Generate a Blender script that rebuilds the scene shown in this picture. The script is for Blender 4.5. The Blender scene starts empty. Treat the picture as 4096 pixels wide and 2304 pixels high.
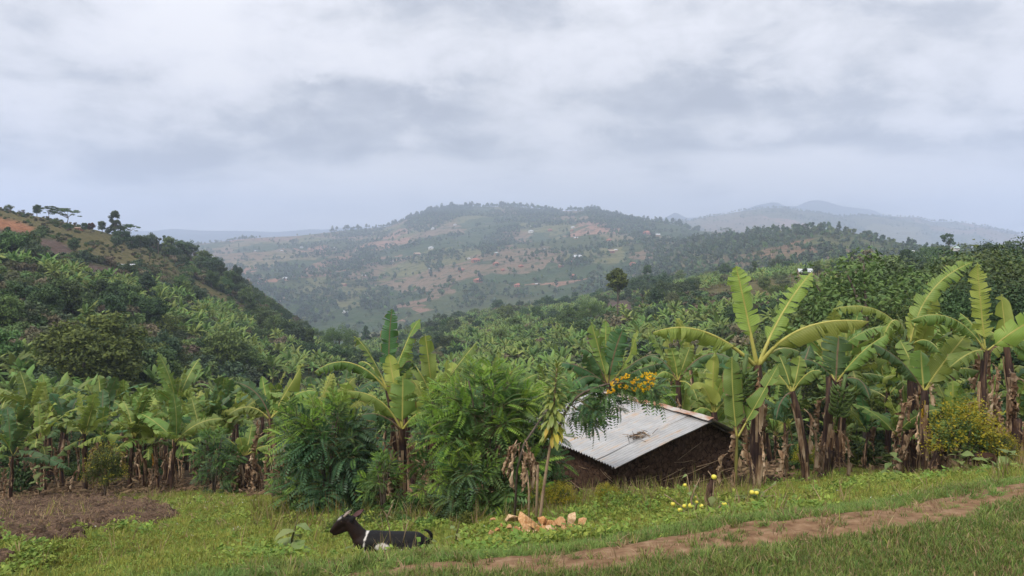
import bpy, math, random
import numpy as np
from mathutils import Vector, Matrix, Euler

random.seed(5)
rng = np.random.default_rng(11)
SC = bpy.context.scene
COL = SC.collection
R = math.radians
F, CX, HY = 745.0, 512.0, 245.0          # focal length in 1024-wide pixels, image centre, horizon row


def wx(px, Y):
    return (px - CX) / F * Y


def wz(sy, Y):
    return -(sy - HY) / F * Y


def at(px, sy, Y):
    return np.array([wx(px, Y), Y, wz(sy, Y)], float)


# ------------------------------------------------------------------ camera
cam_d = bpy.data.cameras.new("camera")
cam = bpy.data.objects.new("camera", cam_d)
COL.objects.link(cam)
cam_d.sensor_width = 36.0
cam_d.lens = 36.0 * F / 1024.0
cam_d.shift_y = -(288.0 - HY) / 1024.0
cam_d.clip_start = 0.1
cam_d.clip_end = 60000.0
cam.location = (0, 0, 0)
cam.rotation_euler = (R(90), 0, 0)
SC.camera = cam

# ------------------------------------------------------------------ sky, sun, exposure
SUN_EL, SUN_AZ = 46.0, 218.0              # azimuth clockwise from +Y: behind the camera, to the left
world = bpy.data.worlds.new("World")
SC.world = world
world.use_nodes = True
nt = world.node_tree
nt.nodes.clear()


def nd(tree, typ, **kw):
    n = tree.nodes.new(typ)
    for k, v in kw.items():
        if k.startswith("i_"):
            n.inputs[int(k[2:])].default_value = v
        else:
            setattr(n, k, v)
    return n


def lk(tree, a, b):
    tree.links.new(a, b)


def math_n(tree, op, a, b=None, c=None, clamp=False):
    n = tree.nodes.new("ShaderNodeMath")
    n.operation = op
    n.use_clamp = clamp
    for i, x in enumerate((a, b, c)):
        if x is None:
            continue
        if isinstance(x, (int, float)):
            n.inputs[i].default_value = x
        else:
            tree.links.new(x, n.inputs[i])
    return n.outputs[0]


def mixc(tree, fac, a, b, mode="MIX"):
    n = tree.nodes.new("ShaderNodeMix")
    n.data_type = "RGBA"
    n.blend_type = mode
    for s, x in ((n.inputs[0], fac), (n.inputs[6], a), (n.inputs[7], b)):
        if isinstance(x, (int, float)):
            s.default_value = x
        elif isinstance(x, (tuple, list)):
            s.default_value = (*x[:3], 1.0)
        else:
            tree.links.new(x, s)
    return n.outputs[2]


def ramp(tree, fac, stops, interp="LINEAR"):
    n = tree.nodes.new("ShaderNodeValToRGB")
    cr = n.color_ramp
    cr.interpolation = interp
    while len(cr.elements) < len(stops):
        cr.elements.new(0.5)
    for e, (p, c) in zip(cr.elements, stops):
        e.position = p
        e.color = (*c, 1.0) if not isinstance(c, (int, float)) else (c, c, c, 1.0)
    tree.links.new(fac, n.inputs[0])
    return n.outputs[0]


def noise_n(tree, vec, scale, detail=4.0, rough=0.55, dist=0.0, lac=2.0):
    n = tree.nodes.new("ShaderNodeTexNoise")
    n.inputs["Scale"].default_value = scale
    n.inputs["Detail"].default_value = detail
    n.inputs["Roughness"].default_value = rough
    n.inputs["Distortion"].default_value = dist
    n.inputs["Lacunarity"].default_value = lac
    if vec is not None:
        tree.links.new(vec, n.inputs["Vector"])
    return n.outputs["Fac"]


sky = nd(nt, "ShaderNodeTexSky", sky_type="NISHITA", sun_disc=False,
         sun_elevation=R(SUN_EL), sun_rotation=R(SUN_AZ), air_density=1.0, dust_density=2.0)
tc = nd(nt, "ShaderNodeTexCoord")
sep = nd(nt, "ShaderNodeSeparateXYZ")
lk(nt, tc.outputs["Generated"], sep.inputs[0])
zc = math_n(nt, "ADD", math_n(nt, "MAXIMUM", sep.outputs[2], 0.0), 0.17)
u_ = math_n(nt, "DIVIDE", sep.outputs[0], zc)
v_ = math_n(nt, "DIVIDE", sep.outputs[1], zc)
comb = nd(nt, "ShaderNodeCombineXYZ")
lk(nt, u_, comb.inputs[0])
lk(nt, v_, comb.inputs[1])
comb.inputs[2].default_value = 3.7
n1 = noise_n(nt, comb.outputs[0], 0.52, 7.0, 0.52, 0.35)
n2 = noise_n(nt, comb.outputs[0], 1.9, 6.0, 0.58, 0.5)
mp = nd(nt, "ShaderNodeMapping")
mp.inputs["Scale"].default_value = (3.4, 3.4, 6.4)
lk(nt, tc.outputs["Generated"], mp.inputs[0])
n3 = noise_n(nt, mp.outputs[0], 2.6, 10.0, 0.62, 0.25)
cl = math_n(nt, "ADD", math_n(nt, "MULTIPLY", n1, 0.46),
            math_n(nt, "ADD", math_n(nt, "MULTIPLY", n2, 0.24), math_n(nt, "MULTIPLY", n3, 0.30)))
# broad cloud banks of this sky: (direction east, elevation, widths, weight)
_xy = math_n(nt, "DIVIDE", sep.outputs[0], math_n(nt, "MAXIMUM", sep.outputs[1], 0.05))
_zy = math_n(nt, "DIVIDE", sep.outputs[2], math_n(nt, "MAXIMUM", sep.outputs[1], 0.05))
_wob = math_n(nt, "MULTIPLY", math_n(nt, "SUBTRACT", n3, 0.5), 0.30)
_fr = math_n(nt, "GREATER_THAN", sep.outputs[1], 0.0)
for bx_, bz_, bw_, bh_, k_ in [(-0.52, 0.135, 0.27, 0.060, -0.060), (0.28, 0.195, 0.22, 0.030, -0.055), (0.42, 0.140, 0.30, 0.018, -0.055), (0.37, 0.110, 0.09, 0.019, 0.10), (0.50, 0.080, 0.26, 0.022, 0.075), (-0.10, 0.26, 0.34, 0.05, 0.040),
                               (-0.285, 0.212, 0.035, 0.014, -0.050), (-0.18, 0.200, 0.05, 0.022, -0.045), (-0.28, 0.065, 0.20, 0.028, 0.035), (0.62, 0.075, 0.12, 0.03, 0.045), (0.0, 0.13, 0.2, 0.018, -0.030)]:
    dx_ = math_n(nt, "DIVIDE", math_n(nt, "SUBTRACT", math_n(nt, "ADD", _xy, _wob), bx_), bw_)
    dz_ = math_n(nt, "DIVIDE", math_n(nt, "SUBTRACT", math_n(nt, "ADD", _zy, math_n(nt, "MULTIPLY", _wob, 0.28)), bz_), bh_)
    e_ = math_n(nt, "EXPONENT", math_n(nt, "MULTIPLY", math_n(nt, "ADD", math_n(nt, "MULTIPLY", dx_, dx_), math_n(nt, "MULTIPLY", dz_, dz_)), -1.0))
    cl = math_n(nt, "ADD", cl, math_n(nt, "MULTIPLY", math_n(nt, "MULTIPLY", e_, _fr), k_))
# the deck thins to a pale bank at the horizon
cl = math_n(nt, "ADD", cl, math_n(nt, "MULTIPLY", math_n(nt, "EXPONENT", math_n(nt, "MULTIPLY", math_n(nt, "MULTIPLY", sep.outputs[2], sep.outputs[2]), -70.0)), 0.060))
ccol = ramp(nt, cl, [(0.425, (0.345, 0.36, 0.405)), (0.468, (0.43, 0.445, 0.485)), (0.505, (0.545, 0.55, 0.58)),
                     (0.545, (0.63, 0.63, 0.665)), (0.60, (0.69, 0.685, 0.71))])
# overcast luminance law: brighter towards the zenith
_z = math_n(nt, "MAXIMUM", sep.outputs[2], 0.0)
zen = math_n(nt, "ADD", math_n(nt, "MULTIPLY", math_n(nt, "MULTIPLY", _z, _z), 1.9), 1.10)
sc1 = nd(nt, "ShaderNodeVectorMath", operation="SCALE")
lk(nt, ccol, sc1.inputs[0])
lk(nt, math_n(nt, "MULTIPLY", zen, 6.7), sc1.inputs["Scale"])
skc = mixc(nt, 0.97, sky.outputs[0], sc1.outputs[0])
bg = nd(nt, "ShaderNodeBackground")
bg.inputs["Strength"].default_value = 0.1
lk(nt, skc, bg.inputs["Color"])
wo = nd(nt, "ShaderNodeOutputWorld")
lk(nt, bg.outputs[0], wo.inputs["Surface"])

sun_d = bpy.data.lights.new("sun", "SUN")
sun_d.energy = 1.5
sun_d.angle = R(12)
sun_d.color = (1.0, 0.94, 0.84)
sun = bpy.data.objects.new("sun", sun_d)
COL.objects.link(sun)
_el, _az = R(SUN_EL), R(SUN_AZ)
_dir = Vector((math.sin(_az) * math.cos(_el), math.cos(_az) * math.cos(_el), math.sin(_el)))
sun.rotation_euler = _dir.to_track_quat("Z", "Y").to_euler()
sun.location = (-20, -30, 60)

SC.view_settings.view_transform = "Standard"
SC.view_settings.look = "None"
SC.view_settings.exposure = 0.86
SC.view_settings.gamma = 1.0
SC.view_settings.use_curve_mapping = False
SC.render.engine = "CYCLES"
SC.cycles.use_denoising = True
SC.cycles.max_bounces = 8
SC.cycles.diffuse_bounces = 3
SC.cycles.glossy_bounces = 2
SC.cycles.transmission_bounces = 4
SC.cycles.volume_bounces = 1
SC.cycles.transparent_max_bounces = 8


# ------------------------------------------------------------------ helpers
def vhash(ix, iy, seed):
    h = (ix * 374761393 + iy * 668265263 + seed * 1274126177) & 0xFFFFFFFF
    h = ((h ^ (h >> 13)) * 1274126177) & 0xFFFFFFFF
    h = h ^ (h >> 16)
    return (h & 0xFFFFFF) / float(0xFFFFFF)


def vnoise(x, y, seed=0):
    x = np.asarray(x, float); y = np.asarray(y, float)
    xi = np.floor(x).astype(np.int64); yi = np.floor(y).astype(np.int64)
    fx = x - xi; fy = y - yi
    fx = fx * fx * (3 - 2 * fx); fy = fy * fy * (3 - 2 * fy)
    a = vhash(xi, yi, seed); b = vhash(xi + 1, yi, seed)
    c = vhash(xi, yi + 1, seed); d = vhash(xi + 1, yi + 1, seed)
    return (a * (1 - fx) + b * fx) * (1 - fy) + (c * (1 - fx) + d * fx) * fy


def fbm(x, y, seed=0, octv=4):
    s = 0.0; a = 0.5; t = 0.0
    for o in range(octv):
        s = s + a * vnoise(np.asarray(x) * 2 ** o, np.asarray(y) * 2 ** o, seed + o * 17)
        t += a; a *= 0.5
    return s / t


def smooth(a, b, x):
    t = np.clip((np.asarray(x, float) - a) / (b - a), 0, 1)
    return t * t * (3 - 2 * t)


class MB:
    def __init__(self):
        self.v = []; self.f = []; self.m = []; self.s = []; self.n = 0

    def add(self, V, Fc, m=0, st=None):
        V = np.asarray(V, float).reshape(-1, 3)
        Fa = (np.asarray(Fc, dtype=np.int64) + self.n) if not isinstance(Fc, list) else None
        if Fa is not None:
            fl = Fa.tolist()
        else:
            fl = [tuple(i + self.n for i in q) for q in Fc]
        self.v.append(V); self.f.extend(fl)
        self.m.extend([m] * len(fl) if isinstance(m, int) else list(m))
        self.s.append(np.zeros((len(V), 2)) if st is None else np.asarray(st, float).reshape(-1, 2))
        self.n += len(V)
        return self

    def grid(self, P, m=0, st=None, close=False):
        a, b = P.shape[:2]
        i = np.arange(a * b).reshape(a, b)
        if close:
            j = np.roll(i, -1, 1)
            q = np.stack([i[:-1], j[:-1], j[1:], i[1:]], -1).reshape(-1, 4)
        else:
            q = np.stack([i[:-1, :-1], i[:-1, 1:], i[1:, 1:], i[1:, :-1]], -1).reshape(-1, 4)
        return self.add(P.reshape(-1, 3), q, m, None if st is None else st.reshape(-1, 2))

    def quads(self, P, m=0, st=None):
        n = len(P)
        return self.add(P.reshape(-1, 3), np.arange(n * 4).reshape(n, 4), m, st)

    def tube(self, pts, rad, n=6, m=0, cap=True, squash=1.0):
        pts = np.asarray(pts, float)
        rad = np.broadcast_to(np.asarray(rad, float), (len(pts),))
        T = np.gradient(pts, axis=0)
        T /= np.linalg.norm(T, axis=1, keepdims=True) + 1e-9
        ref = np.array([0.0, 1, 0]) if abs(T[:, 1]).mean() < 0.8 else np.array([1.0, 0, 0])
        A = np.cross(T, ref); A /= np.linalg.norm(A, axis=1, keepdims=True) + 1e-9
        B = np.cross(T, A)
        th = np.linspace(0, 2 * np.pi, n, endpoint=False)
        ring = pts[:, None] + rad[:, None, None] * (np.cos(th)[None, :, None] * A[:, None] + squash * np.sin(th)[None, :, None] * B[:, None])
        st = np.stack(np.meshgrid(np.linspace(0, 1, len(pts)), th / 6.2832, indexing="ij"), -1)
        base = self.n
        self.grid(ring, m, st, close=True)
        if cap:
            self.f.append(tuple(base + i for i in range(n))[::-1]); self.m.append(m)
            self.f.append(tuple(base + (len(pts) - 1) * n + i for i in range(n))); self.m.append(m)
        return self

    def build(self, name, mats, smooth_=True, st=True):
        V = np.concatenate(self.v) if self.v else np.zeros((0, 3))
        me = bpy.data.meshes.new(name)
        me.from_pydata(V.tolist(), [], self.f)
        for mm in (mats if isinstance(mats, (list, tuple)) else [mats]):
            me.materials.append(mm)
        me.polygons.foreach_set("material_index", np.asarray(self.m, dtype=np.int32))
        if smooth_:
            me.polygons.foreach_set("use_smooth", np.ones(len(me.polygons), dtype=bool))
        if st:
            at_ = me.attributes.new("st", "FLOAT2", "POINT")
            at_.data.foreach_set("vector", np.concatenate(self.s).astype(np.float32).ravel())
        me.update()
        return me


def ob(name, data=None, parent=None, loc=(0, 0, 0), rot=(0, 0, 0), scale=1.0, col=None, **pr):
    o = bpy.data.objects.new(name, data)
    (col or COL).objects.link(o)
    if parent is not None:
        o.parent = parent
    o.location = tuple(float(c) for c in loc)
    o.rotation_euler = tuple(float(c) for c in rot)
    o.scale = (scale,) * 3 if isinstance(scale, (int, float, np.floating)) else tuple(float(c) for c in scale)
    for k, v in pr.items():
        if v is not None:
            o[k] = v
    return o


def thing(name, label, cat, loc=(0, 0, 0), rot=(0, 0, 0), scale=1.0, group=None, data=None):
    return ob(name, data, None, loc, rot, scale, label=label, category=cat, group=group)


def part(name, data, parent, loc=(0, 0, 0), rot=(0, 0, 0), scale=1.0, label=None):
    return ob(name, data, parent, loc, rot, scale, label=label)


# ------------------------------------------------------------------ materials
MAT = {}


def new_mat(name):
    m = bpy.data.materials.new(name)
    m.use_nodes = True
    t = m.node_tree
    t.nodes.clear()
    out = t.nodes.new("ShaderNodeOutputMaterial")
    MAT[name] = m
    return m, t, out


def principled(t, col, rough=0.7, spec=0.3, normal=None, metal=0.0):
    b = t.nodes.new("ShaderNodeBsdfPrincipled")
    if isinstance(col, (tuple, list)):
        b.inputs["Base Color"].default_value = (*col, 1)
    else:
        t.links.new(col, b.inputs["Base Color"])
    if isinstance(rough, (int, float)):
        b.inputs["Roughness"].default_value = rough
    else:
        t.links.new(rough, b.inputs["Roughness"])
    b.inputs["Specular IOR Level"].default_value = spec
    b.inputs["Metallic"].default_value = metal
    if normal is not None:
        t.links.new(normal, b.inputs["Normal"])
    return b


def bump(t, h, strength=0.4, dist=0.05):
    b = t.nodes.new("ShaderNodeBump")
    b.inputs["Strength"].default_value = strength
    b.inputs["Distance"].default_value = dist
    t.links.new(h, b.inputs["Height"])
    return b.outputs[0]


def objco(t):
    return t.nodes.new("ShaderNodeTexCoord").outputs["Object"]


def geopos(t):
    return t.nodes.new("ShaderNodeNewGeometry").outputs["Position"]


def attr(t, name):
    n = t.nodes.new("ShaderNodeAttribute")
    n.attribute_name = name
    return n


def foliage_mat(name, dark, light, trans=0.25, rough=0.55, spec=0.25, tcol=None, hue=0.03, val=0.35):
    """leaf-sized faces: colour differs from leaf to leaf and from plant to plant"""
    m, t, out = new_mat(name)
    g = t.nodes.new("ShaderNodeNewGeometry")
    oi = t.nodes.new("ShaderNodeObjectInfo")
    c = mixc(t, g.outputs["Random Per Island"], dark, light)
    h = t.nodes.new("ShaderNodeHueSaturation")
    lk(t, c, h.inputs["Color"])
    lk(t, math_n(t, "ADD", math_n(t, "MULTIPLY", oi.outputs["Random"], 2 * hue), 0.5 - hue), h.inputs["Hue"])
    r2 = math_n(t, "FRACT", math_n(t, "MULTIPLY", oi.outputs["Random"], 7.31))
    lk(t, math_n(t, "ADD", math_n(t, "MULTIPLY", r2, 2 * val), 1 - val), h.inputs["Value"])
    b = principled(t, h.outputs[0], rough, spec)
    tr = t.nodes.new("ShaderNodeBsdfTranslucent")
    if tcol is None:
        lk(t, h.outputs[0], tr.inputs[0])
    else:
        lk(t, mixc(t, 0.7, h.outputs[0], tcol), tr.inputs[0])
    ms = t.nodes.new("ShaderNodeMixShader")
    ms.inputs[0].default_value = trans
    lk(t, b.outputs[0], ms.inputs[1])
    lk(t, tr.outputs[0], ms.inputs[2])
    lk(t, ms.outputs[0], out.inputs[0])
    return m


def simple_mat(name, cols, scale=6.0, rough=0.8, spec=0.2, bumpd=0.0, detail=5.0, stretch=None, metal=0.0, rand=0.0, space="obj"):
    """cols: ramp of colours over a noise"""
    m, t, out = new_mat(name)
    co = objco(t) if space == "obj" else geopos(t)
    if stretch:
        mp_ = t.nodes.new("ShaderNodeMapping")
        mp_.inputs["Scale"].default_value = stretch
        lk(t, co, mp_.inputs[0])
        co = mp_.outputs[0]
    f = noise_n(t, co, scale, detail, 0.6)
    k = len(cols)
    c = ramp(t, f, [(0.3 + 0.4 * i / max(1, k - 1), cc) for i, cc in enumerate(cols)])
    if rand:
        oi = t.nodes.new("ShaderNodeObjectInfo")
        h = t.nodes.new("ShaderNodeHueSaturation")
        lk(t, c, h.inputs["Color"])
        lk(t, math_n(t, "ADD", math_n(t, "MULTIPLY", oi.outputs["Random"], 2 * rand), 1 - rand), h.inputs["Value"])
        c = h.outputs[0]
    nrm = bump(t, f, 0.6, bumpd) if bumpd else None
    b = principled(t, c, rough, spec, nrm, metal)
    lk(t, b.outputs[0], out.inputs[0])
    return m
# ------------------------------------------------------------------ terrain: near ground
HUT_O = np.array([1.87, 13.5])                       # the eave corner nearest the camera
HUT_A = np.array([3.06, 1.80]); HUT_W = float(np.linalg.norm(HUT_A)); HUT_A = HUT_A / HUT_W
HUT_B = np.array([-HUT_A[1], HUT_A[0]]); HUT_L = 3.5
HUT_FLOOR = -5.75
UD = np.array([0.95, 0.31]) / np.hypot(0.95, 0.31)   # direction of the footpath
ND = np.array([-UD[1], UD[0]])


def uv_of(x, y):
    return x * UD[0] + y * UD[1], x * ND[0] + y * ND[1]


_ctrl = []
for u in (-9, -5, -2, 1, 4, 7, 11):
    for v in (-6, 0, 3, 4.6):
        p = u * UD + v * ND
        _ctrl.append((p[0], p[1], -2.22))
    p = u * UD + 5.5 * ND
    _ctrl.append((p[0], p[1], -2.325 - 0.05 * float(np.clip((u - 1) / 3, 0, 1))))
    p = u * UD + 5.1 * ND
    _ctrl.append((p[0], p[1], -2.27))
    for v, z in ((5.95, -2.56), (6.4, -2.75), (7.2, -3.02)):
        p = u * UD + v * ND
        if u > -6:
            _ctrl.append((p[0], p[1], z))
for px, sy, Y in [(0, 576, 6.0), (120, 566, 6.4), (395, 555, 7.9), (460, 543, 8.4), (545, 533.5, 8.6),
                  (700, 520, 9.0), (850, 487, 11.0), (925, 478, 14.5), (1024, 467, 14.5), (750, 490, 12.9), (805, 480, 15.0),
                  (824, 478, 15.5), (800, 471, 18.0), (620, 500, 11.0), (480, 512, 11.5), (300, 503, 14.0), (240, 491, 19.5),
                  (100, 493, 20.0), (0, 498, 20.0), (-150, 502, 20.0), (-200, 565, 7.5), (0, 540, 8.5), (100, 531, 10.0), (0, 517, 13.0),
                  (150, 508, 14.0), (410, 505, 14.5), (930, 470, 18.0), (1150, 462, 15.0)]:
    p = at(px, sy, Y)
    _ctrl.append(tuple(p))
for x in (-34, -17, 0, 17, 34):
    _ctrl.append((x, 32.0, -9.3)); _ctrl.append((x * 1.2, 48.0, -11.9))
_ctrl = np.array(_ctrl)


def _tps_fit(C, lam=0.02):
    n = len(C)
    d = np.linalg.norm(C[:, None, :2] - C[None, :, :2], axis=-1)
    K = np.where(d > 0, d * d * np.log(d + 1e-12), 0) + lam * np.eye(n)
    Pm = np.c_[np.ones(n), C[:, :2]]
    A = np.block([[K, Pm], [Pm.T, np.zeros((3, 3))]])
    return np.linalg.solve(A, np.r_[C[:, 2], 0, 0, 0])


_tw = _tps_fit(_ctrl)


def gz(x, y):
    """height of the near ground"""
    x = np.asarray(x, float); y = np.asarray(y, float)
    sh = np.broadcast(x, y).shape
    X_ = np.broadcast_to(x, sh).ravel(); Y_ = np.broadcast_to(y, sh).ravel()
    z = np.empty(len(X_))
    for i in range(0, len(X_), 20000):
        a = X_[i:i + 20000, None] - _ctrl[None, :, 0]; b = Y_[i:i + 20000, None] - _ctrl[None, :, 1]
        r2 = a * a + b * b
        k = 0.5 * r2 * np.log(r2 + 1e-12)
        z[i:i + 20000] = k @ _tw[:-3] + _tw[-3] + _tw[-2] * X_[i:i + 20000] + _tw[-1] * Y_[i:i + 20000]
    z += (fbm(X_ * 1.1, Y_ * 1.1, 3, 3) - 0.5) * 0.07 + (fbm(X_ * 4, Y_ * 4, 9, 2) - 0.5) * 0.035
    # terrace cut for the hut
    rx = X_ - HUT_O[0]; ry = Y_ - HUT_O[1]
    a = rx * HUT_A[0] + ry * HUT_A[1]; b = rx * HUT_B[0] + ry * HUT_B[1]
    da = np.maximum(np.maximum(0.1 - a, a - HUT_W + 0.1), 0); db = np.maximum(np.maximum(0.1 - b, b - HUT_L + 0.1), 0)
    d = np.hypot(da, db)
    k = 1 - smooth(0.35, 1.5, d)
    z = z * (1 - k) + np.minimum(z, HUT_FLOOR) * k
    return z.reshape(sh)


def path_w(u):
    u = np.asarray(u, float)
    c = 5.02 + 0.10 * np.sin(u * 0.9 + 1.0) + 0.05 * np.sin(u * 2.3)
    w = 0.23 + 0.24 * (fbm(u * 0.8, u * 0 + 3, 5, 3) - 0.4) + 0.07 * smooth(3.0, 6.0, u)
    return c, np.maximum(w * (0.2 + 0.8 * smooth(0.4, 2.0, u)), 0.04)


def soil_mask(x, y):
    """how bare the meadow is: the dug patch on the left and the trodden places"""
    px = CX + F * np.asarray(x) / np.maximum(y, 0.5)
    n = fbm(np.asarray(x) * 0.9, np.asarray(y) * 0.9, 21, 4) - 0.5 + 0.55 * (fbm(np.asarray(x) * 4.0, np.asarray(y) * 4.0, 27, 3) - 0.5)
    edge_near = np.interp(px, [-200, 0, 60, 110, 170, 190], [8.6, 8.9, 9.6, 10.5, 11.9, 16.0])
    edge_far = np.interp(px, [-200, 0, 100, 140, 175, 190], [21, 20, 18.5, 16.5, 12.3, 12])
    s = smooth(-0.5, 0.7, y - edge_near + n * 3.5) * smooth(-0.8, 1.2, edge_far - y + n * 3.0) * smooth(-25, 30, 172 - px + n * 110)
    return np.clip(s, 0, 1)


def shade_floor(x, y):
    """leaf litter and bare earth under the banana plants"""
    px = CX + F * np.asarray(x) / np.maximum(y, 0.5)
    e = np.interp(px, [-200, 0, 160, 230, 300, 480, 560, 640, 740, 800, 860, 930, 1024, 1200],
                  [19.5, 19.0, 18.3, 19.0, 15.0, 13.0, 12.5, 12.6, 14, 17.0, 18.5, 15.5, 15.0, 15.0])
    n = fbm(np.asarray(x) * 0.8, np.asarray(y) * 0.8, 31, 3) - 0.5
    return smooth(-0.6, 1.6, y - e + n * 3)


def set_col(me, name, arr):
    a = me.attributes.new(name, "FLOAT_COLOR", "POINT")
    full = np.ones((len(me.vertices), 4), np.float32)
    full[:, :arr.shape[1]] = arr
    a.data.foreach_set("color", full.ravel())


def ground_material():
    m, t, out = new_mat("ground_earth")
    p = geopos(t)
    a = attr(t, "cover")
    s = t.nodes.new("ShaderNodeSeparateColor")
    lk(t, a.outputs["Color"], s.inputs[0])
    n = noise_n(t, p, 3.0, 6, 0.65)
    n_f = noise_n(t, p, 38.0, 4, 0.6)
    grass = ramp(t, n, [(0.3, (0.045, 0.055, 0.016)), (0.5, (0.085, 0.095, 0.024)), (0.7, (0.13, 0.125, 0.04))])
    soil = ramp(t, n_f, [(0.3, (0.045, 0.028, 0.019)), (0.55, (0.10, 0.063, 0.042)), (0.75, (0.16, 0.105, 0.07))])
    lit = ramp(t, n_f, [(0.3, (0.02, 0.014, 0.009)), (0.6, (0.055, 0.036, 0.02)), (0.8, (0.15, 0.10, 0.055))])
    fac = math_n(t, "ADD", s.outputs[0], math_n(t, "MULTIPLY", math_n(t, "SUBTRACT", n_f, 0.5), 0.7), clamp=True)
    c = mixc(t, fac, grass, soil)
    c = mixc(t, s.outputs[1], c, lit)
    b = principled(t, c, 0.95, 0.1, bump(t, n_f, 0.8, 0.04))
    lk(t, b.outputs[0], out.inputs[0])
    return m


M_ground = ground_material()
ys = np.concatenate([np.linspace(-10, 3, 14), np.linspace(3.15, 20, 150), np.linspace(20.3, 50, 64)])
xs = 46 * np.sinh(np.linspace(-1, 1, 231) * 2.3) / np.sinh(2.3)
GX, GY = np.meshgrid(xs, ys, indexing="xy")
GZ = gz(GX, GY)
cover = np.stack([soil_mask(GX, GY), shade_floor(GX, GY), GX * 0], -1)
clod = (fbm(GX * 3.2, GY * 3.2, 77, 3) - 0.45) * 0.16 * cover[..., 0]
GZ = GZ + np.maximum(clod, -0.02)
mb = MB().grid(np.stack([GX, GY, GZ], -1))
me = mb.build("ground", [M_ground], st=False)
set_col(me, "cover", cover.reshape(-1, 3).astype(np.float32))
ob("ground", me, kind="structure")

# the footpath: a sheet lying 4 mm proud of the ground
M_path = simple_mat("trodden_earth", [(0.11, 0.058, 0.031), (0.20, 0.118, 0.064), (0.29, 0.19, 0.112)], 9.0, 0.95, 0.1, 0.02, 8, space="geo")
us = np.linspace(-4.0, 10.0, 260)
pc, pw = path_w(us)
cr = np.linspace(-1, 1, 9)
jag = (fbm(us * 5, us * 0 + 1, 8, 3) - 0.5) * 0.22
jag2 = (fbm(us * 5, us * 0 + 9, 12, 3) - 0.5) * 0.22
off = np.where(cr[None] > 0, cr[None] * (pw + jag)[:, None], cr[None] * (pw + jag2)[:, None])
PV = pc[:, None] + off
PX = us[:, None] * UD[0] + PV * ND[0]; PY = us[:, None] * UD[1] + PV * ND[1]
PZ = gz(PX, PY) + 0.010 - 0.006 * (cr[None] ** 2)
ob("path", MB().grid(np.stack([PX, PY, PZ], -1)).build("path", [M_path], st=False), kind="structure")


# ------------------------------------------------------------------ terrain: hill sheets
class Sheet:
    def __init__(self, name, pxs, crest, foot, nt=120, p=1.2, amp=10.0, ns=200.0, seed=1, back=0.3, nb=10, backslope=0.3, crest_noise=0.0):
        self.pxs = np.asarray(pxs, float)
        cr = np.array(crest, float); ft = np.array(foot, float)
        sy = np.interp(pxs, cr[:, 0], cr[:, 1]); Yc = np.interp(pxs, cr[:, 0], cr[:, 2])
        zf = np.interp(pxs, ft[:, 0], ft[:, 1]); Yf = np.interp(pxs, ft[:, 0], ft[:, 2])
        zc_ = -(sy - HY) / F * Yc
        self.t = np.concatenate([np.linspace(0, 1, nt), 1 + np.linspace(back / nb, back, nb)])
        t = self.t[None]
        tf = np.minimum(t, 1.0)
        Yg = Yf[:, None] + (Yc - Yf)[:, None] * np.where(t < 1, t, t)
        z = zf[:, None] + (zc_ - zf)[:, None] * (p(tf) if callable(p) else tf ** p)
        z = z - np.maximum(t - 1, 0) * (Yc - Yf)[:, None] * backslope
        x = (self.pxs[:, None] - CX) / F * Yg
        env = np.sin(np.pi * np.clip(t, 0, 1)) ** 0.6 + crest_noise
        rid = 1 - np.abs(2 * fbm(x / ns, Yg / ns, seed, 5) - 1) * 2
        z = z + amp * env * (0.6 * rid + 1.2 * (fbm(x / ns * 0.7 + 9, Yg / ns * 0.7, seed + 5, 4) - 0.5))
        self.x, self.y, self.z = x, Yg, z
        self.sy = HY - F * z / Yg
        self.run = np.minimum.accumulate(self.sy, axis=1)
        self.name = name

    def build(self, mat, cover=None):
        mb = MB().grid(np.stack([self.x, self.y, self.z], -1))
        me = mb.build(self.name, [mat], st=False)
        self.cov = cover
        if cover is not None:
            set_col(me, "cover", cover.reshape(-1, cover.shape[-1]).astype(np.float32))
        return ob(self.name, me, kind="structure")

    def _bil(self, A, px, t):
        i = np.clip(np.interp(px, self.pxs, np.arange(len(self.pxs))), 0, len(self.pxs) - 1.001)
        j = np.clip(np.interp(t, self.t, np.arange(len(self.t))), 0, len(self.t) - 1.001)
        i0 = np.floor(i).astype(int); j0 = np.floor(j).astype(int); a = i - i0; b = j - j0
        return (A[i0, j0] * (1 - a) + A[i0 + 1, j0] * a) * (1 - b) + (A[i0, j0 + 1] * (1 - a) + A[i0 + 1, j0 + 1] * a) * b

    def pos(self, px, t):
        return np.stack([self._bil(self.x, px, t), self._bil(self.y, px, t), self._bil(self.z, px, t)], -1)

    def solve(self, px, sy):
        """the point of the sheet seen at pixel (px, sy)"""
        tt = np.linspace(0, 1, 600)
        P = self.pos(np.full(600, float(px)), tt)
        s = HY - F * P[:, 2] / P[:, 1]
        run = np.minimum.accumulate(s)
        k = int(np.argmax(run <= sy)) if (run <= sy).any() else int(np.argmin(s))
        return P[k]

    def sample(self, n, g, pmin=-40, pmax=1064, tmin=0.0, tmax=1.0):
        """n points spread evenly over the ground of the part in view"""
        out = []
        while sum(map(len, out)) < n:
            px = g.uniform(pmin, pmax, n * 2); t = g.uniform(tmin, tmax, n * 2)
            P = self.pos(px, t)
            span = self._bil(np.gradient(self.y, axis=1) / np.gradient(self.t)[None], px, t)
            w = P[:, 1] * span
            keep = g.uniform(0, 1, len(w)) < w / w.max()
            out.append(np.c_[P, px, t][keep])
        return np.concatenate(out)[:n]


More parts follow.
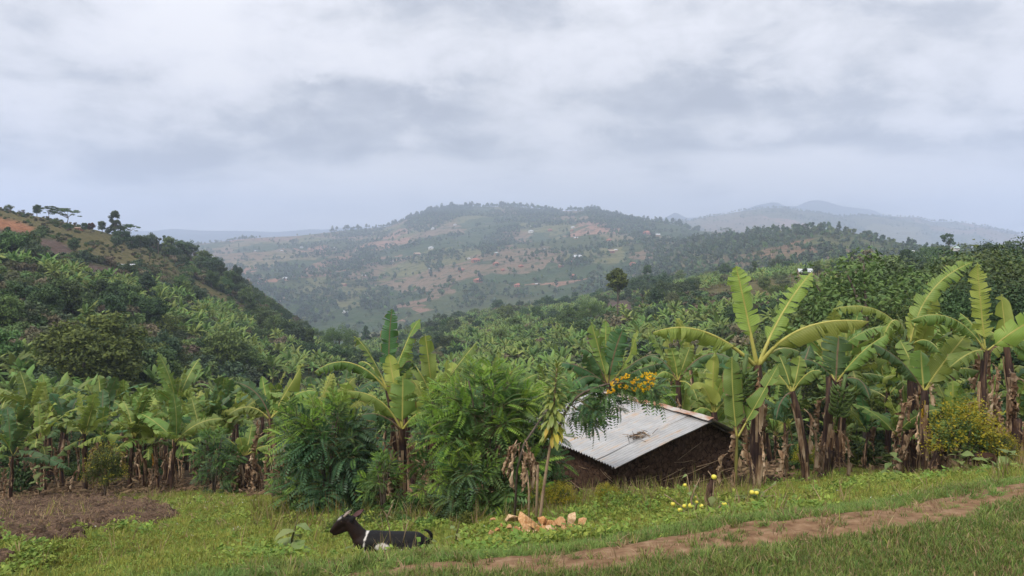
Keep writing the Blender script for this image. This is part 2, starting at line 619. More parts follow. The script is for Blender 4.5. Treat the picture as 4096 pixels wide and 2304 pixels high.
def poly_mask(px, sy, pts, soft=3.0):
    """soft inside-ness of points in a polygon"""
    pts = np.array(pts, float)
    inside = np.zeros(px.shape, bool); dmin = np.full(px.shape, 1e9)
    n = len(pts)
    for i in range(n):
        x1, y1 = pts[i]; x2, y2 = pts[(i + 1) % n]
        c = ((y1 > sy) != (y2 > sy)) & (px < (x2 - x1) * (sy - y1) / (y2 - y1 + 1e-12) + x1)
        inside ^= c
        tx, ty = x2 - x1, y2 - y1
        tt = np.clip(((px - x1) * tx + (sy - y1) * ty) / (tx * tx + ty * ty), 0, 1)
        dmin = np.minimum(dmin, np.hypot(px - x1 - tt * tx, sy - y1 - tt * ty))
    sd = np.where(inside, dmin, -dmin)
    return smooth(-soft, soft, sd)


valley = Sheet("valley", np.linspace(-260, 1300, 330),
               [(-260, 360, 260), (0, 362, 280), (330, 356, 290), (380, 343, 380), (419, 328, 450), (470, 317, 480), (504, 311, 490), (573, 302, 480),
                (640, 291, 420), (700, 281, 370), (760, 273, 340), (830, 267, 300), (900, 265, 260), (1024, 261, 240), (1300, 254, 240)],
               [(-260, -12.2, 45), (1300, -12.2, 45)], nt=150, p=0.7, amp=2.2, ns=45, seed=3, back=0.6)
left_hill = Sheet("hillside", np.linspace(-280, 352, 250),
                  [(-280, 150, 190), (-150, 180, 210), (0, 210, 230), (50, 219, 245), (100, 231, 265), (150, 245, 290), (200, 263, 310), (240, 284, 330), (270, 303, 340),
                   (300, 326, 345), (352, 372, 340)],
                  [(-280, -14.0, 46), (0, -14.8, 46), (150, -17.0, 58), (352, -25, 150)], nt=170, p=1.12, amp=2.2, ns=60, seed=7, back=0.4)
mid_hill = Sheet("wooded_hill", np.linspace(600, 1250, 190),
                 [(600, 282, 1000), (650, 262, 1000), (690, 240, 1050), (740, 235, 1000), (773, 232, 900), (792, 229.5, 850), (817, 229, 800), (839, 230, 780), (868, 236, 750),
                  (897, 242, 700), (930, 250, 650), (1000, 262, 600), (1250, 290, 600)],
                 [(600, -60, 520), (760, -30, 430), (1024, -25, 360), (1250, -25, 360)], nt=90, p=1.1, amp=5, ns=110, seed=13, back=0.4)
centre_hill = Sheet("hill", np.linspace(60, 900, 400),
                    [(60, 262, 2300), (150, 250, 2300), (187, 246, 2250), (238, 240, 2200), (298, 236, 2250), (346, 231, 2350), (390, 227, 2450), (405, 220.5, 2500), (429, 211.5, 2550),
                     (449, 207.5, 2600), (480, 207, 2600), (513, 206.5, 2600), (556, 211, 2500), (575, 211, 2450), (588, 210, 2400), (620, 218, 2200), (644, 223, 2000), (676, 226, 1850),
                     (693, 233, 1700), (728, 234, 1650), (752, 236, 1600), (790, 240, 1500), (900, 252, 1400)],
                    [(60, -95, 640), (400, -95, 700), (560, -72, 680), (700, -55, 640), (900, -60, 640)], nt=260, p=1.3, amp=44, ns=430, seed=23, back=0.3)
far_ridge = Sheet("far_hills", np.linspace(560, 1250, 200),
                  [(560, 240, 3700), (600, 227, 3700), (664, 221.5, 3700), (693, 221, 3650), (705, 217.5, 3650), (743, 211, 3600), (766, 208.5, 3600), (785, 208.5, 3600), (802, 211.5, 3600),
                   (824, 215, 3600), (843, 219, 3600), (862, 216.5, 3600), (885, 216, 3600), (918, 217.5, 3600), (933, 222, 3600), (955, 222, 3600), (984, 226.5, 3550), (1010, 233.5, 3450),
                   (1024, 236.5, 3400), (1250, 262, 3200)],
                  [(560, -60, 2350), (1250, -60, 2150)], nt=110, p=1.05, amp=70, ns=620, seed=31, back=0.25)
blue_mtn = Sheet("mountains", np.linspace(-150, 1200, 330),
                 [(-150, 226, 5600), (60, 231, 5600), (127, 231.5, 5600), (152, 232, 5600), (172, 229.8, 5600), (204, 231, 5600), (241, 231.2, 5600), (275, 232.4, 5600), (310, 229.2, 5600),
                  (324, 229.8, 5600), (352, 227, 5600), (420, 232, 5600), (640, 230, 5600), (658, 222, 5600), (667, 216.5, 5600), (676, 212, 5600), (686, 218, 5600), (697, 217.5, 5600), (712, 221, 5600),
                  (735, 214, 5600), (755, 205.5, 5600), (775, 201.8, 5600), (785, 206, 5600), (797, 206.3, 5600), (808, 201.0, 5600), (818, 200.0, 5600), (828, 202.0, 5600), (842, 206.4, 5600),
                  (856, 207.8, 5600), (873, 210, 5600), (884, 215, 5600), (910, 224, 5600), (1000, 240, 5600), (1200, 240, 5600)],
                 [(-150, -60, 4400), (1200, -60, 4400)], nt=40, p=1.0, amp=60, ns=1500, seed=41, back=0.25)


def brush_mat(name, cols, scale, cover=True, patches=0.0, pscale=0.004, grasses=None):
    """hillside cover: low brush, with pasture, dug fields and bare earth as the sheet's cover says"""
    m, t, out = new_mat(name)
    p = geopos(t)
    n = noise_n(t, p, scale, 7, 0.62)
    c = ramp(t, n, [(0.32 + 0.36 * i / (len(cols) - 1), cc) for i, cc in enumerate(cols)])
    if patches:
        w = t.nodes.new("ShaderNodeTexNoise"); w.inputs["Scale"].default_value = pscale * 1.6; w.inputs["Detail"].default_value = 3
        lk(t, p, w.inputs["Vector"])
        vm = t.nodes.new("ShaderNodeVectorMath"); vm.operation = "MULTIPLY_ADD"
        lk(t, w.outputs["Color"], vm.inputs[0]); vm.inputs[1].default_value = (140, 140, 0); lk(t, p, vm.inputs[2])
        mpn = t.nodes.new("ShaderNodeMapping"); mpn.inputs["Scale"].default_value = (1.0, 0.55, 0.0)
        lk(t, vm.outputs[0], mpn.inputs[0])
        vo = t.nodes.new("ShaderNodeTexVoronoi"); vo.inputs["Scale"].default_value = pscale
        lk(t, mpn.outputs[0], vo.inputs["Vector"])
        sp = t.nodes.new("ShaderNodeSeparateColor"); lk(t, vo.outputs["Color"], sp.inputs[0])
        pcx = ramp(t, sp.outputs[0], [(0.0, (0.05, 0.075, 0.028)), (0.30, (0.07, 0.085, 0.032)), (0.42, (0.15, 0.145, 0.06)), (0.58, (0.19, 0.155, 0.085)),
                                      (0.66, (0.20, 0.14, 0.09)), (0.82, (0.24, 0.145, 0.10)), (0.93, (0.31, 0.17, 0.115))], "CONSTANT")
        f2 = math_n(t, "MULTIPLY", math_n(t, "GREATER_THAN", noise_n(t, p, pscale * 0.9, 4, 0.5), 0.36), patches)
        fine = noise_n(t, p, scale * 1.7, 5, 0.7)
        pcx = mixc(t, ramp(t, fine, [(0.38, 0.0), (0.52, 1.0)]), c, pcx)
        c = mixc(t, f2, c, pcx)
    if cover:
        a = attr(t, "cover")
        s = t.nodes.new("ShaderNodeSeparateColor"); lk(t, a.outputs["Color"], s.inputs[0])
        nf = noise_n(t, p, scale * 2.2, 6, 0.65)
        gr = ramp(t, nf, [(0.3, (0.05, 0.052, 0.020)), (0.5, (0.105, 0.092, 0.038)), (0.68, (0.17, 0.135, 0.062))])
        so = ramp(t, nf, [(0.3, (0.06, 0.042, 0.032)), (0.55, (0.105, 0.072, 0.058)), (0.75, (0.15, 0.105, 0.085))])
        orr = ramp(t, nf, [(0.3, (0.13, 0.055, 0.032)), (0.5, (0.27, 0.125, 0.065)), (0.72, (0.38, 0.21, 0.115))])
        c = mixc(t, s.outputs[0], c, gr)
        c = mixc(t, s.outputs[1], c, so)
        c = mixc(t, s.outputs[2], c, orr)
    b = principled(t, c, 0.95, 0.05, bump(t, n, 0.9, 0.6 / scale))
    lk(t, b.outputs[0], out.inputs[0])
    return m


def cover_of(S, grass=(), soil=(), orange=(), nz=7.0, ns=9.0):
    jx = (fbm(S.x / ns, S.y / ns, 71, 4) - 0.5) * 2 * nz
    jy = (fbm(S.x / ns + 31, S.y / ns, 75, 4) - 0.5) * nz
    px = np.broadcast_to(S.pxs[:, None], S.sy.shape) + jx
    sy = S.sy + jy
    out = []
    for polys in (grass, soil, orange):
        w = np.zeros(S.sy.shape)
        for pl in polys:
            w = np.maximum(w, poly_mask(px, sy, pl))
        out.append(w)
    return np.stack(out, -1)


G_ = [(0.022, 0.036, 0.013), (0.045, 0.062, 0.022), (0.07, 0.085, 0.032), (0.105, 0.105, 0.045)]
left_hill.build(brush_mat("hillside_brush", G_, 0.35),
                cover_of(left_hill,
                         [[(-200, 150), (0, 205), (40, 214), (90, 228), (125, 238), (170, 262), (185, 278), (175, 285), (150, 272), (120, 268), (95, 258), (70, 255), (45, 232), (0, 222), (-200, 190)],
                          [(190, 278), (215, 290), (240, 302), (262, 330), (280, 350), (268, 350), (240, 318), (205, 300), (190, 292)]],
                         [[(-100, 240), (25, 226), (40, 238), (58, 240), (75, 252), (68, 262), (40, 262), (10, 250)], [(85, 262), (110, 268), (132, 275), (112, 285), (85, 276)],
                          [(190, 286), (212, 296), (215, 302), (196, 298)]],
                         [[(-80, 214), (0, 217.5), (20, 222), (34, 228), (32, 232.5), (15, 231), (0, 229), (-80, 226)]], nz=2.2))
valley.build(brush_mat("plantation_floor", [(0.03, 0.045, 0.016), (0.055, 0.075, 0.024), (0.085, 0.105, 0.035), (0.12, 0.12, 0.05)], 0.25),
             cover_of(valley, [[(688, 262), (900, 262), (870, 300), (780, 310), (690, 300)]],
                      [[(602, 302), (618, 300), (648, 302), (655, 310), (640, 317), (606, 317)]], [[(643, 305), (652, 306), (652, 310), (645, 309)]], nz=3, ns=18))
mid_hill.build(brush_mat("wooded_hill_brush", G_, 0.10, False, 0.6, 0.012))
centre_hill.build(brush_mat("hill_fields", [(0.022, 0.038, 0.016), (0.045, 0.064, 0.024), (0.08, 0.088, 0.036), (0.12, 0.11, 0.055)], 0.035, False, 0.95, 0.0085))
far_ridge.build(brush_mat("far_hill_fields", [(0.05, 0.06, 0.025), (0.10, 0.10, 0.045), (0.15, 0.13, 0.065)], 0.012, False, 0.7, 0.003))
blue_mtn.build(brush_mat("mountain_slopes", [(0.02, 0.035, 0.022), (0.04, 0.055, 0.032)], 0.004, False))

# ------------------------------------------------------------------ air
m, t, out = new_mat("haze_air")
pv = t.nodes.new("ShaderNodeVolumePrincipled")
pv.inputs["Color"].default_value = (0.63, 0.73, 0.92, 1)
pv.inputs["Density"].default_value = 0.00034
pv.inputs["Anisotropy"].default_value = 0.0
lk(t, pv.outputs[0], out.inputs["Volume"])
lo, hi = np.array([-8000, -700, -900.0]), np.array([8000, 6100, 345.0])
bx = MB()
c8 = np.array([[x, y, z] for x in (lo[0], hi[0]) for y in (lo[1], hi[1]) for z in (lo[2], hi[2])])
bx.add(c8, [(0, 1, 3, 2), (4, 6, 7, 5), (0, 4, 5, 1), (2, 3, 7, 6), (0, 2, 6, 4), (1, 5, 7, 3)])
ob("haze", bx.build("haze", [m], False, st=False), kind="stuff")
# ------------------------------------------------------------------ plant materials
def banana_leaf_mat(name, c1, c2, rib, trans=0.3, dry=0.16):
    m, t, out = new_mat(name)
    a = attr(t, "st")
    s = t.nodes.new("ShaderNodeSeparateXYZ"); lk(t, a.outputs["Vector"], s.inputs[0])
    oi = t.nodes.new("ShaderNodeObjectInfo")
    g = t.nodes.new("ShaderNodeNewGeometry")
    vein = math_n(t, "SINE", math_n(t, "ADD", math_n(t, "MULTIPLY", s.outputs[0], 260.0), math_n(t, "MULTIPLY", math_n(t, "ABSOLUTE", s.outputs[1]), -9.0)))
    n = noise_n(t, objco(t), 3.0, 4, 0.6)
    f = math_n(t, "ADD", math_n(t, "MULTIPLY", vein, 0.10), n, clamp=True)
    c = mixc(t, ramp(t, f, [(0.3, 0.0), (0.7, 1.0)]), c1, c2)
    h = t.nodes.new("ShaderNodeHueSaturation"); lk(t, c, h.inputs["Color"])
    lk(t, math_n(t, "ADD", math_n(t, "MULTIPLY", oi.outputs["Random"], 0.045), 0.475), h.inputs["Hue"])
    r2 = math_n(t, "FRACT", math_n(t, "MULTIPLY", oi.outputs["Random"], 5.17))
    lk(t, math_n(t, "ADD", math_n(t, "MULTIPLY", r2, 0.55), 0.72), h.inputs["Value"])
    c = h.outputs[0]
    av = math_n(t, "ABSOLUTE", s.outputs[1])
    c = mixc(t, ramp(t, av, [(0.03, 1.0), (0.09, 0.0)]), c, rib)
    edge = math_n(t, "ADD", av, math_n(t, "MULTIPLY", math_n(t, "SUBTRACT", noise_n(t, objco(t), 7.0, 5, 0.7), 0.5), 0.55))
    c = mixc(t, math_n(t, "MULTIPLY", ramp(t, edge, [(0.95, 0.0), (1.1, 1.0)]), dry * 6), c, (0.22, 0.13, 0.05))
    b = principled(t, c, 0.5, 0.28, bump(t, vein, 0.25, 0.006))
    tr = t.nodes.new("ShaderNodeBsdfTranslucent"); lk(t, mixc(t, 0.4, c, (0.25, 0.31, 0.05)), tr.inputs[0])
    ms = t.nodes.new("ShaderNodeMixShader"); ms.inputs[0].default_value = trans
    lk(t, b.outputs[0], ms.inputs[1]); lk(t, tr.outputs[0], ms.inputs[2]); lk(t, ms.outputs[0], out.inputs[0])
    return m


M_leaf = banana_leaf_mat("banana_leaf_green", (0.105, 0.180, 0.034), (0.185, 0.260, 0.060), (0.33, 0.34, 0.10))
M_leaf_dk = banana_leaf_mat("banana_leaf_dark", (0.036, 0.092, 0.030), (0.074, 0.142, 0.048), (0.16, 0.12, 0.06), 0.2)
M_leaf_lt = banana_leaf_mat("banana_leaf_lime", (0.215, 0.29, 0.05), (0.30, 0.36, 0.085), (0.44, 0.41, 0.11), 0.4, 0.05)
M_leaf_yl = banana_leaf_mat("banana_leaf_yellow", (0.50, 0.27, 0.02), (0.58, 0.36, 0.04), (0.5, 0.35, 0.1), 0.3, 0.3)
M_rib = simple_mat("banana_midrib", [(0.28, 0.27, 0.06), (0.45, 0.40, 0.10)], 5, 0.5, 0.3)
M_rib_dk = simple_mat("banana_midrib_purple", [(0.13, 0.07, 0.05), (0.20, 0.14, 0.07)], 5, 0.5, 0.3)
M_stem = simple_mat("pseudostem_sheaths", [(0.016, 0.010, 0.009), (0.04, 0.020, 0.017), (0.075, 0.042, 0.026), (0.22, 0.14, 0.075)], 7, 0.6, 0.3, 0.02, 6, (3.0, 3.0, 0.35), rand=0.35)
M_stem_gr = simple_mat("pseudostem_green", [(0.06, 0.035, 0.02), (0.16, 0.14, 0.04), (0.24, 0.24, 0.06)], 5, 0.5, 0.3, 0.01, 5, (3.0, 3.0, 0.4), rand=0.3)
M_dry = simple_mat("dry_banana_leaf", [(0.075, 0.042, 0.023), (0.19, 0.11, 0.062), (0.36, 0.25, 0.155), (0.54, 0.42, 0.29)], 4, 0.9, 0.1, 0.02, 6, (2.0, 2.0, 0.6), rand=0.35)
M_fruit = simple_mat("green_bananas", [(0.06, 0.10, 0.025), (0.11, 0.16, 0.04)], 6, 0.5, 0.3)
M_bark = simple_mat("tree_bark", [(0.05, 0.038, 0.028), (0.11, 0.085, 0.065), (0.18, 0.145, 0.115)], 4, 0.95, 0.1, 0.03, 6, (2, 2, 0.5), rand=0.3)
M_twig = simple_mat("pale_twig", [(0.14, 0.09, 0.06), (0.27, 0.19, 0.12), (0.36, 0.27, 0.18)], 9, 0.9, 0.1)


# ------------------------------------------------------------------ banana leaves
def bez(p0, p1, p2, n):
    t = np.linspace(0, 1, n)[:, None]
    return (1 - t) ** 2 * p0 + 2 * t * (1 - t) * p1 + t * t * p2


def frames(P, up):
    T = np.gradient(P, axis=0); T /= np.linalg.norm(T, axis=1, keepdims=True) + 1e-9
    up = np.asarray(up, float)
    S = np.cross(T, np.broadcast_to(up, T.shape)); S /= np.linalg.norm(S, axis=1, keepdims=True) + 1e-9
    N = np.cross(S, T)
    return T, S, N


def leaf_mesh(name, P, up, W, g, mats, petiole=0.14, tears=9, droop=0.9, fold=0.15, K=4, rib=0.020, roll=0.0, crumple=0.0, tip_cut=0.0, wobble=0.10, sides=(1, -1)):
    """one banana leaf: a midrib along P and two half blades torn into strips"""
    P = np.asarray(P, float)
    n = len(P)
    T, S, N = frames(P, up)
    if roll:
        c, s = math.cos(roll), math.sin(roll)
        S, N = S * c + N * s, N * c - S * s
    tt = np.linspace(0, 1, n)

    def ev(A, q):
        return np.stack([np.interp(q, tt, A[:, i]) for i in range(3)], -1)

    mb = MB()
    rr = np.interp(tt, [0, petiole, 1], [rib, rib * 0.75, rib * 0.15])
    mb.tube(P - N * rr[:, None] * 0.6, rr, 5, 1)
    L = np.linalg.norm(np.diff(P, axis=0), axis=1).sum()
    for sg in sides:
        cuts = np.sort(np.r_[petiole, g.uniform(petiole + 0.06, 0.97, g.poisson(tears * 1.5 + 1)), 1.0 - tip_cut])
        for a, b in zip(cuts[:-1], cuts[1:]):
            if b - a < 0.006:
                continue
            m = max(2, int(math.ceil((b - a) * 16)) + 1)
            q0 = np.linspace(a, b, m)
            dd = droop * g.uniform(0.6, 1.6) + g.normal(0.08, 0.32)
            f0 = fold + g.normal(0, 0.18)
            shr = g.uniform(0.05, 0.42)
            wl = g.uniform(0.84, 1.05)
            tw = g.normal(0, 0.42)
            rows = []; sts = []
            for k in range(K + 1):
                fr = k / K
                q = q0 + (0.5 * (a + b) - q0) * shr * fr ** 1.5
                u = (q0 - petiole) / (1 - petiole)
                w = W * wl * np.clip(u / 0.13, 0, 1) ** 0.6 * (1 - np.clip((u - 0.68) / 0.32, 0, 1) ** 2.3 * 0.93)
                d = fr * w
                ang = f0 - dd * fr * fr * 0.9 - dd * 0.25 * fr
                # integrate the bend along the lateral direction
                lat = 0.0; dep = 0.0
                for j in range(k):
                    aj = f0 - dd * ((j + 0.5) / K) * 1.15
                    lat = lat + math.cos(aj) / K; dep = dep + math.sin(aj) / K
                c0 = ev(P, np.clip(q, 0, 1)); s0 = ev(S, np.clip(q, 0, 1)); n0 = ev(N, np.clip(q, 0, 1)); t0 = ev(T, np.clip(q, 0, 1))
                wob = wobble * W * fr * (vnoise(q * 14, q * 0 + sg * 3.1, int(a * 997)) - 0.5)
                pt = c0 + sg * s0 * (lat * w)[:, None] + n0 * (dep * w + wob)[:, None] + t0 * (0.22 * d)[:, None] + n0 * (tw * (q0 - 0.5 * (a + b)) * L * fr)[:, None]
                if crumple:
                    pt = pt + g.normal(0, crumple * W * (0.3 + fr), pt.shape)
                rows.append(pt); sts.append(np.stack([q0, np.full(m, sg * fr)], -1))
            Pg = np.stack(rows, 1); Sg = np.stack(sts, 1)
            if sg < 0:
                Pg = Pg[:, ::-1]; Sg = Sg[:, ::-1]
            mb.grid(Pg, 0, Sg)
    return mb.build(name, mats)


def make_leaf_lib(nv=4):
    lib = {}
    g = np.random.default_rng(3)
    # class: (start elevation, bend of the tip, width, droop of the blade)
    for cls, (e0, bend, W, dr) in {"erect": (78, 22, 0.30, 0.55), "high": (58, 55, 0.30, 0.8), "mid": (34, 75, 0.31, 1.0), "low": (6, 60, 0.29, 1.25), "hang": (-35, 45, 0.26, 1.35)}.items():
        for k in range(nv):
            L = g.uniform(1.7, 2.15); n = 22
            t_ = np.linspace(0, 1, n)
            e = np.radians(e0 - (bend + g.uniform(-15, 15)) * t_ ** 1.4)
            dx = np.cos(e) * L / n; dz = np.sin(e) * L / n
            yy = np.cumsum(g.normal(0, 0.10) * t_ * L / n)
            P = np.stack([np.cumsum(dx) - dx[0], yy, np.cumsum(dz) - dz[0]], -1)
            up = (-0.2, g.normal(0, 0.25), 1.0) if cls not in ("erect",) else (-1.0, g.normal(0, 0.6), 0.2)
            for mk, mats in (("g", [M_leaf, M_rib]), ("d", [M_leaf_dk, M_rib]), ("l", [M_leaf_lt, M_rib])):
                if mk != "g":
                    me2 = lib[(cls, "g", k)].copy(); me2.materials.clear()
                    for mm in mats:
                        me2.materials.append(mm)
                    lib[(cls, mk, k)] = me2
                else:
                    lib[(cls, mk, k)] = leaf_mesh("banana_leaf", P, up, W * g.uniform(0.85, 1.1), g, mats, tears=g.choice([5, 9, 14]), droop=dr, fold=0.2)
    dry = []
    for k in range(7):
        L = g.uniform(0.7, 1.35); n = 10; t_ = np.linspace(0, 1, n)
        e = np.radians(np.interp(t_, [0, 0.12, 0.3, 1], [20, -35, -80, -92 + g.uniform(-6, 10)]))
        P = np.stack([np.cumsum(np.cos(e)) * L / n, np.cumsum(g.normal(0, 0.25, n)) * L / n * 0.5, np.cumsum(np.sin(e)) * L / n], -1)
        dry.append(leaf_mesh("dry_leaf", P, (-1, 0, 0.3), g.uniform(0.09, 0.17), g, [M_dry, M_dry], petiole=0.1, tears=4, droop=1.9, fold=-0.35, K=3, rib=0.012, crumple=0.13, wobble=0.3))
    lib["dry"] = dry
    yl = []
    for k in range(2):
        L = 0.9; n = 10; t_ = np.linspace(0, 1, n)
        e = np.radians(np.interp(t_, [0, 0.1, 0.3, 1], [10, -40, -80, -88]))
        P = np.stack([np.cumsum(np.cos(e)) * L / n, 0 * t_, np.cumsum(np.sin(e)) * L / n], -1)
        yl.append(leaf_mesh("banana_leaf", P, (-1, 0.3, 0.3), 0.16, g, [M_leaf_yl, M_rib], tears=2, droop=1.4, fold=-0.2))
    lib["yellow"] = yl
    return lib


LEAF = make_leaf_lib()


def stem_mesh(g, base, top, r0, r1, mats, flaps=5, bend=None):
    """pseudostem of overlapping sheaths, some of them peeling"""
    base = np.asarray(base, float); top = np.asarray(top, float)
    n = 12
    mid = (base + top) / 2 + (g.normal(0, 0.05, 3) if bend is None else np.asarray(bend))
    P = bez(base, mid * 2 - (base + top) / 2, top, n)
    rr = np.linspace(r0, r1, n) * (1 + 0.10 * g.normal(0, 1, n)); rr[0] *= 1.12
    mb = MB()
    m = 10
    th = np.linspace(0, 2 * np.pi, m, endpoint=False)
    bumps = 1 + 0.10 * np.sin(th * 3 + g.uniform(0, 6))[None] + 0.06 * g.normal(0, 1, (n, m))
    T, S, N = frames(P, (0.1, -1, 0.1))
    ring = P[:, None] + (rr[:, None] * bumps)[..., None] * (np.cos(th)[None, :, None] * S[:, None] + np.sin(th)[None, :, None] * N[:, None])
    mb.grid(ring, 0, close=True)
    for k in range(flaps):
        th0 = g.uniform(0, 6.28); w = g.uniform(0.12, 0.45); i0 = g.uniform(0.0, 0.55); i1 = i0 + g.uniform(0.2, 0.45)
        q = np.linspace(i0, min(i1, 1), 6)
        tt = np.linspace(0, 1, n)
        C = np.stack([np.interp(q, tt, P[:, i]) for i in range(3)], -1); r = np.interp(q, tt, rr)
        lift = 1.06 + 0.55 * np.linspace(0, 1, 6) ** 2 * g.uniform(0.2, 1.4)
        an = th0 + np.linspace(-w, w, 4)
        S0, N0 = S[n // 2], N[n // 2]
        G = C[:, None] + (r * lift)[:, None, None] * (np.cos(an)[None, :, None] * S0 + np.sin(an)[None, :, None] * N0)
        mb.grid(G, 1)
    return mb.build("pseudostem", mats)


STEMS = []
_g = np.random.default_rng(8)
for k in range(6):
    STEMS.append(stem_mesh(_g, (0, 0, -0.15), (_g.normal(0, 0.13), _g.normal(0, 0.13), 2.0), 0.085, 0.05, [M_stem, M_dry], 6))


def bunch_mesh(g):
    mb = MB()
    for lay in range(7):
        for k in range(9):
            a = k / 9 * 6.283 + lay * 0.3; r = 0.05 + 0.012 * math.sin(lay)
            p0 = np.array([r * math.cos(a), r * math.sin(a), -lay * 0.075])
            d = np.array([math.cos(a), math.sin(a), 0])
            P = bez(p0, p0 + d * 0.10 - np.array([0, 0, 0.02]), p0 + d * 0.13 + np.array([0, 0, 0.08]), 4)
            mb.tube(P, [0.012, 0.02, 0.018, 0.006], 5, 0)
    mb.tube(np.array([[0, 0, 0.25], [0, 0, -0.1], [0, 0, -0.65]]), [0.03, 0.028, 0.015], 6, 0)
    return mb.build("fruit_bunch", [M_fruit])


BUNCH = [bunch_mesh(np.random.default_rng(k)) for k in range(2)]


def banana_generic(loc, g, height=2.0, label="", group=None, tone="g", nleaf=None, ndry=3, yellow=0, bunch=False, size=None, name="banana_plant"):
    """a banana plant from the leaf library; height = crown height in metres"""
    s = height / 2.0
    ls = size if size is not None else 0.55 + 0.45 * s
    t = thing(name, label, "banana plant", loc, (0, 0, g.uniform(0, 6.28)), 1.0, group)
    k = int(g.integers(len(STEMS)))
    st_ = STEMS[k]
    part("pseudostem", st_, t, scale=(max(0.55, s), max(0.55, s), s))
    vt = np.array([v.co[:] for v in st_.vertices][110:120]).mean(0) * s
    if nleaf is None:
        nleaf = int(g.integers(7, 10))
    order = ["erect", "erect", "high", "high", "high", "mid", "erect", "mid", "low", "mid", "hang", "hang"]
    a = g.uniform(0, 6.28)
    for i in range(nleaf):
        cls = order[i] if i < len(order) else "hang"
        a += 2.4 + g.normal(0, 0.3)
        tn = tone
        if g.random() < 0.22:
            tn = {"g": "l", "d": "g", "l": "g"}[tone]
        me_ = LEAF[(cls, tn, int(g.integers(4)))]
        part("leaf", me_, t, vt + np.array([0, 0, -0.03 * i * s + 0.05]), (g.normal(0, 0.12), g.normal(0, 0.10), a), ls * g.uniform(0.85, 1.12) * (0.8 if i == 0 else 1))
    for i in range(ndry):
        z = g.uniform(0.35, 0.98)
        a = g.uniform(0, 6.28)
        part("dry_leaf", LEAF["dry"][int(g.integers(7))], t, (vt[0] * z + 0.05 * s * math.cos(a), vt[1] * z + 0.05 * s * math.sin(a), vt[2] * z), (0, g.normal(0, 0.1), a), s * g.uniform(0.55, 1.0))
    for i in range(yellow):
        part("yellow_leaf", LEAF["yellow"][i % 2], t, vt * g.uniform(0.6, 0.9), (0, 0, g.uniform(0, 6.28)), s)
    if bunch:
        a = g.uniform(0, 6.28)
        part("fruit_bunch", BUNCH[int(g.integers(2))], t, (vt[0] + 0.28 * math.cos(a), vt[1] + 0.28 * math.sin(a), vt[2] - 0.15), (0, 0, a), 1.0)
    return t


def banana_hero(name, label, base, crown, leaves, g, r0=0.12, r1=0.07, dry=6, bunch=None, tone="g", rib=0.022, yellow=0, group=None, flaps=6, stem_mats=None, drys=1.0):
    """base, crown: world points; leaves: (tip_px, tip_sy, dY of tip, mid_px, mid_sy, width, up, tone, tears, droop, extra)"""
    t = thing(name, label, "banana plant", base, group=group)
    base = np.asarray(base); crown = np.asarray(crown)
    c = crown - base
    part("pseudostem", stem_mesh(g, (0, 0, -0.2), c, r0, r1, stem_mats or [M_stem, M_dry], flaps), t)
    Yc = crown[1]
    for lf in leaves:
        tp, ts, dY, mp_, ms_, W, up, tn, tears, droop = lf[:10]
        ex = lf[10] if len(lf) > 10 else {}
        tip = at(tp, ts, Yc + dY) - base
        mid = at(mp_, ms_, Yc + dY * 0.5) - base
        p0 = c + np.array([0, 0, -0.03])
        if "root" in ex:
            p0 = at(*ex["root"], Yc) - base
        p1 = 2 * mid - (p0 + tip) / 2
        P = bez(p0, p1, tip, 24)
        upv = {"v": (0.0, -1.0, 0.15), "h": (0.0, -0.35, 1.0), "hb": (0, 0.4, 1.0)}.get(up, up)
        mats = {"g": [M_leaf, M_rib], "d": [M_leaf_dk, M_rib_dk], "l": [M_leaf_lt, M_rib], "y": [M_leaf_yl, M_rib], "x": [M_dry, M_dry]}[tn]
        kw = dict(petiole=ex.get("pet", 0.14), tears=tears, droop=droop, fold=ex.get("fold", -0.22 if up in ("h", "hb") else 0.16), rib=rib * ex.get("rib", 1.0), roll=R(ex.get("roll", 0)), tip_cut=ex.get("cut", 0.0), K=5)
        part("leaf", leaf_mesh("banana_leaf", P, upv, W, g, mats, **kw), t, label=ex.get("label"))
    for i in range(dry):
        z = g.uniform(0.30, 0.97); a = g.uniform(0, 6.28)
        p = c * z
        part("dry_leaf", LEAF["dry"][int(g.integers(7))], t, p + np.array([0.07 * math.cos(a), 0.07 * math.sin(a), 0]), (0, g.normal(0, 0.12), a), drys * g.uniform(0.55, 1.05))
    for i in range(yellow):
        part("yellow_leaf", LEAF["yellow"][i % 2], t, c * g.uniform(0.7, 0.95), (0, 0, g.uniform(-2.4, -0.7)), 0.42)
    if bunch is not None:
        part("fruit_bunch", BUNCH[0], t, np.asarray(bunch) - base, (0.2, 0, 0.5), 1.25)
    return t


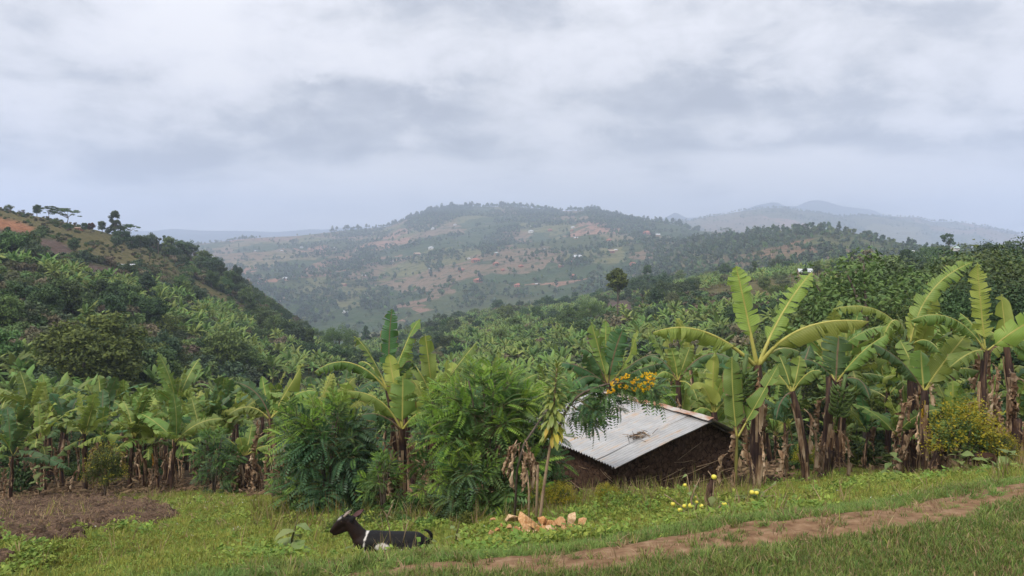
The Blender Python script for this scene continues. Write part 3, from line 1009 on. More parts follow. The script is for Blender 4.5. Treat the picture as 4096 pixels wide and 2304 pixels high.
# ------------------------------------------------------------------ small banana plants for the middle distance
def mid_banana(g):
    ml = MB(); ms = MB()
    h = g.uniform(1.7, 2.3)
    ms.tube(np.array([[0, 0, -0.6], [0.03, 0, h * 0.5], [g.normal(0, 0.1), g.normal(0, 0.1), h]]), [0.12, 0.1, 0.07], 5, 0)
    a = g.uniform(0, 6)
    for i in range(int(g.integers(8, 12))):
        a += 2.4 + g.normal(0, 0.3)
        e0 = np.interp(i, [0, 4, 9], [80, 55, 8]) + g.normal(0, 8)
        L = g.uniform(1.7, 2.4); n = 7; t_ = np.linspace(0, 1, n)
        e = np.radians(e0 - (55 + g.uniform(-20, 30)) * t_ ** 1.3)
        r = np.cumsum(np.cos(e)) * L / n; z = np.cumsum(np.sin(e)) * L / n + h
        P = np.stack([r * math.cos(a), r * math.sin(a), z], -1)
        T, S, N = frames(P, (0, 0, 1) if e0 < 65 else (-math.cos(a), -math.sin(a), 0.4))
        w = 0.29 * np.array([0.1, 0.75, 1, 1, 0.95, 0.75, 0.08])
        for sg in (1, -1):
            edge = P + sg * S * (w * 0.85)[:, None] - N * (w * g.uniform(0.3, 0.9))[:, None]
            jg = 1 + 0.16 * g.normal(0, 1, n)
            edge = P + (edge - P) * jg[:, None]
            G = np.stack([P, (P + edge) / 2 + N * (w * 0.15)[:, None], edge], 1)
            st = np.stack([np.repeat(t_[:, None], 3, 1), np.repeat(np.array([[0, 0.5, 1.0]]) * sg, n, 0)], -1)
            ml.grid(G if sg > 0 else G[:, ::-1], 0, st if sg > 0 else st[:, ::-1])
    return ml, ms


M_leaf_far = foliage_mat("banana_leaf_far", (0.110, 0.180, 0.036), (0.215, 0.285, 0.068), 0.3, 0.5, 0.25, None, 0.035, 0.3)
MIDB = []
for k in range(6):
    ml, ms = mid_banana(np.random.default_rng(40 + k))
    MIDB.append((ml.build("banana_leaves", [M_leaf_far]), ms.build("pseudostem", [M_stem_gr])))
MIDB_J = []
for k in range(6):
    ml, ms = mid_banana(np.random.default_rng(40 + k))
    V0 = np.concatenate(ms.v)
    ml.add(V0, ms.f, 1)
    MIDB_J.append(ml.build("banana_plant_far", [M_leaf_far, M_stem_gr]))


# ------------------------------------------------------------------ trees
M_tree = {
    "dark": foliage_mat("leaves_dark", (0.029, 0.055, 0.017), (0.076, 0.118, 0.036), 0.12, 0.6, 0.2),
    "green": foliage_mat("leaves_green", (0.052, 0.098, 0.024), (0.12, 0.175, 0.044), 0.2, 0.55, 0.25),
    "olive": foliage_mat("leaves_olive", (0.046, 0.064, 0.015), (0.122, 0.142, 0.028), 0.2, 0.6, 0.2),
    "bright": foliage_mat("leaves_bright", (0.075, 0.13, 0.026), (0.165, 0.23, 0.05), 0.25, 0.5, 0.3),
    "pale": foliage_mat("leaves_pale", (0.075, 0.085, 0.04), (0.15, 0.155, 0.07), 0.2, 0.6, 0.2),
    "blue": foliage_mat("leaves_bluegreen", (0.035, 0.063, 0.029), (0.084, 0.120, 0.056), 0.15, 0.6, 0.2),
    "red": foliage_mat("leaves_russet", (0.08, 0.03, 0.018), (0.16, 0.07, 0.03), 0.2, 0.6, 0.2),
    "tan": foliage_mat("leaves_dry", (0.10, 0.085, 0.05), (0.2, 0.165, 0.10), 0.15, 0.7, 0.15),
    "yellow": foliage_mat("leaves_golden", (0.17, 0.19, 0.016), (0.42, 0.34, 0.02), 0.25, 0.5, 0.25, None, 0.01, 0.15),
}


def leaf_quads(mb, C, Nrm, size, g, m=0, asp=0.55):
    n = len(C)
    Nrm = Nrm / (np.linalg.norm(Nrm, axis=1, keepdims=True) + 1e-9)
    A = np.cross(Nrm, g.normal(0, 1, (n, 3))); A /= np.linalg.norm(A, axis=1, keepdims=True) + 1e-9
    B = np.cross(Nrm, A)
    s = (size * g.uniform(0.6, 1.3, n))[:, None]
    k = Nrm * s * 0.18
    mb.quads(np.stack([C - A * s, C - B * s * asp - k, C + A * s, C + B * s * asp - k], 1), m)


def sph(g, n):
    d = g.normal(0, 1, (n, 3))
    return d / np.linalg.norm(d, axis=1, keepdims=True)


def tree_meshes(kind, seed, H=8.0, leaf=0.26, per=60, fol="green"):
    g = np.random.default_rng(seed)
    ctr = []; rad = []; flat = 1.0
    if kind == "round":
        for d in sph(g, 46):
            r = g.uniform(0.45, 1.0)
            ctr.append(np.array([0, 0, 0.60 * H]) + d * r * np.array([0.34, 0.34, 0.34]) * H); rad.append(H * g.uniform(0.08, 0.14))
    elif kind == "dense":
        for d in sph(g, 60):
            r = g.uniform(0.5, 1.0)
            ctr.append(np.array([0, 0, 0.50 * H]) + d * r * np.array([0.42, 0.42, 0.42]) * H); rad.append(H * g.uniform(0.08, 0.15))
    elif kind == "cone":
        for k in range(44):
            z = g.uniform(0.12, 1.0); r = 0.30 * (1 - z) ** 0.7 + 0.03; a = g.uniform(0, 6.28)
            ctr.append(np.array([r * math.cos(a) * g.uniform(0.3, 1), r * math.sin(a) * g.uniform(0.3, 1), z * 0.94]) * H); rad.append(H * g.uniform(0.05, 0.10))
    elif kind == "airy":
        for k in range(17):
            z = g.uniform(0.45, 0.97); r = 0.24 * math.sin((z - 0.35) / 0.7 * 3.1) ** 0.6; a = g.uniform(0, 6.28)
            ctr.append(np.array([r * math.cos(a) * g.uniform(0.4, 1), r * math.sin(a) * g.uniform(0.4, 1), z]) * H); rad.append(H * g.uniform(0.05, 0.095))
    elif kind == "umbrella":
        flat = 0.35
        for k in range(26):
            a = g.uniform(0, 6.28); r = 0.62 * math.sqrt(g.uniform(0.02, 1))
            z = 0.93 - 0.20 * (r / 0.62) ** 2 - g.choice([0, 0.1, 0.2], p=[0.6, 0.25, 0.15])
            ctr.append(np.array([r * math.cos(a), r * math.sin(a), z]) * H); rad.append(H * g.uniform(0.10, 0.16))
    elif kind == "tuft":                      # tall bare trunk, one round head
        for d in sph(g, 30):
            r = g.uniform(0.3, 1.0)
            ctr.append(np.array([0, 0, 0.80 * H]) + d * r * np.array([0.19, 0.19, 0.17]) * H); rad.append(H * g.uniform(0.04, 0.07))
    elif kind == "bush":
        for d in sph(g, 40):
            r = g.uniform(0.4, 1.0)
            ctr.append(np.array([0, 0, 0.36 * H]) + d * r * np.array([0.55, 0.55, 0.42]) * H * np.array([1, 1, 1 if d[2] > 0 else 0.85])); rad.append(H * g.uniform(0.10, 0.2))
    ctr = np.array(ctr); rad = np.array(rad)
    mb = MB()
    for c, r in zip(ctr, rad):
        n = int(per * (r / rad.mean()) ** 2) + 4
        d = sph(g, n)
        pos = c + d * (r * g.uniform(0.45, 1.12, n))[:, None] * np.array([1, 1, 0.8 * flat])
        leaf_quads(mb, pos, d * 0.7 + g.normal(0, 0.5, (n, 3)) + np.array([0, 0, 0.45]), leaf * np.ones(n), g)
    crown = mb.build("tree_crown", [M_tree[fol]], False, st=False)
    mt = MB()
    top = np.array([g.normal(0, 0.03), g.normal(0, 0.03), 0.62]) * H if kind != "tuft" else np.array([0.01, 0, 0.8]) * H
    if kind == "umbrella":
        top = np.array([0.10, 0.05, 0.5]) * H
    if kind == "bush":
        top = np.array([0, 0, 0.4]) * H
    bow = np.array([g.normal(0, 0.04), g.normal(0, 0.04), 0]) * H
    P = bez(np.array([0, 0, -0.06 * H]), top / 2 + bow, top, 7)
    r0 = 0.030 * H if kind not in ("bush", "tuft") else 0.014 * H
    mt.tube(P, np.linspace(r0, r0 * 0.4, 7), 6, 0)
    for i in g.choice(len(ctr), min(9, len(ctr)), replace=False):
        q = P[int(g.integers(3, 7))] if kind not in ("umbrella",) else P[int(g.integers(5, 7))]
        mt.tube(bez(q, (q + ctr[i]) / 2 + np.array([0, 0, 0.04 * H]), ctr[i], 4), np.linspace(r0 * 0.38, r0 * 0.12, 4), 4, 0, False)
    return crown, mt.build("tree_trunk", [M_bark])


TREES = {}


def tree_kind(kind, fol, nv=3, **kw):
    TREES[(kind, fol)] = [tree_meshes(kind, 100 + 7 * k + hash_(kind + fol), fol=fol, **kw) for k in range(nv)]


def hash_(s):
    return sum((i + 1) * ord(c) for i, c in enumerate(s)) % 1000


for kind, fol, nv, kw in [("round", "dark", 3, {}), ("round", "green", 3, {}), ("dense", "dark", 3, {}), ("dense", "green", 3, {}), ("dense", "bright", 2, {}), ("dense", "blue", 2, {}),
                          ("cone", "dark", 3, {}), ("cone", "blue", 2, {}), ("airy", "blue", 3, {}), ("airy", "dark", 2, {}), ("umbrella", "dark", 2, {"per": 75}), ("tuft", "olive", 1, {"per": 80, "leaf": 0.2}),
                          ("bush", "green", 3, {}), ("bush", "dark", 2, {}), ("bush", "pale", 2, {}), ("bush", "olive", 2, {}), ("bush", "tan", 2, {"leaf": 0.2}), ("round", "pale", 1, {}), ("round", "red", 1, {}), ("airy", "tan", 1, {}),
                          ("round", "blue", 2, {})]:
    tree_kind(kind, fol, nv, **kw)


def place_tree(kind, fol, loc, h, label, g, group=None, name="tree", cat="tree", wide=1.0):
    cr_, tr_ = TREES[(kind, fol)][int(g.integers(len(TREES[(kind, fol)])))]
    s = h / 8.0
    t = thing(name, label, cat, loc, (0, 0, g.uniform(0, 6.28)), (s * wide, s * wide, s), group)
    part("crown", cr_, t)
    part("trunk", tr_, t)
    return t


# ------------------------------------------------------------------ scattering of what nobody could count
def template_coll(name, meshes):
    c = bpy.data.collections.new(name)
    for i, mm in enumerate(meshes):
        ob("%s_%02d" % (name, i), mm, col=c)
    return c


def scatter(name, P, rot, scl, idx, coll, **pr):
    n = len(P)
    me = bpy.data.meshes.new(name)
    me.from_pydata(np.asarray(P, float).tolist(), [], [])
    a = me.attributes.new("rot", "FLOAT_VECTOR", "POINT"); a.data.foreach_set("vector", np.asarray(rot, np.float32).ravel())
    a = me.attributes.new("scl", "FLOAT_VECTOR", "POINT"); a.data.foreach_set("vector", np.asarray(scl, np.float32).ravel())
    a = me.attributes.new("idx", "INT", "POINT"); a.data.foreach_set("value", np.asarray(idx, np.int32))
    ng = bpy.data.node_groups.new(name, "GeometryNodeTree")
    ng.interface.new_socket("Geometry", in_out="INPUT", socket_type="NodeSocketGeometry")
    ng.interface.new_socket("Geometry", in_out="OUTPUT", socket_type="NodeSocketGeometry")
    gi = ng.nodes.new("NodeGroupInput"); go = ng.nodes.new("NodeGroupOutput")
    ip = ng.nodes.new("GeometryNodeInstanceOnPoints"); ci = ng.nodes.new("GeometryNodeCollectionInfo")
    ci.inputs["Collection"].default_value = coll; ci.inputs["Separate Children"].default_value = True; ci.inputs["Reset Children"].default_value = True

    def na(nm, ty):
        q = ng.nodes.new("GeometryNodeInputNamedAttribute"); q.data_type = ty; q.inputs["Name"].default_value = nm
        return [o for o in q.outputs if o.enabled and o.name == "Attribute"][0]
    lk(ng, gi.outputs[0], ip.inputs["Points"]); lk(ng, ci.outputs[0], ip.inputs["Instance"])
    ip.inputs["Pick Instance"].default_value = True
    lk(ng, na("idx", "INT"), ip.inputs["Instance Index"])
    er = ng.nodes.new("FunctionNodeEulerToRotation")
    lk(ng, na("rot", "FLOAT_VECTOR"), er.inputs[0]); lk(ng, er.outputs[0], ip.inputs["Rotation"])
    lk(ng, na("scl", "FLOAT_VECTOR"), ip.inputs["Scale"])
    lk(ng, ip.outputs[0], go.inputs[0])
    o = ob(name, me, **pr)
    md = o.modifiers.new("scatter", "NODES"); md.node_group = ng
    return o
# ------------------------------------------------------------------ what grows and stands on the hills
import bmesh
gh = np.random.default_rng(77)
tree_kind("dense", "olive", 1, per=230, leaf=0.17)
TREES[("dense", "olive")] = [tree_meshes("dense", 321, fol="olive", per=230, leaf=0.17)]
TREES[("dense", "citrus")] = [tree_meshes("round", 333, fol="green", per=170, leaf=0.105), tree_meshes("round", 334, fol="olive", per=170, leaf=0.105)]
TREES[("dense", "deep")] = [tree_meshes("dense", 340 + k, fol=["green", "olive", "dark", "dark"][k], per=260, leaf=0.085) for k in range(4)]


def terr(px, Y):
    if Y <= 46:
        x = wx(px, Y)
        return np.array([x, Y, float(gz(x, Y))])
    i = np.interp(px, valley.pxs, np.arange(len(valley.pxs)))
    yc = np.interp(px, valley.pxs, valley.y[:, 149])
    tt = np.clip((Y - 45) / (yc - 45), 0, 1)
    P = valley.pos(np.array([float(px)]), np.array([tt]))[0]
    return np.array([P[0], P[1], P[2]])


def on(S, px, sy):
    return S.solve(px, sy)


def hill_tree(S, kind, fol, px, sy, hpx, label, group=None, wide=1.0, **kw):
    P = on(S, px, sy)
    h = hpx * P[1] / F
    return place_tree(kind, fol, P - np.array([0, 0, 0.02 * h]), h, label, gh, group, wide=wide, **kw)


# trees on the skyline of the left hill, one by one
for a in [
    ("bush", "olive", 8, 210, 9, "scraggly olive bush on the hill crest at the left edge", 1.0),
    ("bush", "tan", 22, 213, 6, "thin leafless bush on the grassy crest beside the olive bush", 1.0),
    ("round", "dark", 37, 216, 13, "small dark round tree starting the clump on the left hill crest", 1.0),
    ("umbrella", "dark", 50, 221, 16, "flat-topped dark tree in the middle of the crest clump", 0.9),
    ("umbrella", "dark", 66, 226, 19, "widest flat-topped dark tree at the right end of the crest clump", 1.1),
    ("bush", "green", 55, 225, 9, "light green bush under the flat-topped trees on the crest", 1.0),
    ("bush", "dark", 68, 229, 8, "dark low bush under the widest flat-topped tree", 1.2),
    ("round", "dark", 84, 232, 10, "small dark tree beside the brick wall on the hill crest", 1.0),
    ("round", "red", 91, 233, 11, "reddish small tree on the hill crest among dark ones", 1.0),
    ("round", "dark", 102, 233, 13, "dark bushy tree just left of the tall dark tree on the crest", 1.0),
    ("cone", "dark", 115, 237, 27, "tall dark pointed tree rising highest on the left hill crest", 1.1),
    ("umbrella", "dark", 129, 236, 16, "umbrella-shaped tree with bare forked trunk leaning beside the tall dark tree", 0.95),
    ("dense", "dark", 122, 244, 16, "dark spreading bush under the umbrella-shaped tree", 1.3),
    ("airy", "dark", 166, 243, 16, "lone airy tree with a bare trunk standing against the pale sky on the ridge", 1.1),
    ("bush", "pale", 138, 236, 6, "small ragged shrub on the ridge between the umbrella tree and the lone tree", 1.0),
    ("round", "blue", 237, 283, 20, "rounded tree sticking out above the descending ridge line", 0.8),
    ("dense", "dark", 74, 251, 15, "single dark round tree beside the bare brown field", 0.9),
    ("dense", "olive", 93, 406, 97, "biggest olive-green rounded tree standing above the banana plants at lower left", 1.28),
    ("round", "red", 165, 323, 14, "russet-leaved small tree in the banana grove on the hillside", 1.0),
    ("dense", "dark", 152, 329, 22, "dark round tree in front of the russet one", 0.9),
    ("dense", "bright", 226, 372, 50, "bright green leafy tree low on the left slope beside the dark thicket", 0.95),
    ("cone", "blue", 146, 306, 34, "tall feathery grey-green tree with a thin bare trunk on the hillside", 1.3),
]:
    hill_tree(left_hill, a[0], a[1], a[2], a[3], a[4], a[5], "trees on the left hill" if a[0] != "bush" else "bushes on the left hill crest", a[6])

ADJ = {("dense", "dark"): "dense dark", ("round", "green"): "round mid-green", ("dense", "green"): "dense mid-green", ("bush", "olive"): "low olive-green", ("cone", "dark"): "pointed dark", ("dense", "blue"): "dense grey-green",
       ("round", "dark"): "round dark", ("airy", "blue"): "airy grey-green", ("round", "blue"): "round grey-green", ("bush", "green"): "low fresh-green", ("bush", "dark"): "low dark", ("bush", "pale"): "low pale", ("bush", "tan"): "low dry tan", ("round", "pale"): "round pale"}
RIDGE = [(140, 250, 17), (150, 250, 18), (158, 254, 16), (170, 256, 20), (178, 258, 20), (186, 262, 22), (194, 266, 22), (202, 271, 22), (210, 276, 22), (216, 282, 24), (222, 287, 22),
         (228, 291, 22), (234, 294, 22), (241, 300, 18), (200, 276, 20), (212, 288, 18), (206, 266, 14), (182, 268, 14), (164, 262, 12), (246, 306, 20), (132, 250, 14), (116, 250, 15), (150, 262, 14)]
for i, (px, sy, h) in enumerate(RIDGE):
    k = [("dense", "dark"), ("round", "blue"), ("airy", "blue"), ("round", "green")][i % 4]
    hill_tree(left_hill, k[0], k[1], px, sy, h * 1.05, ADJ[k] + " tree in the belt following the falling left ridge line", "trees along the left ridge line", 1.0)
DARKS = [(3, 262, 34), (14, 266, 40), (26, 268, 38), (36, 272, 34), (8, 246, 20), (44, 320, 40), (58, 318, 48), (70, 322, 44), (36, 316, 30), (100, 312, 34), (116, 316, 40), (128, 318, 36), (88, 328, 30),
         (196, 308, 24), (178, 302, 24), (186, 312, 20), (8, 330, 40), (22, 350, 30), (160, 372, 44), (176, 378, 40), (148, 398, 60), (168, 404, 50), (206, 360, 26), (40, 410, 46), (250, 322, 26), (262, 330, 26), (274, 338, 26), (286, 346, 28),
         (298, 352, 30), (310, 360, 32), (258, 346, 22), (246, 376, 34), (270, 368, 24), (130, 350, 30), (196, 340, 20), (238, 340, 20)]
for i, (px, sy, h) in enumerate(DARKS):
    k = [("dense", "dark"), ("dense", "green"), ("round", "dark"), ("dense", "blue"), ("cone", "dark")][i % 5]
    hill_tree(left_hill, k[0], k[1], px, sy, h, ADJ[k] + " tree growing among banana plants on the left hillside", "trees among the bananas of the left hillside", 1.0)
for i in range(46):
    px = gh.uniform(-10, 300); sy = gh.uniform(255, 400)
    P = left_hill.solve(px, sy)
    c = left_hill._bil(left_hill.cov.max(-1), np.array([px]), np.array([np.interp(P[1], left_hill.y[int(np.interp(px, left_hill.pxs, np.arange(250)))], left_hill.t)]))[0]
    if c > 0.3 or P[1] < 62:
        continue
    h = gh.uniform(2.0, 5.0)
    k = [("bush", "green"), ("bush", "dark"), ("bush", "pale"), ("bush", "olive"), ("round", "green")][i % 5]
    place_tree(k[0], k[1], P, h, ADJ[k] + " shrub scattered over the left hillside", gh, "shrubs on the left hillside", name="shrub", cat="shrub", wide=1.1)

# the valley and the slope on the right
for a in [
    ("tuft", "olive", 617, 330, 64, "tall tree with long bare pale trunk and one round head rising from the valley", 1.0),
    ("dense", "deep", 337, 372, 54, "biggest dark bushy tree at the valley edge below the left hill", 0.75),
    ("dense", "deep", 590, 328, 32, "wide dark round tree right of the small silver roof in the valley", 1.25),
    ("dense", "green", 568, 330, 26, "mid-green round tree between the silver roof and the wide dark tree", 1.1),
    ("round", "pale", 673, 314, 24, "pale umbrella-like papaya tree with bare trunk on the valley slope", 0.8),
    ("dense", "dark", 699, 336, 18, "wide low dark bush behind the tallest banana leaves", 1.5),
    ("dense", "deep", 805, 322, 32, "dark green tree behind the banana leaf pointing right", 1.2),
    ("airy", "tan", 866, 282, 34, "dry greyish tree with bare twigs on the right slope", 1.2),
    ("airy", "dark", 852, 278, 30, "thin airy tree just left of the dry greyish tree", 0.9),
]:
    hill_tree(valley, a[0], a[1], a[2], a[3], a[4], a[5], "trees in the valley", a[6])
VAL = [(498, 309, 12), (437, 311, 10), (505, 324, 18), (514, 318, 14), (449, 334, 16), (366, 340, 18), (440, 354, 20), (457, 364, 18), (500, 350, 20), (390, 333, 12), (412, 340, 16), (350, 350, 20), (385, 360, 16),
       (420, 372, 22), (478, 334, 13), (530, 342, 15), (555, 352, 14), (600, 340, 14), (640, 296, 20), (648, 293, 24), (663, 296, 22), (630, 296, 16), (680, 285, 14), (695, 292, 14), (708, 276, 10), (725, 274, 14), (754, 281, 17),
       (776, 272, 14), (789, 272, 11), (817, 276, 14), (740, 300, 16), (769, 316, 18), (720, 318, 14), (660, 330, 16), (745, 330, 18), (800, 300, 14), (830, 292, 16), (846, 310, 24), (700, 264, 9), (735, 268, 9), (805, 284, 14), (520, 300, 8), (545, 298, 9),
       (575, 296, 9), (600, 293, 9), (475, 312, 9), (460, 310, 8), (400, 322, 10), (376, 330, 11), (610, 290, 9), (715, 284, 12), (765, 290, 13), (785, 296, 14), (840, 275, 15), (470, 346, 16), (545, 330, 14), (640, 318, 16), (655, 306, 13)]
for i, (px, sy, h) in enumerate(VAL):
    k = [("dense", "dark"), ("round", "green"), ("dense", "green"), ("bush", "olive"), ("dense", "green"), ("cone", "dark"), ("dense", "blue")][i % 7]
    hill_tree(valley, k[0], k[1], px, sy, h * 1.2, ADJ[k] + " tree standing among the banana fields of the valley", "trees in the valley", 1.0)
for i in range(70):
    px = gh.uniform(600, 1040) if i % 3 else gh.uniform(340, 620); sy = gh.uniform(262, 330) if px > 600 else gh.uniform(310, 380)
    P = valley.solve(px, sy)
    if P[1] < 75:
        continue
    k = [("bush", "green"), ("bush", "dark"), ("bush", "pale"), ("bush", "olive"), ("bush", "tan"), ("round", "green"), ("round", "pale")][i % 7]
    place_tree(k[0], k[1], P, gh.uniform(1.8, 4.2), ADJ[k] + " shrub in the brush of the valley slope", gh, "shrubs on the valley slope", name="shrub", cat="shrub", wide=1.2)
# the dark wood on the right, behind the banana plants
RT = [(872, 37, 262, "citrus", 1.05, "leafy tree with big glossy yellow-green leaves behind the right-hand bananas"), (842, 40, 284, "citrus", 0.9, "smaller glossy-leaved tree left of the big one behind the bananas"),
      (905, 44, 258, "deep", 1.0, None), (938, 46, 250, "deep", 1.1, None), (968, 44, 255, "deep", 1.1, None), (1000, 47, 247, "deep", 1.1, None), (1032, 44, 243, "deep", 1.1, None), (920, 52, 252, "deep", 1.0, None),
      (985, 54, 246, "deep", 1.0, None), (1050, 38, 262, "deep", 1.0, None), (955, 36, 292, "deep", 1.1, None), (1010, 35, 285, "deep", 1.1, None), (820, 48, 300, "deep", 0.9, None), (890, 60, 262, "deep", 0.9, None),
      (1020, 66, 240, "deep", 1.0, None), (800, 42, 322, "deep", 1.0, None), (780, 50, 330, "deep", 1.0, None), (905, 33, 310, "deep", 1.0, None)]
for px, Y, top, k, w, lb in RT:
    P = terr(px, Y)
    h = (wz(top, Y) - P[2]) * 1.10
    place_tree("dense", k, P, h, lb or "dense dark tree in the thick wood behind the right-hand banana plants", gh, None if lb else "trees of the dark wood on the right", wide=w)
# trees breaking the skyline on the right
for px, sy, h, kd, w, lb in [(948, 258, 30, ("airy", "blue"), 1.0, "tall bare-trunked tree with a tufted crown on the right skyline"), (922, 258, 17, ("airy", "dark"), 1.2, "forked small tree left of the tall one on the right skyline"),
                             (908, 256, 15, ("round", "dark"), 1.0, "round dark tree at the left end of the right skyline row"), (895, 258, 14, ("bush", "green"), 1.0, "light green bush on the right skyline"),
                             (970, 258, 13, ("round", "green"), 1.0, "small dark tree beside the white roof on the right skyline"), (1012, 256, 22, ("umbrella", "dark"), 1.0, "broad flat-topped tree at the right edge of the skyline")]:
    hill_tree(valley, kd[0], kd[1], px, sy, h, lb, "trees on the right skyline", w)
for i, (px, sy, h, kd) in enumerate([(797, 231, 9, "dense"), (806, 231, 9, "dense"), (800, 233, 8, "round"), (839, 231, 10, "cone"), (846, 232, 6, "round"), (854, 234, 6, "round"), (868, 237, 8, "dense"), (876, 239, 7, "round"),
                                     (883, 241, 7, "round"), (770, 234, 5, "round"), (778, 234, 6, "dense"), (787, 233, 6, "round"), (893, 244, 6, "round"), (727, 234, 7, "umbrella")]):
    hill_tree(mid_hill if i < 13 else centre_hill, kd, "dark", px, sy, h, "small dark tree on the crest of the wooded hill at right" if i < 13 else "lone flat-topped tree on the low ridge below the far hills",
              "trees on the wooded hill crest" if i < 13 else None, 1.1)

# ------------------------------------------------------------------ houses
M_wall = {"tan": simple_mat("plaster_tan", [(0.30, 0.19, 0.12), (0.42, 0.29, 0.2)], 2), "brick": simple_mat("brick_wall", [(0.26, 0.11, 0.07), (0.36, 0.17, 0.11)], 2), "white": simple_mat("plaster_white", [(0.55, 0.53, 0.5), (0.7, 0.68, 0.65)], 2)}
M_roofs = {"red": simple_mat("rusty_red_roof", [(0.30, 0.105, 0.065), (0.40, 0.155, 0.10)], 1.5, 0.7), "silver": simple_mat("iron_sheet_roof", [(0.42, 0.43, 0.45), (0.56, 0.57, 0.59)], 1.5, 0.5),
           "purple": simple_mat("maroon_roof", [(0.19, 0.07, 0.08), (0.26, 0.11, 0.12)], 1.5, 0.7), "tan": simple_mat("tan_roof", [(0.30, 0.20, 0.14), (0.4, 0.29, 0.2)], 1.5, 0.8), "green": simple_mat("pale_green_roof", [(0.35, 0.45, 0.40), (0.45, 0.55, 0.5)], 1.5, 0.6)}
M_open = simple_mat("dark_opening", [(0.03, 0.025, 0.02), (0.05, 0.04, 0.035)], 3)


def house_parts(hip, wall, roof, W=9.0, D=7.0, H=2.7, rise=2.0):
    w, d, o = W / 2, D / 2, 0.5
    mw = MB()
    V = [(-w, -d, -1.5), (w, -d, -1.5), (w, d, -1.5), (-w, d, -1.5), (-w, -d, H), (w, -d, H), (w, d, H), (-w, d, H)]
    Fq = [(0, 1, 5, 4), (1, 2, 6, 5), (2, 3, 7, 6), (3, 0, 4, 7)]
    if not hip:
        V += [(-w, 0, H + rise * 0.93), (w, 0, H + rise * 0.93)]
        Fq += [(4, 7, 8), (5, 9, 6)]
    mw.add(V, Fq, 0)
    mr = MB()
    r0 = w - d if hip else w + o
    for th in (0.0, 0.09):
        z0, z1 = H - 0.12 + th, H + rise + th
        V = [(-w - o, -d - o, z0), (w + o, -d - o, z0), (w + o, d + o, z0), (-w - o, d + o, z0), (-r0, 0, z1), (r0, 0, z1)]
        mr.add(V, [(0, 1, 5, 4), (2, 3, 4, 5)] + ([(1, 2, 5), (3, 0, 4)] if hip else []), 0)
    out = [("wall", mw.build("house_wall", [M_wall[wall]], False, st=False)), ("roof", mr.build("house_roof", [M_roofs[roof]], False, st=False))]
    md_ = MB()
    md_.add([(-0.5, -d - 0.03, -0.2), (0.5, -d - 0.03, -0.2), (0.5, -d - 0.03, 1.95), (-0.5, -d - 0.03, 1.95)], [(0, 1, 2, 3)], 0)
    out.append(("door", md_.build("house_door", [M_open], False, st=False)))
    for sx in (-w * 0.58, w * 0.58):
        mv = MB()
        mv.add([(sx - 0.5, -d - 0.03, 0.9), (sx + 0.5, -d - 0.03, 0.9), (sx + 0.5, -d - 0.03, 1.9), (sx - 0.5, -d - 0.03, 1.9)], [(0, 1, 2, 3)], 0)
        out.append(("window", mv.build("house_window", [M_open], False, st=False)))
    return out


HOUSE = {(h, w, r): house_parts(h, w, r) for h, w, r in [(True, "brick", "red"), (False, "tan", "red"), (False, "tan", "silver"), (True, "white", "silver"), (False, "tan", "tan"), (True, "brick", "purple"), (False, "white", "green"), (False, "brick", "tan")]}


def house(S, px, sy, wpx, key, label, group=None, rz=None, wide=1.0, lift=0.0):
    P = S.solve(px, sy)
    s = wpx * P[1] / F / 9.6
    t = thing("house", label, "house", P + np.array([0, 0, lift]), (0, 0, gh.uniform(-0.7, 0.7) if rz is None else rz), (s * wide, s, s), group)
    w_ = None
    for nm, me_ in HOUSE[key]:
        q = part(nm, me_, t if nm in ("wall", "roof") else w_)
        w_ = q if nm == "wall" else w_
    return t


for px, sy, w in [(475.5, 262, 8), (496, 265, 6), (521, 267, 5), (461.6, 271, 5.5), (478, 282, 8), (550, 231, 4.2), (572, 231, 3.2), (609, 241, 4.5), (633, 265, 6), (573, 277, 6), (518, 287, 7), (503, 271, 4), (571, 263, 4.5), (647, 234.5, 7.5)]:
    house(centre_hill, px, sy, w, (True, "brick", "red"), "small house with a rusty red hipped roof on the central hillside", "red-roofed houses on the central hill")
for px, sy, w in [(611, 253, 6.5), (561, 267, 5), (344, 286, 5), (417, 255.5, 6), (283, 300, 5)]:
    house(centre_hill, px, sy, w, (False, "brick", "tan"), "bare brick house with a tan roof on the central hillside", "brick houses on the central hill")
for px, sy, w in [(531, 232.5, 5), (433, 229.5, 4), (455, 225.5, 3), (353, 241, 2.6), (335, 249, 3.5), (431, 249, 5), (496, 254, 4), (469, 259, 3), (392, 262.5, 3), (364, 277, 4), (356, 295.5, 5), (345, 313, 5), (658, 236, 4.5), (616, 251, 3.5), (533, 227, 4.5), (576, 239, 4),
                  (536, 285, 3), (573, 228, 3.5), (286, 280, 6), (260, 283.5, 5), (256, 252, 3), (282, 251.6, 3), (301.5, 248, 3), (278, 302, 5), (430, 270, 3), (545, 250, 3)]:
    house(centre_hill, px, sy, w, (True, "white", "silver") if int(px) % 2 else (False, "tan", "silver"), "small house with a pale iron roof on the central hillside", "pale-roofed houses on the central hill")
house(centre_hill, 577, 259.5, 9, (False, "tan", "silver"), "largest house on the central hill, grey gabled roof over tan walls", rz=0.3)
house(left_hill, 125, 267.5, 15, (False, "tan", "silver"), "long low house with a pale silver roof on the left hillside", rz=0.15, wide=1.2, lift=-1.0)
house(left_hill, 9, 296, 16, (True, "white", "silver"), "house with a white roof half hidden by trees at the left edge", rz=0.3)
house(left_hill, 149, 241, 9, (False, "brick", "tan"), "brown brick building on the left ridge beside the lone tree", rz=0.5, wide=1.6)
house(left_hill, 79, 230, 6, (False, "brick", "tan"), "low brick building on the hill crest behind dark trees", rz=0.2, wide=1.4)
house(valley, 806, 276, 15, (False, "tan", "silver"), "tan house with a silver roof on the slope behind the tall banana plant", rz=-0.2)
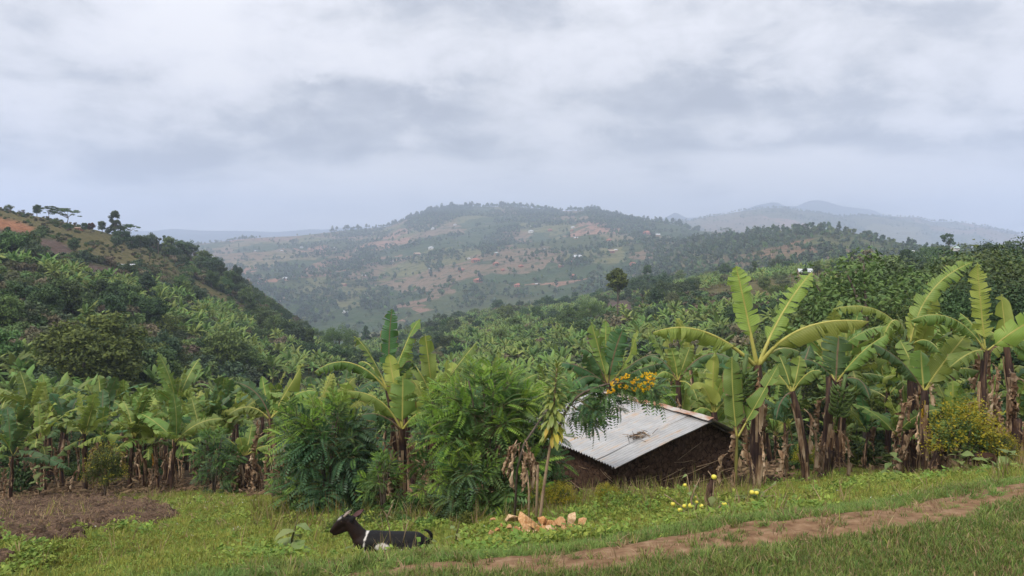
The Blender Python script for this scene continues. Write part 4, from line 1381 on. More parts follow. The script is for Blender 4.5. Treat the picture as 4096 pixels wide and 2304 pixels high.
house(valley, 541, 322, 12, (False, "white", "silver"[:6]) if False else (False, "tan", "silver"), "silver-roofed house among banana plants left of the dark tree", rz=-0.5)
house(valley, 555, 346, 11, (False, "tan", "silver"), "silver-roofed hut deep in the banana field above the mud hut", rz=0.5)
house(valley, 664, 294, 6, (False, "tan", "silver"), "tiny pale-roofed house by the pale round tree in the valley", rz=0.2)
house(valley, 1014, 262, 16, (True, "brick", "purple"), "house with a maroon roof at the right edge", rz=0.3)
house(valley, 1020, 258, 15, (False, "tan", "tan"), "tan building under the flat-topped tree at the right edge", rz=0.2)
house(valley, 955, 258, 7, (False, "white", "green"), "pale-roofed house on the right skyline beside the tall tree", rz=0.2, lift=4.5)
house(valley, 911, 258, 6, (False, "tan", "silver"), "white-roofed shed left of the round dark skyline tree", rz=-0.2, lift=4.0)
house(mid_hill, 816, 230, 9, (False, "white", "green"), "long white building with pale roof on the wooded hill crest", rz=0.0, wide=1.5)
house(mid_hill, 827, 231, 6, (False, "white", "green"), "shorter greenish building right of the long white one on the crest", rz=0.1)
house(mid_hill, 772, 238, 4, (True, "white", "silver"), "small pale house at the left end of the wooded hill", rz=0.1)

# ------------------------------------------------------------------ masses too many to count
def far_tree_mesh(seed, fol, tall=1.0):
    g = np.random.default_rng(seed)
    mb = MB()
    d = sph(g, 46)
    d[:, 2] = np.abs(d[:, 2]) * 1.25 - 0.15
    pos = d * g.uniform(0.5, 1.05, 46)[:, None] * np.array([0.36, 0.36, 0.42 * tall]) + np.array([0, 0, 0.45 * tall])
    leaf_quads(mb, pos, d + g.normal(0, 0.4, d.shape), 0.17 * np.ones(46), g, 0, 0.8)
    mb.tube(np.array([[0, 0, -0.2], [0, 0, 0.4 * tall]]), 0.035, 4, 1)
    return mb.build("far_tree", [M_tree[fol], M_bark], False, st=False)


C_far = template_coll("far_tree_kinds", [far_tree_mesh(1, "dark"), far_tree_mesh(2, "green"), far_tree_mesh(3, "blue"), far_tree_mesh(4, "dark", 1.6), far_tree_mesh(5, "olive"), far_tree_mesh(6, "blue", 1.5)])
C_bush = template_coll("brush_kinds", [tree_meshes("bush", 500 + k, fol=f, per=14, leaf=0.75)[0] for k, f in enumerate(["green", "dark", "olive", "pale", "green", "tan", "blue"])])
C_ban = template_coll("far_banana_kinds", MIDB_J)


def put(name, P, smin, smax, coll, nk, g, probs=None, aspect=0.15, **pr):
    n = len(P)
    rot = np.zeros((n, 3)); rot[:, 2] = g.uniform(0, 6.28, n)
    s = g.uniform(smin, smax, n) if np.isscalar(smin) else g.uniform(smin, smax)
    scl = np.stack([s * g.uniform(1 - aspect, 1 + aspect, n), s * g.uniform(1 - aspect, 1 + aspect, n), s * g.uniform(1 - aspect, 1 + aspect, n)], -1)
    return scatter(name, P, rot, scl, g.choice(nk, n, p=probs), coll, kind="stuff", **pr)


# centre hill: woods and hedgerows
S = centre_hill.sample(60000, gh)
pxy = np.c_[S[:, 3], HY - F * S[:, 2] / S[:, 1]]
woods = np.zeros(len(S))
for pl in [[(478, 252), (482, 240), (500, 231), (517, 228), (520, 233), (505, 250), (490, 257)], [(405, 225), (430, 208), (450, 206), (470, 210), (452, 222), (425, 232), (412, 232)], [(585, 207), (600, 212), (640, 222), (655, 236), (635, 238), (610, 232), (590, 222)],
           [(325, 262), (365, 256), (385, 262), (360, 272), (330, 272)], [(356, 312), (362, 297), (384, 294), (390, 308)], [(424, 268), (432, 254), (440, 256), (442, 274)], [(455, 300), (470, 286), (498, 284), (492, 300)], [(556, 262), (575, 255), (600, 258), (592, 268), (560, 268)],
           [(300, 300), (330, 290), (345, 300), (325, 325), (295, 325)], [(640, 245), (690, 238), (720, 240), (690, 258), (650, 262)], [(680, 258), (740, 250), (760, 262), (700, 272)], [(250, 285), (285, 290), (290, 310), (255, 305)], [(520, 212), (560, 212), (560, 222), (530, 222)]]:
    woods = np.maximum(woods, poly_mask(pxy[:, 0], pxy[:, 1], pl, 2.5))
nn = fbm(S[:, 0] / 130, S[:, 1] / 90, 51, 4)
hedge = np.exp(-((np.abs(fbm(S[:, 0] / 260, S[:, 1] / 200, 55, 3) - 0.5)) / 0.012) ** 2)
near = smooth(1500, 700, S[:, 1])
rid_ = 1 - np.abs(2 * fbm(S[:, 0] / 430, S[:, 1] / 430, 23, 5) - 1) * 2
gully = smooth(0.42, 0.15, rid_)
pr_ = 0.95 * woods * 0.9 + 0.5 * smooth(0.56, 0.64, nn) + 0.55 * hedge + 0.45 * gully + 0.012 + 0.12 * near
S1 = S[gh.uniform(0, 1, len(S)) < pr_]
put("hill_woods", S1[:, :3], 3.2, 8.5, C_far, 6, gh)
# skyline trees of the centre hill
pxs_ = np.concatenate([gh.uniform(330, 700, 190), gh.normal(440, 14, 40), gh.normal(505, 25, 60), gh.normal(592, 10, 40), gh.uniform(405, 440, 30)])
P = centre_hill.pos(pxs_, np.full(len(pxs_), 0.995))
put("skyline_trees", P, 7.0, 15.0, C_far, 6, gh, [0.3, 0.1, 0.2, 0.2, 0.0, 0.2])
S = mid_hill.sample(9000, gh)
nn = fbm(S[:, 0] / 70, S[:, 1] / 60, 61, 4)
S1 = S[gh.uniform(0, 1, len(S)) < 0.25 + 0.9 * smooth(0.42, 0.56, nn)]
put("hill_woods", S1[:, :3], 3.5, 8.0, C_far, 6, gh)
S = far_ridge.sample(16000, gh, 560)
nn = fbm(S[:, 0] / 320, S[:, 1] / 260, 65, 4)
S1 = S[(gh.uniform(0, 1, len(S)) < 0.06 + 0.6 * smooth(0.52, 0.62, nn))]
pxs_ = gh.uniform(660, 1040, 240)
P = np.concatenate([S1[:, :3], far_ridge.pos(pxs_, np.full(240, 0.995))])
put("far_woods", P, 5.0, 11.0, C_far, 6, gh)
# brush over the near hillsides
S = left_hill.sample(9000, gh, -60, 345, 0.02, 1.0)
cv = left_hill._bil(left_hill.cov.max(-1), S[:, 3], S[:, 4])
nn = fbm(S[:, 0] / 18, S[:, 1] / 18, 81, 4)
S1 = S[(cv < 0.25 + gh.uniform(-0.1, 0.25, len(S))) & (gh.uniform(0, 1, len(S)) < 0.25 + smooth(0.42, 0.6, nn))]
put("hillside_brush", S1[:, :3], 0.10, 0.42, C_bush, 7, gh)
S2 = left_hill.sample(4600, gh, -60, 345, 0.0, 0.62)
cv = left_hill._bil(left_hill.cov.max(-1), S2[:, 3], S2[:, 4])
nb_ = fbm(S2[:, 0] / 26 + 5, S2[:, 1] / 26, 85, 3)
sy2 = HY - F * S2[:, 2] / S2[:, 1]
S2 = S2[(cv < 0.2) & (nb_ > 0.43) & (S2[:, 1] > 58) & (sy2 > np.interp(S2[:, 3], [0, 100, 160, 230, 300], [268, 284, 296, 318, 338]))]
S = valley.sample(15000, gh, -40, 1064, 0.03, 1.0)
nb_ = fbm(S[:, 0] / 40 + 2, S[:, 1] / 40, 91, 4)
rightness = smooth(620, 760, S[:, 3]) * smooth(90, 180, S[:, 1])
keep = nb_ > 0.42 + 0.14 * rightness + 0.06 * smooth(200, 90, S[:, 1])
SB = S[keep & (S[:, 3] > 300)]
SU = S[(~keep) | (gh.uniform(0, 1, len(S)) < 0.30)]
cvv = valley._bil(valley.cov.max(-1), SU[:, 3], SU[:, 4])
put("valley_brush", SU[cvv < 0.6 + gh.uniform(-0.3, 0.3, len(SU))][:, :3], 0.18, 0.52, C_bush, 7, gh)
cvv = valley._bil(valley.cov[..., 1:].max(-1), SB[:, 3], SB[:, 4])
SB = SB[cvv < 0.3]
ALLB = np.concatenate([S2[:, :3], SB[:, :3]])
order = np.argsort(ALLB[:, 1])
n_ind = 150
NEARB = ALLB[order[:n_ind]]
put("banana_plantation", ALLB[order[n_ind:]], 0.5, 1.05, C_ban, 6, gh)
for P in NEARB:
    k = int(gh.integers(6))
    s = gh.uniform(0.72, 1.05)
    t = thing("banana_plant", "banana plant among many in the sloping plantation beyond the near row", "banana plant", P, (0, 0, gh.uniform(0, 6.28)), s, "banana plants of the sloping plantation")
    part("foliage", MIDB[k][0], t); part("pseudostem", MIDB[k][1], t)

C_wood = template_coll("valley_tree_kinds", [TREES[k][j][0] for k, j in ((("dense", "dark"), 0), (("dense", "green"), 0), (("dense", "blue"), 0), (("round", "dark"), 1), (("round", "green"), 1), (("cone", "dark"), 0), (("dense", "dark"), 1), (("round", "blue"), 0))])
S = valley.sample(5200, gh, 300, 1064, 0.10, 1.0)
nn = fbm(S[:, 0] / 34 + 11, S[:, 1] / 34, 95, 4)
cvv = valley._bil(valley.cov.max(-1), S[:, 3], S[:, 4])
S = S[(gh.uniform(0, 1, len(S)) < 0.02 + 0.22 * smooth(0.52, 0.64, nn)) & (cvv < 0.5)]
put("valley_woods", S[:, :3] - np.array([0, 0, 0.4]), 0.38, 0.95, C_wood, 8, gh)
S = left_hill.sample(2200, gh, -60, 345, 0.06, 0.96)
cv = left_hill._bil(left_hill.cov.max(-1), S[:, 3], S[:, 4])
nn = fbm(S[:, 0] / 26 + 3, S[:, 1] / 26, 97, 4)
S = S[(cv < 0.15) & (gh.uniform(0, 1, len(S)) < 0.02 + 0.4 * smooth(0.54, 0.66, nn)) & (S[:, 1] > 58) & ((HY - F * S[:, 2] / S[:, 1] > 280) | (S[:, 3] > 110))]
put("hillside_woods", S[:, :3] - np.array([0, 0, 0.4]), 0.30, 0.75, C_wood, 8, gh)

# smoke of a field fire drifting over the low ridge
m, t, out = new_mat("field_smoke")
pv = t.nodes.new("ShaderNodeVolumePrincipled")
pv.inputs["Color"].default_value = (0.80, 0.86, 0.96, 1)
pv.inputs["Density"].default_value = 0.0028
lk(t, pv.outputs[0], out.inputs["Volume"])
for px, sy, Y, rx, ry, rz in [(706, 268, 900, 26, 50, 9)]:
    bm = bmesh.new(); bmesh.ops.create_icosphere(bm, subdivisions=3, radius=1.0)
    for v in bm.verts:
        k = 0.75 + 0.5 * float(fbm(v.co.x * 1.5 + 3, v.co.z * 1.5 + v.co.y, 5, 3))
        v.co = (v.co.x * rx * k + v.co.z * 14, v.co.y * ry * k, v.co.z * rz * k)
    sm_ = bpy.data.meshes.new("smoke"); bm.to_mesh(sm_); bm.free(); sm_.materials.append(m)
    ob("smoke", sm_, loc=at(px, sy, Y), kind="stuff")

S = left_hill.sample(2600, gh, -60, 300, 0.3, 1.0)
cv = left_hill._bil(left_hill.cov[..., 0], S[:, 3], S[:, 4])
nn = fbm(S[:, 0] / 9, S[:, 1] / 9, 99, 3)
S = S[(cv > 0.4) & (nn > 0.5)]
put("crest_scrub", S[:, :3], 0.05, 0.15, C_bush, 7, gh, [0.1, 0.1, 0.3, 0.25, 0.05, 0.2, 0.0])
# ------------------------------------------------------------------ banana plants near the camera
gn = np.random.default_rng(2024)


def gpt(px, Y, dz=0.0):
    x = wx(px, Y)
    return np.array([x, Y, float(gz(x, Y)) + dz])


# the pale-ribbed plant right of the hut
banana_hero("banana_plant", "tall banana plant with yellow stalks and four huge leaves right of the hut", gpt(754.5, 12.9), at(757.5, 364, 12.9),
            [(736, 266, 0.1, 746, 311, 0.21, "v", "l", 9, 0.45, {"pet": 0.24}), (812, 272, 0.3, 783, 312, 0.19, (-0.75, -0.65, 0.3), "l", 11, 0.8, {"pet": 0.2}), (653, 332.5, -0.5, 704, 331, 0.27, "h", "l", 15, 1.2, {"fold": -0.4, "pet": 0.2}),
             (869, 321.5, -0.6, 803, 328, 0.27, (0.0, -0.45, 1.0), "l", 5, 0.95, {"fold": -0.3, "pet": 0.2}), (800, 352, 1.1, 778, 349, 0.2, "h", "g", 7, 1.0)],
            gn, 0.115, 0.07, dry=9, bunch=at(744, 372, 12.8), rib=0.042, flaps=12)
banana_hero("banana_plant", "young banana plant with two upright leaves on a thin stem before the tall one", gpt(734.5, 12.2), at(737, 436, 12.2),
            [(732, 357, 0.0, 733, 396, 0.175, (-0.3, -1, 0.1), "g", 4, 0.3, {"pet": 0.12}), (779, 364, 0.1, 757, 403, 0.13, (-0.6, -0.7, 0.5), "g", 2, 0.5, {"pet": 0.22, "fold": 0.5})], gn, 0.035, 0.022, dry=3, rib=0.02, flaps=2, stem_mats=[M_stem_gr, M_dry], drys=0.6)
banana_hero("banana_plant", "banana plant with bright lime young leaves behind the hut's right end", gpt(716, 17.2), at(714, 412, 17.2),
            [(714.5, 350, 0, 713, 385, 0.16, "v", "l", 1, 0.3), (700, 389, -0.3, 706, 391, 0.15, (0.5, -0.8, 0.3), "l", 0, 0.4), (723, 380, -0.2, 719, 388, 0.13, "v", "l", 1, 0.4), (742, 402, -0.2, 730, 398, 0.2, "h", "g", 6, 1.0), (690, 420, 0, 700, 408, 0.2, "h", "g", 6, 1.0)],
            gn, 0.1, 0.06, dry=3)
banana_hero("banana_plant", "banana plant with a curved mottled stem right of the tall yellow-stalked one", gpt(805, 15.0), at(792, 391, 15.0),
            [(768, 370, 0.3, 778, 374, 0.22, "h", "g", 7, 0.9), (779, 355, 0.3, 786, 372, 0.17, "v", "g", 4, 0.5), (800, 356, 0.2, 797, 374, 0.17, "v", "g", 4, 0.5), (822, 372, -0.3, 808, 373, 0.22, "h", "g", 9, 1.1), (776, 420, -0.4, 782, 400, 0.2, "h", "d", 7, 1.2), (810, 345, 0.9, 803, 365, 0.2, "h", "d", 6, 0.9)],
            gn, 0.095, 0.055, dry=5, flaps=10)
banana_hero("banana_plant", "banana plant with a broad dark upright leaf and a fruit bunch beside its stem", gpt(824, 15.6), at(836, 381, 15.6),
            [(839, 336, 0.2, 837, 360, 0.36, "v", "d", 8, 0.4), (799, 360, -0.3, 817, 363, 0.26, "h", "d", 8, 1.1), (888, 334, -0.3, 862, 352, 0.24, "h", "g", 7, 0.9), (870, 400, -0.4, 858, 379, 0.24, "h", "d", 8, 1.2), (812, 350, 0.6, 824, 361, 0.2, (0.4, -0.8, 0.3), "g", 6, 0.7)],
            gn, 0.105, 0.062, dry=5, bunch=at(843, 389, 15.4), flaps=10)
banana_hero("banana_plant", "banana plant with one broad upright leaf and an orange withered leaf on its stem", gpt(921, 15.0), at(924, 390, 15.0),
            [(921, 350, 0.1, 922, 371, 0.30, "v", "g", 3, 0.3), (873, 344, -0.4, 901, 361, 0.25, "h", "d", 8, 0.9), (967, 334, -0.2, 944, 362, 0.22, (-0.4, -0.8, 0.4), "l", 4, 0.5), (980, 372, -0.2, 952, 370, 0.22, "h", "g", 8, 1.1), (900, 340, 0.6, 912, 364, 0.2, "v", "g", 5, 0.6)],
            gn, 0.115, 0.065, dry=6, yellow=2, flaps=12)
banana_hero("banana_plant", "tallest banana plant at the right with a tattered leaf standing straight up", gpt(990, 14.6), at(986, 350, 14.6),
            [(977, 262, 0.1, 981, 307, 0.20, "v", "l", 17, 0.25), (911, 320, -0.4, 952, 318, 0.26, "h", "g", 16, 1.2), (950, 367, -0.6, 972, 352, 0.22, (0.2, -0.7, 0.8), "g", 5, 0.8), (1040, 316, -0.3, 1014, 331, 0.24, (-0.2, -0.8, 0.6), "l", 4, 0.6), (960, 313, 0.5, 974, 327, 0.16, "h", "g", 9, 1.1)],
            gn, 0.095, 0.055, dry=5, flaps=9)
banana_hero("banana_plant", "banana plant with a long leaf reaching far left over the dark wood", gpt(907, 17.0), at(910, 344, 17.0),
            [(833, 309, -0.6, 880, 311, 0.24, "h", "l", 15, 1.2), (973, 262, 0.3, 931, 292, 0.24, (-0.3, -0.75, 0.55), "g", 16, 1.0), (884, 336, -0.9, 897, 320, 0.30, "h", "l", 14, 1.2), (911, 312, 0.2, 911, 328, 0.14, "v", "l", 2, 0.5), (940, 352, -0.4, 926, 340, 0.22, "h", "g", 7, 1.1)],
            gn, 0.095, 0.055, dry=8, bunch=at(903, 343, 16.8))
banana_hero("banana_plant", "banana plant with a narrow upright pale leaf near the right edge", gpt(1008, 15.6), at(1006, 342, 15.6),
            [(1001, 294, 0.1, 1004, 320, 0.16, "v", "l", 3, 0.3), (1042, 350, -0.4, 1024, 340, 0.24, "h", "g", 6, 0.9), (1040, 372, -0.3, 1026, 352, 0.22, "h", "g", 8, 1.1), (978, 330, 0.6, 992, 332, 0.18, "h", "g", 8, 1.0)],
            gn, 0.095, 0.06, dry=14, flaps=12, drys=1.2)
# the group left of the hut
banana_hero("banana_plant", "banana plant with a dark tattered upright leaf above the feathery shrubs", gpt(396, 13.2), at(389, 390, 13.2),
            [(392, 309, 0.1, 389, 346, 0.155, "v", "d", 14, 0.45), (420, 319, 0.2, 405, 346, 0.15, (-0.7, -0.6, 0.3), "g", 9, 0.7), (354, 336, 0.1, 370, 355, 0.11, (0.7, -0.3, 0.6), "g", 5, 1.0), (314, 372, -0.4, 352, 363, 0.18, "h", "g", 16, 1.25), (358, 363, 0.5, 371, 366, 0.16, "h", "g", 10, 1.1), (418, 372, 0.5, 406, 362, 0.14, "h", "d", 8, 1.0)],
            gn, 0.085, 0.055, dry=9, rib=0.024, flaps=8)
banana_hero("banana_plant", "banana plant with a purple-ribbed broad leaf seen face on, between the shrubs", gpt(404, 12.7), at(402, 428, 12.7),
            [(403, 376, 0.0, 402.5, 402, 0.25, "v", "g", 5, 0.4), (346, 391, -0.3, 379, 400, 0.17, "h", "g", 7, 1.0), (428, 412, -0.2, 415, 415, 0.2, "h", "g", 8, 1.0), (389, 354, 0.2, 394, 385, 0.15, "v", "l", 3, 0.4), (360, 416, -0.5, 380, 415, 0.15, "h", "d", 6, 1.1)],
            gn, 0.085, 0.05, dry=8, rib=0.026, flaps=5)
banana_hero("banana_plant", "banana plant with a lime square-tipped leaf upright behind the big feathery shrub", gpt(434, 14.0), at(433, 398, 14.0),
            [(425, 334, 0.0, 428.5, 360, 0.16, "v", "l", 3, 0.35, {"cut": 0.05}), (447, 359, 0.1, 446, 385, 0.10, (-0.6, -0.8, 0.1), "l", 1, 0.4, {"root": (447, 398)}), (477, 342, 0.2, 459, 364, 0.13, (-0.5, -0.6, 0.5), "g", 6, 0.7), (412, 362, 0.2, 422, 376, 0.13, "h", "g", 5, 0.9)],
            gn, 0.09, 0.05, dry=3)
banana_hero("banana_plant", "banana plant with a lime leaf behind the shrub next to the hut", gpt(492, 14.6), at(493, 395, 14.6),
            [(512, 371, 0, 503, 383, 0.17, (-0.3, -0.9, 0.3), "l", 4, 0.4), (470, 380, 0.1, 481, 379, 0.15, "h", "g", 6, 1.0), (499, 352, 0.2, 497, 374, 0.12, "v", "g", 4, 0.4), (522, 392, 0, 508, 388, 0.16, "h", "g", 6, 1.0)], gn, 0.09, 0.05, dry=3)
banana_hero("banana_plant", "banana plant with a drooping dark leaf left of the lime-tipped shrub", gpt(277, 16.0), at(270, 418, 16.0),
            [(303.5, 363, 0.2, 288, 389, 0.17, (-0.5, -0.8, 0.3), "l", 4, 0.5), (228, 415, -0.2, 250, 407, 0.17, "h", "g", 12, 1.2), (297, 407, -0.2, 283, 408, 0.17, "h", "g", 6, 0.9), (236, 382, 0.1, 258, 395, 0.15, (0.2, -0.8, 0.5), "d", 12, 1.0), (262, 376, 0.4, 266, 398, 0.14, "v", "g", 4, 0.4), (318, 392, 0.2, 295, 395, 0.17, "h", "g", 6, 1.0)],
            gn, 0.1, 0.06, dry=5, flaps=8)
banana_hero("banana_plant", "short banana plant wrapped in a thick skirt of dead brown leaves", gpt(244, 18.6), at(245, 455, 18.6),
            [(217, 434, -0.2, 231, 441, 0.18, "h", "g", 6, 1.0), (240, 437, -0.1, 242, 446, 0.16, "v", "l", 2, 0.4), (268, 435, 0, 256, 441, 0.18, "h", "g", 6, 0.9), (282, 448, -0.2, 264, 446, 0.18, "h", "g", 7, 1.1), (252, 424, 0.3, 249, 440, 0.15, "v", "g", 4, 0.5)],
            gn, 0.2, 0.12, dry=46, flaps=14, drys=0.85)
# behind the hut
banana_hero("banana_plant", "dark green banana clump with three stiff leaves rising behind the hut roof", gpt(609, 19.4), at(608, 384, 19.4),
            [(591, 322, 0.0, 599, 350, 0.20, (0.3, -0.9, 0.2), "g", 5, 0.6), (623, 329, 0.0, 614, 355, 0.31, (-0.2, -1, 0.2), "d", 10, 0.6), (637, 330, 0.1, 627, 360, 0.13, (-0.8, -0.5, 0.2), "l", 2, 0.8), (659, 355, -0.3, 638, 360, 0.22, "h", "d", 14, 1.1), (663, 364, -0.6, 640, 369, 0.22, "h", "d", 12, 1.1),
             (580, 350, -0.3, 592, 355, 0.25, "h", "d", 8, 1.2), (552, 364, -0.4, 578, 366, 0.22, "h", "d", 9, 1.1), (570, 390, -0.6, 588, 376, 0.25, "h", "d", 6, 1.2), (606, 320, 0.4, 606, 350, 0.17, "v", "g", 12, 0.4)],
            gn, 0.13, 0.08, dry=4)
banana_hero("banana_plant", "banana plant with arching leaves behind the right half of the roof", gpt(677, 18.4), at(678, 380, 18.4),
            [(671, 348, 0, 675, 362, 0.15, "v", "g", 8, 0.4), (690, 347, 0, 684, 363, 0.18, (-0.4, -0.9, 0.2), "g", 8, 0.5), (734, 361, -0.4, 705, 355, 0.26, "h", "d", 10, 1.1), (655, 378, -0.3, 666, 372, 0.2, "h", "g", 9, 1.1), (698, 402, -0.5, 690, 385, 0.22, "h", "g", 7, 1.0), (650, 356, 0.3, 664, 362, 0.18, "h", "d", 9, 1.1)],
            gn, 0.1, 0.06, dry=3)
banana_hero("banana_plant", "banana plant with a single tattered leaf spike left of the tall plant's left leaf", gpt(697, 24.0), at(690, 365, 24.0),
            [(676, 318, 0.0, 687, 340, 0.2, (0.2, -0.9, 0.2), "l", 14, 0.8), (702, 350, -0.2, 696, 356, 0.2, "h", "g", 8, 1.0), (715, 360, -0.3, 703, 356, 0.22, "h", "d", 8, 1.0), (668, 366, -0.2, 680, 360, 0.2, "h", "d", 8, 1.0)], gn, 0.1, 0.06, dry=2)

# the row behind the dug patch
for px, Y, crown_sy, tone, lb in [
    (10, 18.4, 455, "d", "banana plant at the left edge of the row behind the dug soil"), (85, 20.0, 433, "g", "banana plant with one leaf standing above the row behind the dug soil"),
    (130, 20.0, 436, "g", "banana plant with a dark upright stem behind the soil patch, left of the yellow leaf"), (158, 20.2, 442, "g", "slim banana plant just right of the hanging yellow leaf"),
    (172, 19.6, 441, "g", "banana plant with a stem leaning right at the right end of the row"), (48, 20.6, 440, "g", "banana plant between the left edge and the one with the raised leaf"),
    (108, 21.4, 438, "d", "dark-leaved banana plant behind the thin yellowish bush"), (146, 21.0, 440, "g", "banana plant with a long yellow dead leaf down its stem"), (200, 21.0, 442, "g", "banana plant beside the dark shrub right of the row"),
    (222, 21.6, 438, "g", "banana plant just behind the one with the brown skirt"), (30, 22.0, 428, "d", "darker banana plant in the second rank at far left"), (65, 22.4, 430, "d", "dark banana plant of the second rank behind the raised leaf")]:
    p = gpt(px, Y); h = wz(crown_sy, Y) - p[2]
    banana_generic(p, gn, max(h, 1.0), lb, "banana plants in the left row", tone, nleaf=9, ndry=6, yellow=1 if px == 146 else 0, size=0.66)
# ranks behind: left, behind the hut, right
RANK = []
def rank(n, p0, p1, y0, y1, h0, h1, tone_p, label, group, size=0.8, gap=1.5, ndry=3):
    k = 0; tries = 0
    while k < n and tries < 4000:
        tries += 1
        Y = gn.uniform(y0, y1); px = gn.uniform(p0, p1)
        p = gpt(px, Y)
        if any(math.hypot(p[0] - q[0], p[1] - q[1]) < gap for q in RANK):
            continue
        r = p[:2] - HUT_O
        if -0.9 < r @ HUT_A < HUT_W + 0.9 and -0.9 < r @ HUT_B < HUT_L + 0.9:
            continue
        RANK.append(p[:2]); k += 1
        tn = str(gn.choice(["g", "d", "l"], p=tone_p))
        banana_generic(p, gn, gn.uniform(h0, h1), {"g": "mid-green ", "d": "dark-leaved ", "l": "pale lime-leaved "}[tn] + label, group, tn, nleaf=int(gn.integers(7, 10)), ndry=ndry, bunch=gn.random() < 0.2, size=size * gn.uniform(0.85, 1.15))


rank(34, -30, 275, 21.5, 33.0, 1.7, 2.4, [0.55, 0.3, 0.15], "banana plant in the ranks behind the row by the dug soil", "banana plants in ranks behind the left row", 0.72, 1.35, 2)
rank(22, 270, 560, 16.5, 33.0, 1.6, 2.3, [0.6, 0.15, 0.25], "banana plant behind the feathery shrubs left of the hut", "banana plants behind the shrubs", 0.75, 1.5, 2)
rank(15, 550, 760, 19.5, 33.0, 1.9, 2.7, [0.45, 0.45, 0.1], "banana plant in the dark grove behind the hut roof", "banana plants behind the hut", 0.85, 1.6, 2)
rank(18, 770, 1060, 17.6, 27.0, 2.0, 2.9, [0.55, 0.3, 0.15], "banana plant in the crowded right-hand grove behind the front stems", "banana plants in the right-hand grove", 0.85, 1.4, 1)
rank(16, 765, 1060, 16.8, 23.0, 0.7, 1.4, [0.6, 0.25, 0.15], "short young banana plant filling the right-hand grove between taller stems", "young banana plants in the right-hand grove", 0.62, 1.0, 1)
rank(8, 560, 740, 18.6, 24.0, 0.9, 1.5, [0.5, 0.4, 0.1], "short young banana plant just behind the hut roof", "young banana plants behind the hut", 0.7, 1.0, 0)
rank(16, 300, 1000, 33.0, 45.0, 1.9, 2.6, [0.6, 0.2, 0.2], "banana plant at the far end of the near grove", "banana plants at the far end of the grove", 0.85, 2.0, 0)
# stumps and short stems on the right
for px, Y, h, lb in [(946, 14.8, 0.75, "cut banana stump with peeling brown sheaths left of the golden shrub"), (938, 14.5, 0.5, "short leaning banana stump beside the cut one"), (905, 15.2, 0.85, "dark leaning banana stem left of the one with the orange leaf"),
                     (833, 16.2, 0.55, "brown banana stump beside the stem with the fruit bunch"), (714, 9.9, 0.36, "dead brown banana stake carrying a yellow fruit beside it"), (915, 15.4, 0.6, "split brown stump just left of the orange-leaf plant"), (1013, 15.2, 1.0, "dead dark banana stem at the right edge")]:
    p = gpt(px, Y)
    t = thing("banana_stump", lb, "banana stump", p, group="banana stumps")
    part("pseudostem", stem_mesh(gn, (0, 0, -0.15), (gn.normal(0, 0.05) * h, 0.0, h), 0.10 if h > 0.4 else 0.05, 0.075 if h > 0.4 else 0.04, [M_stem, M_dry], 9), t)
    for i in range(5 if h > 0.4 else 2):
        a = gn.uniform(0, 6.28); z = gn.uniform(0.4, 1) * h
        part("dry_leaf", LEAF["dry"][int(gn.integers(7))], t, (0.07 * math.cos(a), 0.07 * math.sin(a), z), (0, 0, a), min(1, h) * gn.uniform(0.4, 0.8))

# ------------------------------------------------------------------ feathery shrubs
M_pin_d = foliage_mat("pinnate_leaf_dark", (0.060, 0.125, 0.030), (0.125, 0.205, 0.052), 0.28, 0.5, 0.3, None, 0.02, 0.25)
M_pin_l = foliage_mat("pinnate_leaf_lime", (0.13, 0.24, 0.03), (0.26, 0.38, 0.055), 0.35, 0.5, 0.3, None, 0.015, 0.15)
M_pin_b = foliage_mat("pinnate_leaf_blue", (0.034, 0.078, 0.034), (0.078, 0.140, 0.055), 0.22, 0.5, 0.3, None, 0.02, 0.25)
M_twig_g = simple_mat("green_twig", [(0.07, 0.07, 0.025), (0.14, 0.12, 0.05)], 8)


def pinnate(mb, P0, d, L, g, m, pairs=9, sag=0.35, lw=0.15):
    d = np.asarray(d, float); d /= np.linalg.norm(d)
    p2 = P0 + d * L - np.array([0, 0, sag * L]); p1 = P0 + d * L * 0.55 + np.array([0, 0, 0.08 * L])
    C = bez(P0, p1, p2, pairs + 2)
    T, S, N = frames(C, (0.01, 0.02, 1))
    q = C[2:]
    Ls = lw * np.interp(np.linspace(0, 1, pairs), [0, 0.3, 0.8, 1], [0.8, 1, 0.85, 0.55])[:, None] * (L / 0.68)
    for sg in (1, -1):
        dirv = sg * S[2:] * 0.86 + T[2:] * 0.45 - N[2:] * g.uniform(0.1, 0.55)
        dirv /= np.linalg.norm(dirv, axis=1, keepdims=True)
        w = T[2:] * Ls * 0.21
        tip = q + dirv * Ls
        mid = q + dirv * Ls * 0.55
        mb.quads(np.stack([q, mid - w, tip, mid + w], 1), m)
    w = 0.004
    up = np.array([0, 0, w])
    mb.quads(np.stack([C[:-1] - up, C[1:] - up, C[1:] + up, C[:-1] + up], 1), 2)


def spray_mesh(seed, mats, lime=3, n=15, L=0.66, lw=0.17):
    g = np.random.default_rng(seed)
    mb = MB()
    P = bez(np.zeros(3), np.array([0.5, g.normal(0, 0.08), 0.08]), np.array([1.0, g.normal(0, 0.12), 0.02]), 14)
    mb.tube(P, np.linspace(0.016, 0.005, 14), 5, 2)
    a = g.uniform(0, 6)
    for i in range(n):
        f = 0.22 + 0.78 * i / (n - 1)
        p = np.array([np.interp(f, np.linspace(0, 1, 14), P[:, k]) for k in range(3)])
        a += 2.4
        side = np.array([0.55 + 0.5 * (f > 0.92), math.cos(a), math.sin(a) * 0.7 + 0.25])
        m = 1 if i >= n - lime else 0
        pinnate(mb, p, side, L * (g.uniform(0.8, 1.15) if m == 0 else g.uniform(0.55, 0.9)), g, m, 9, 0.35 if m == 0 else 0.15, lw)
    return mb.build("leafy_branch", mats, False, st=False)


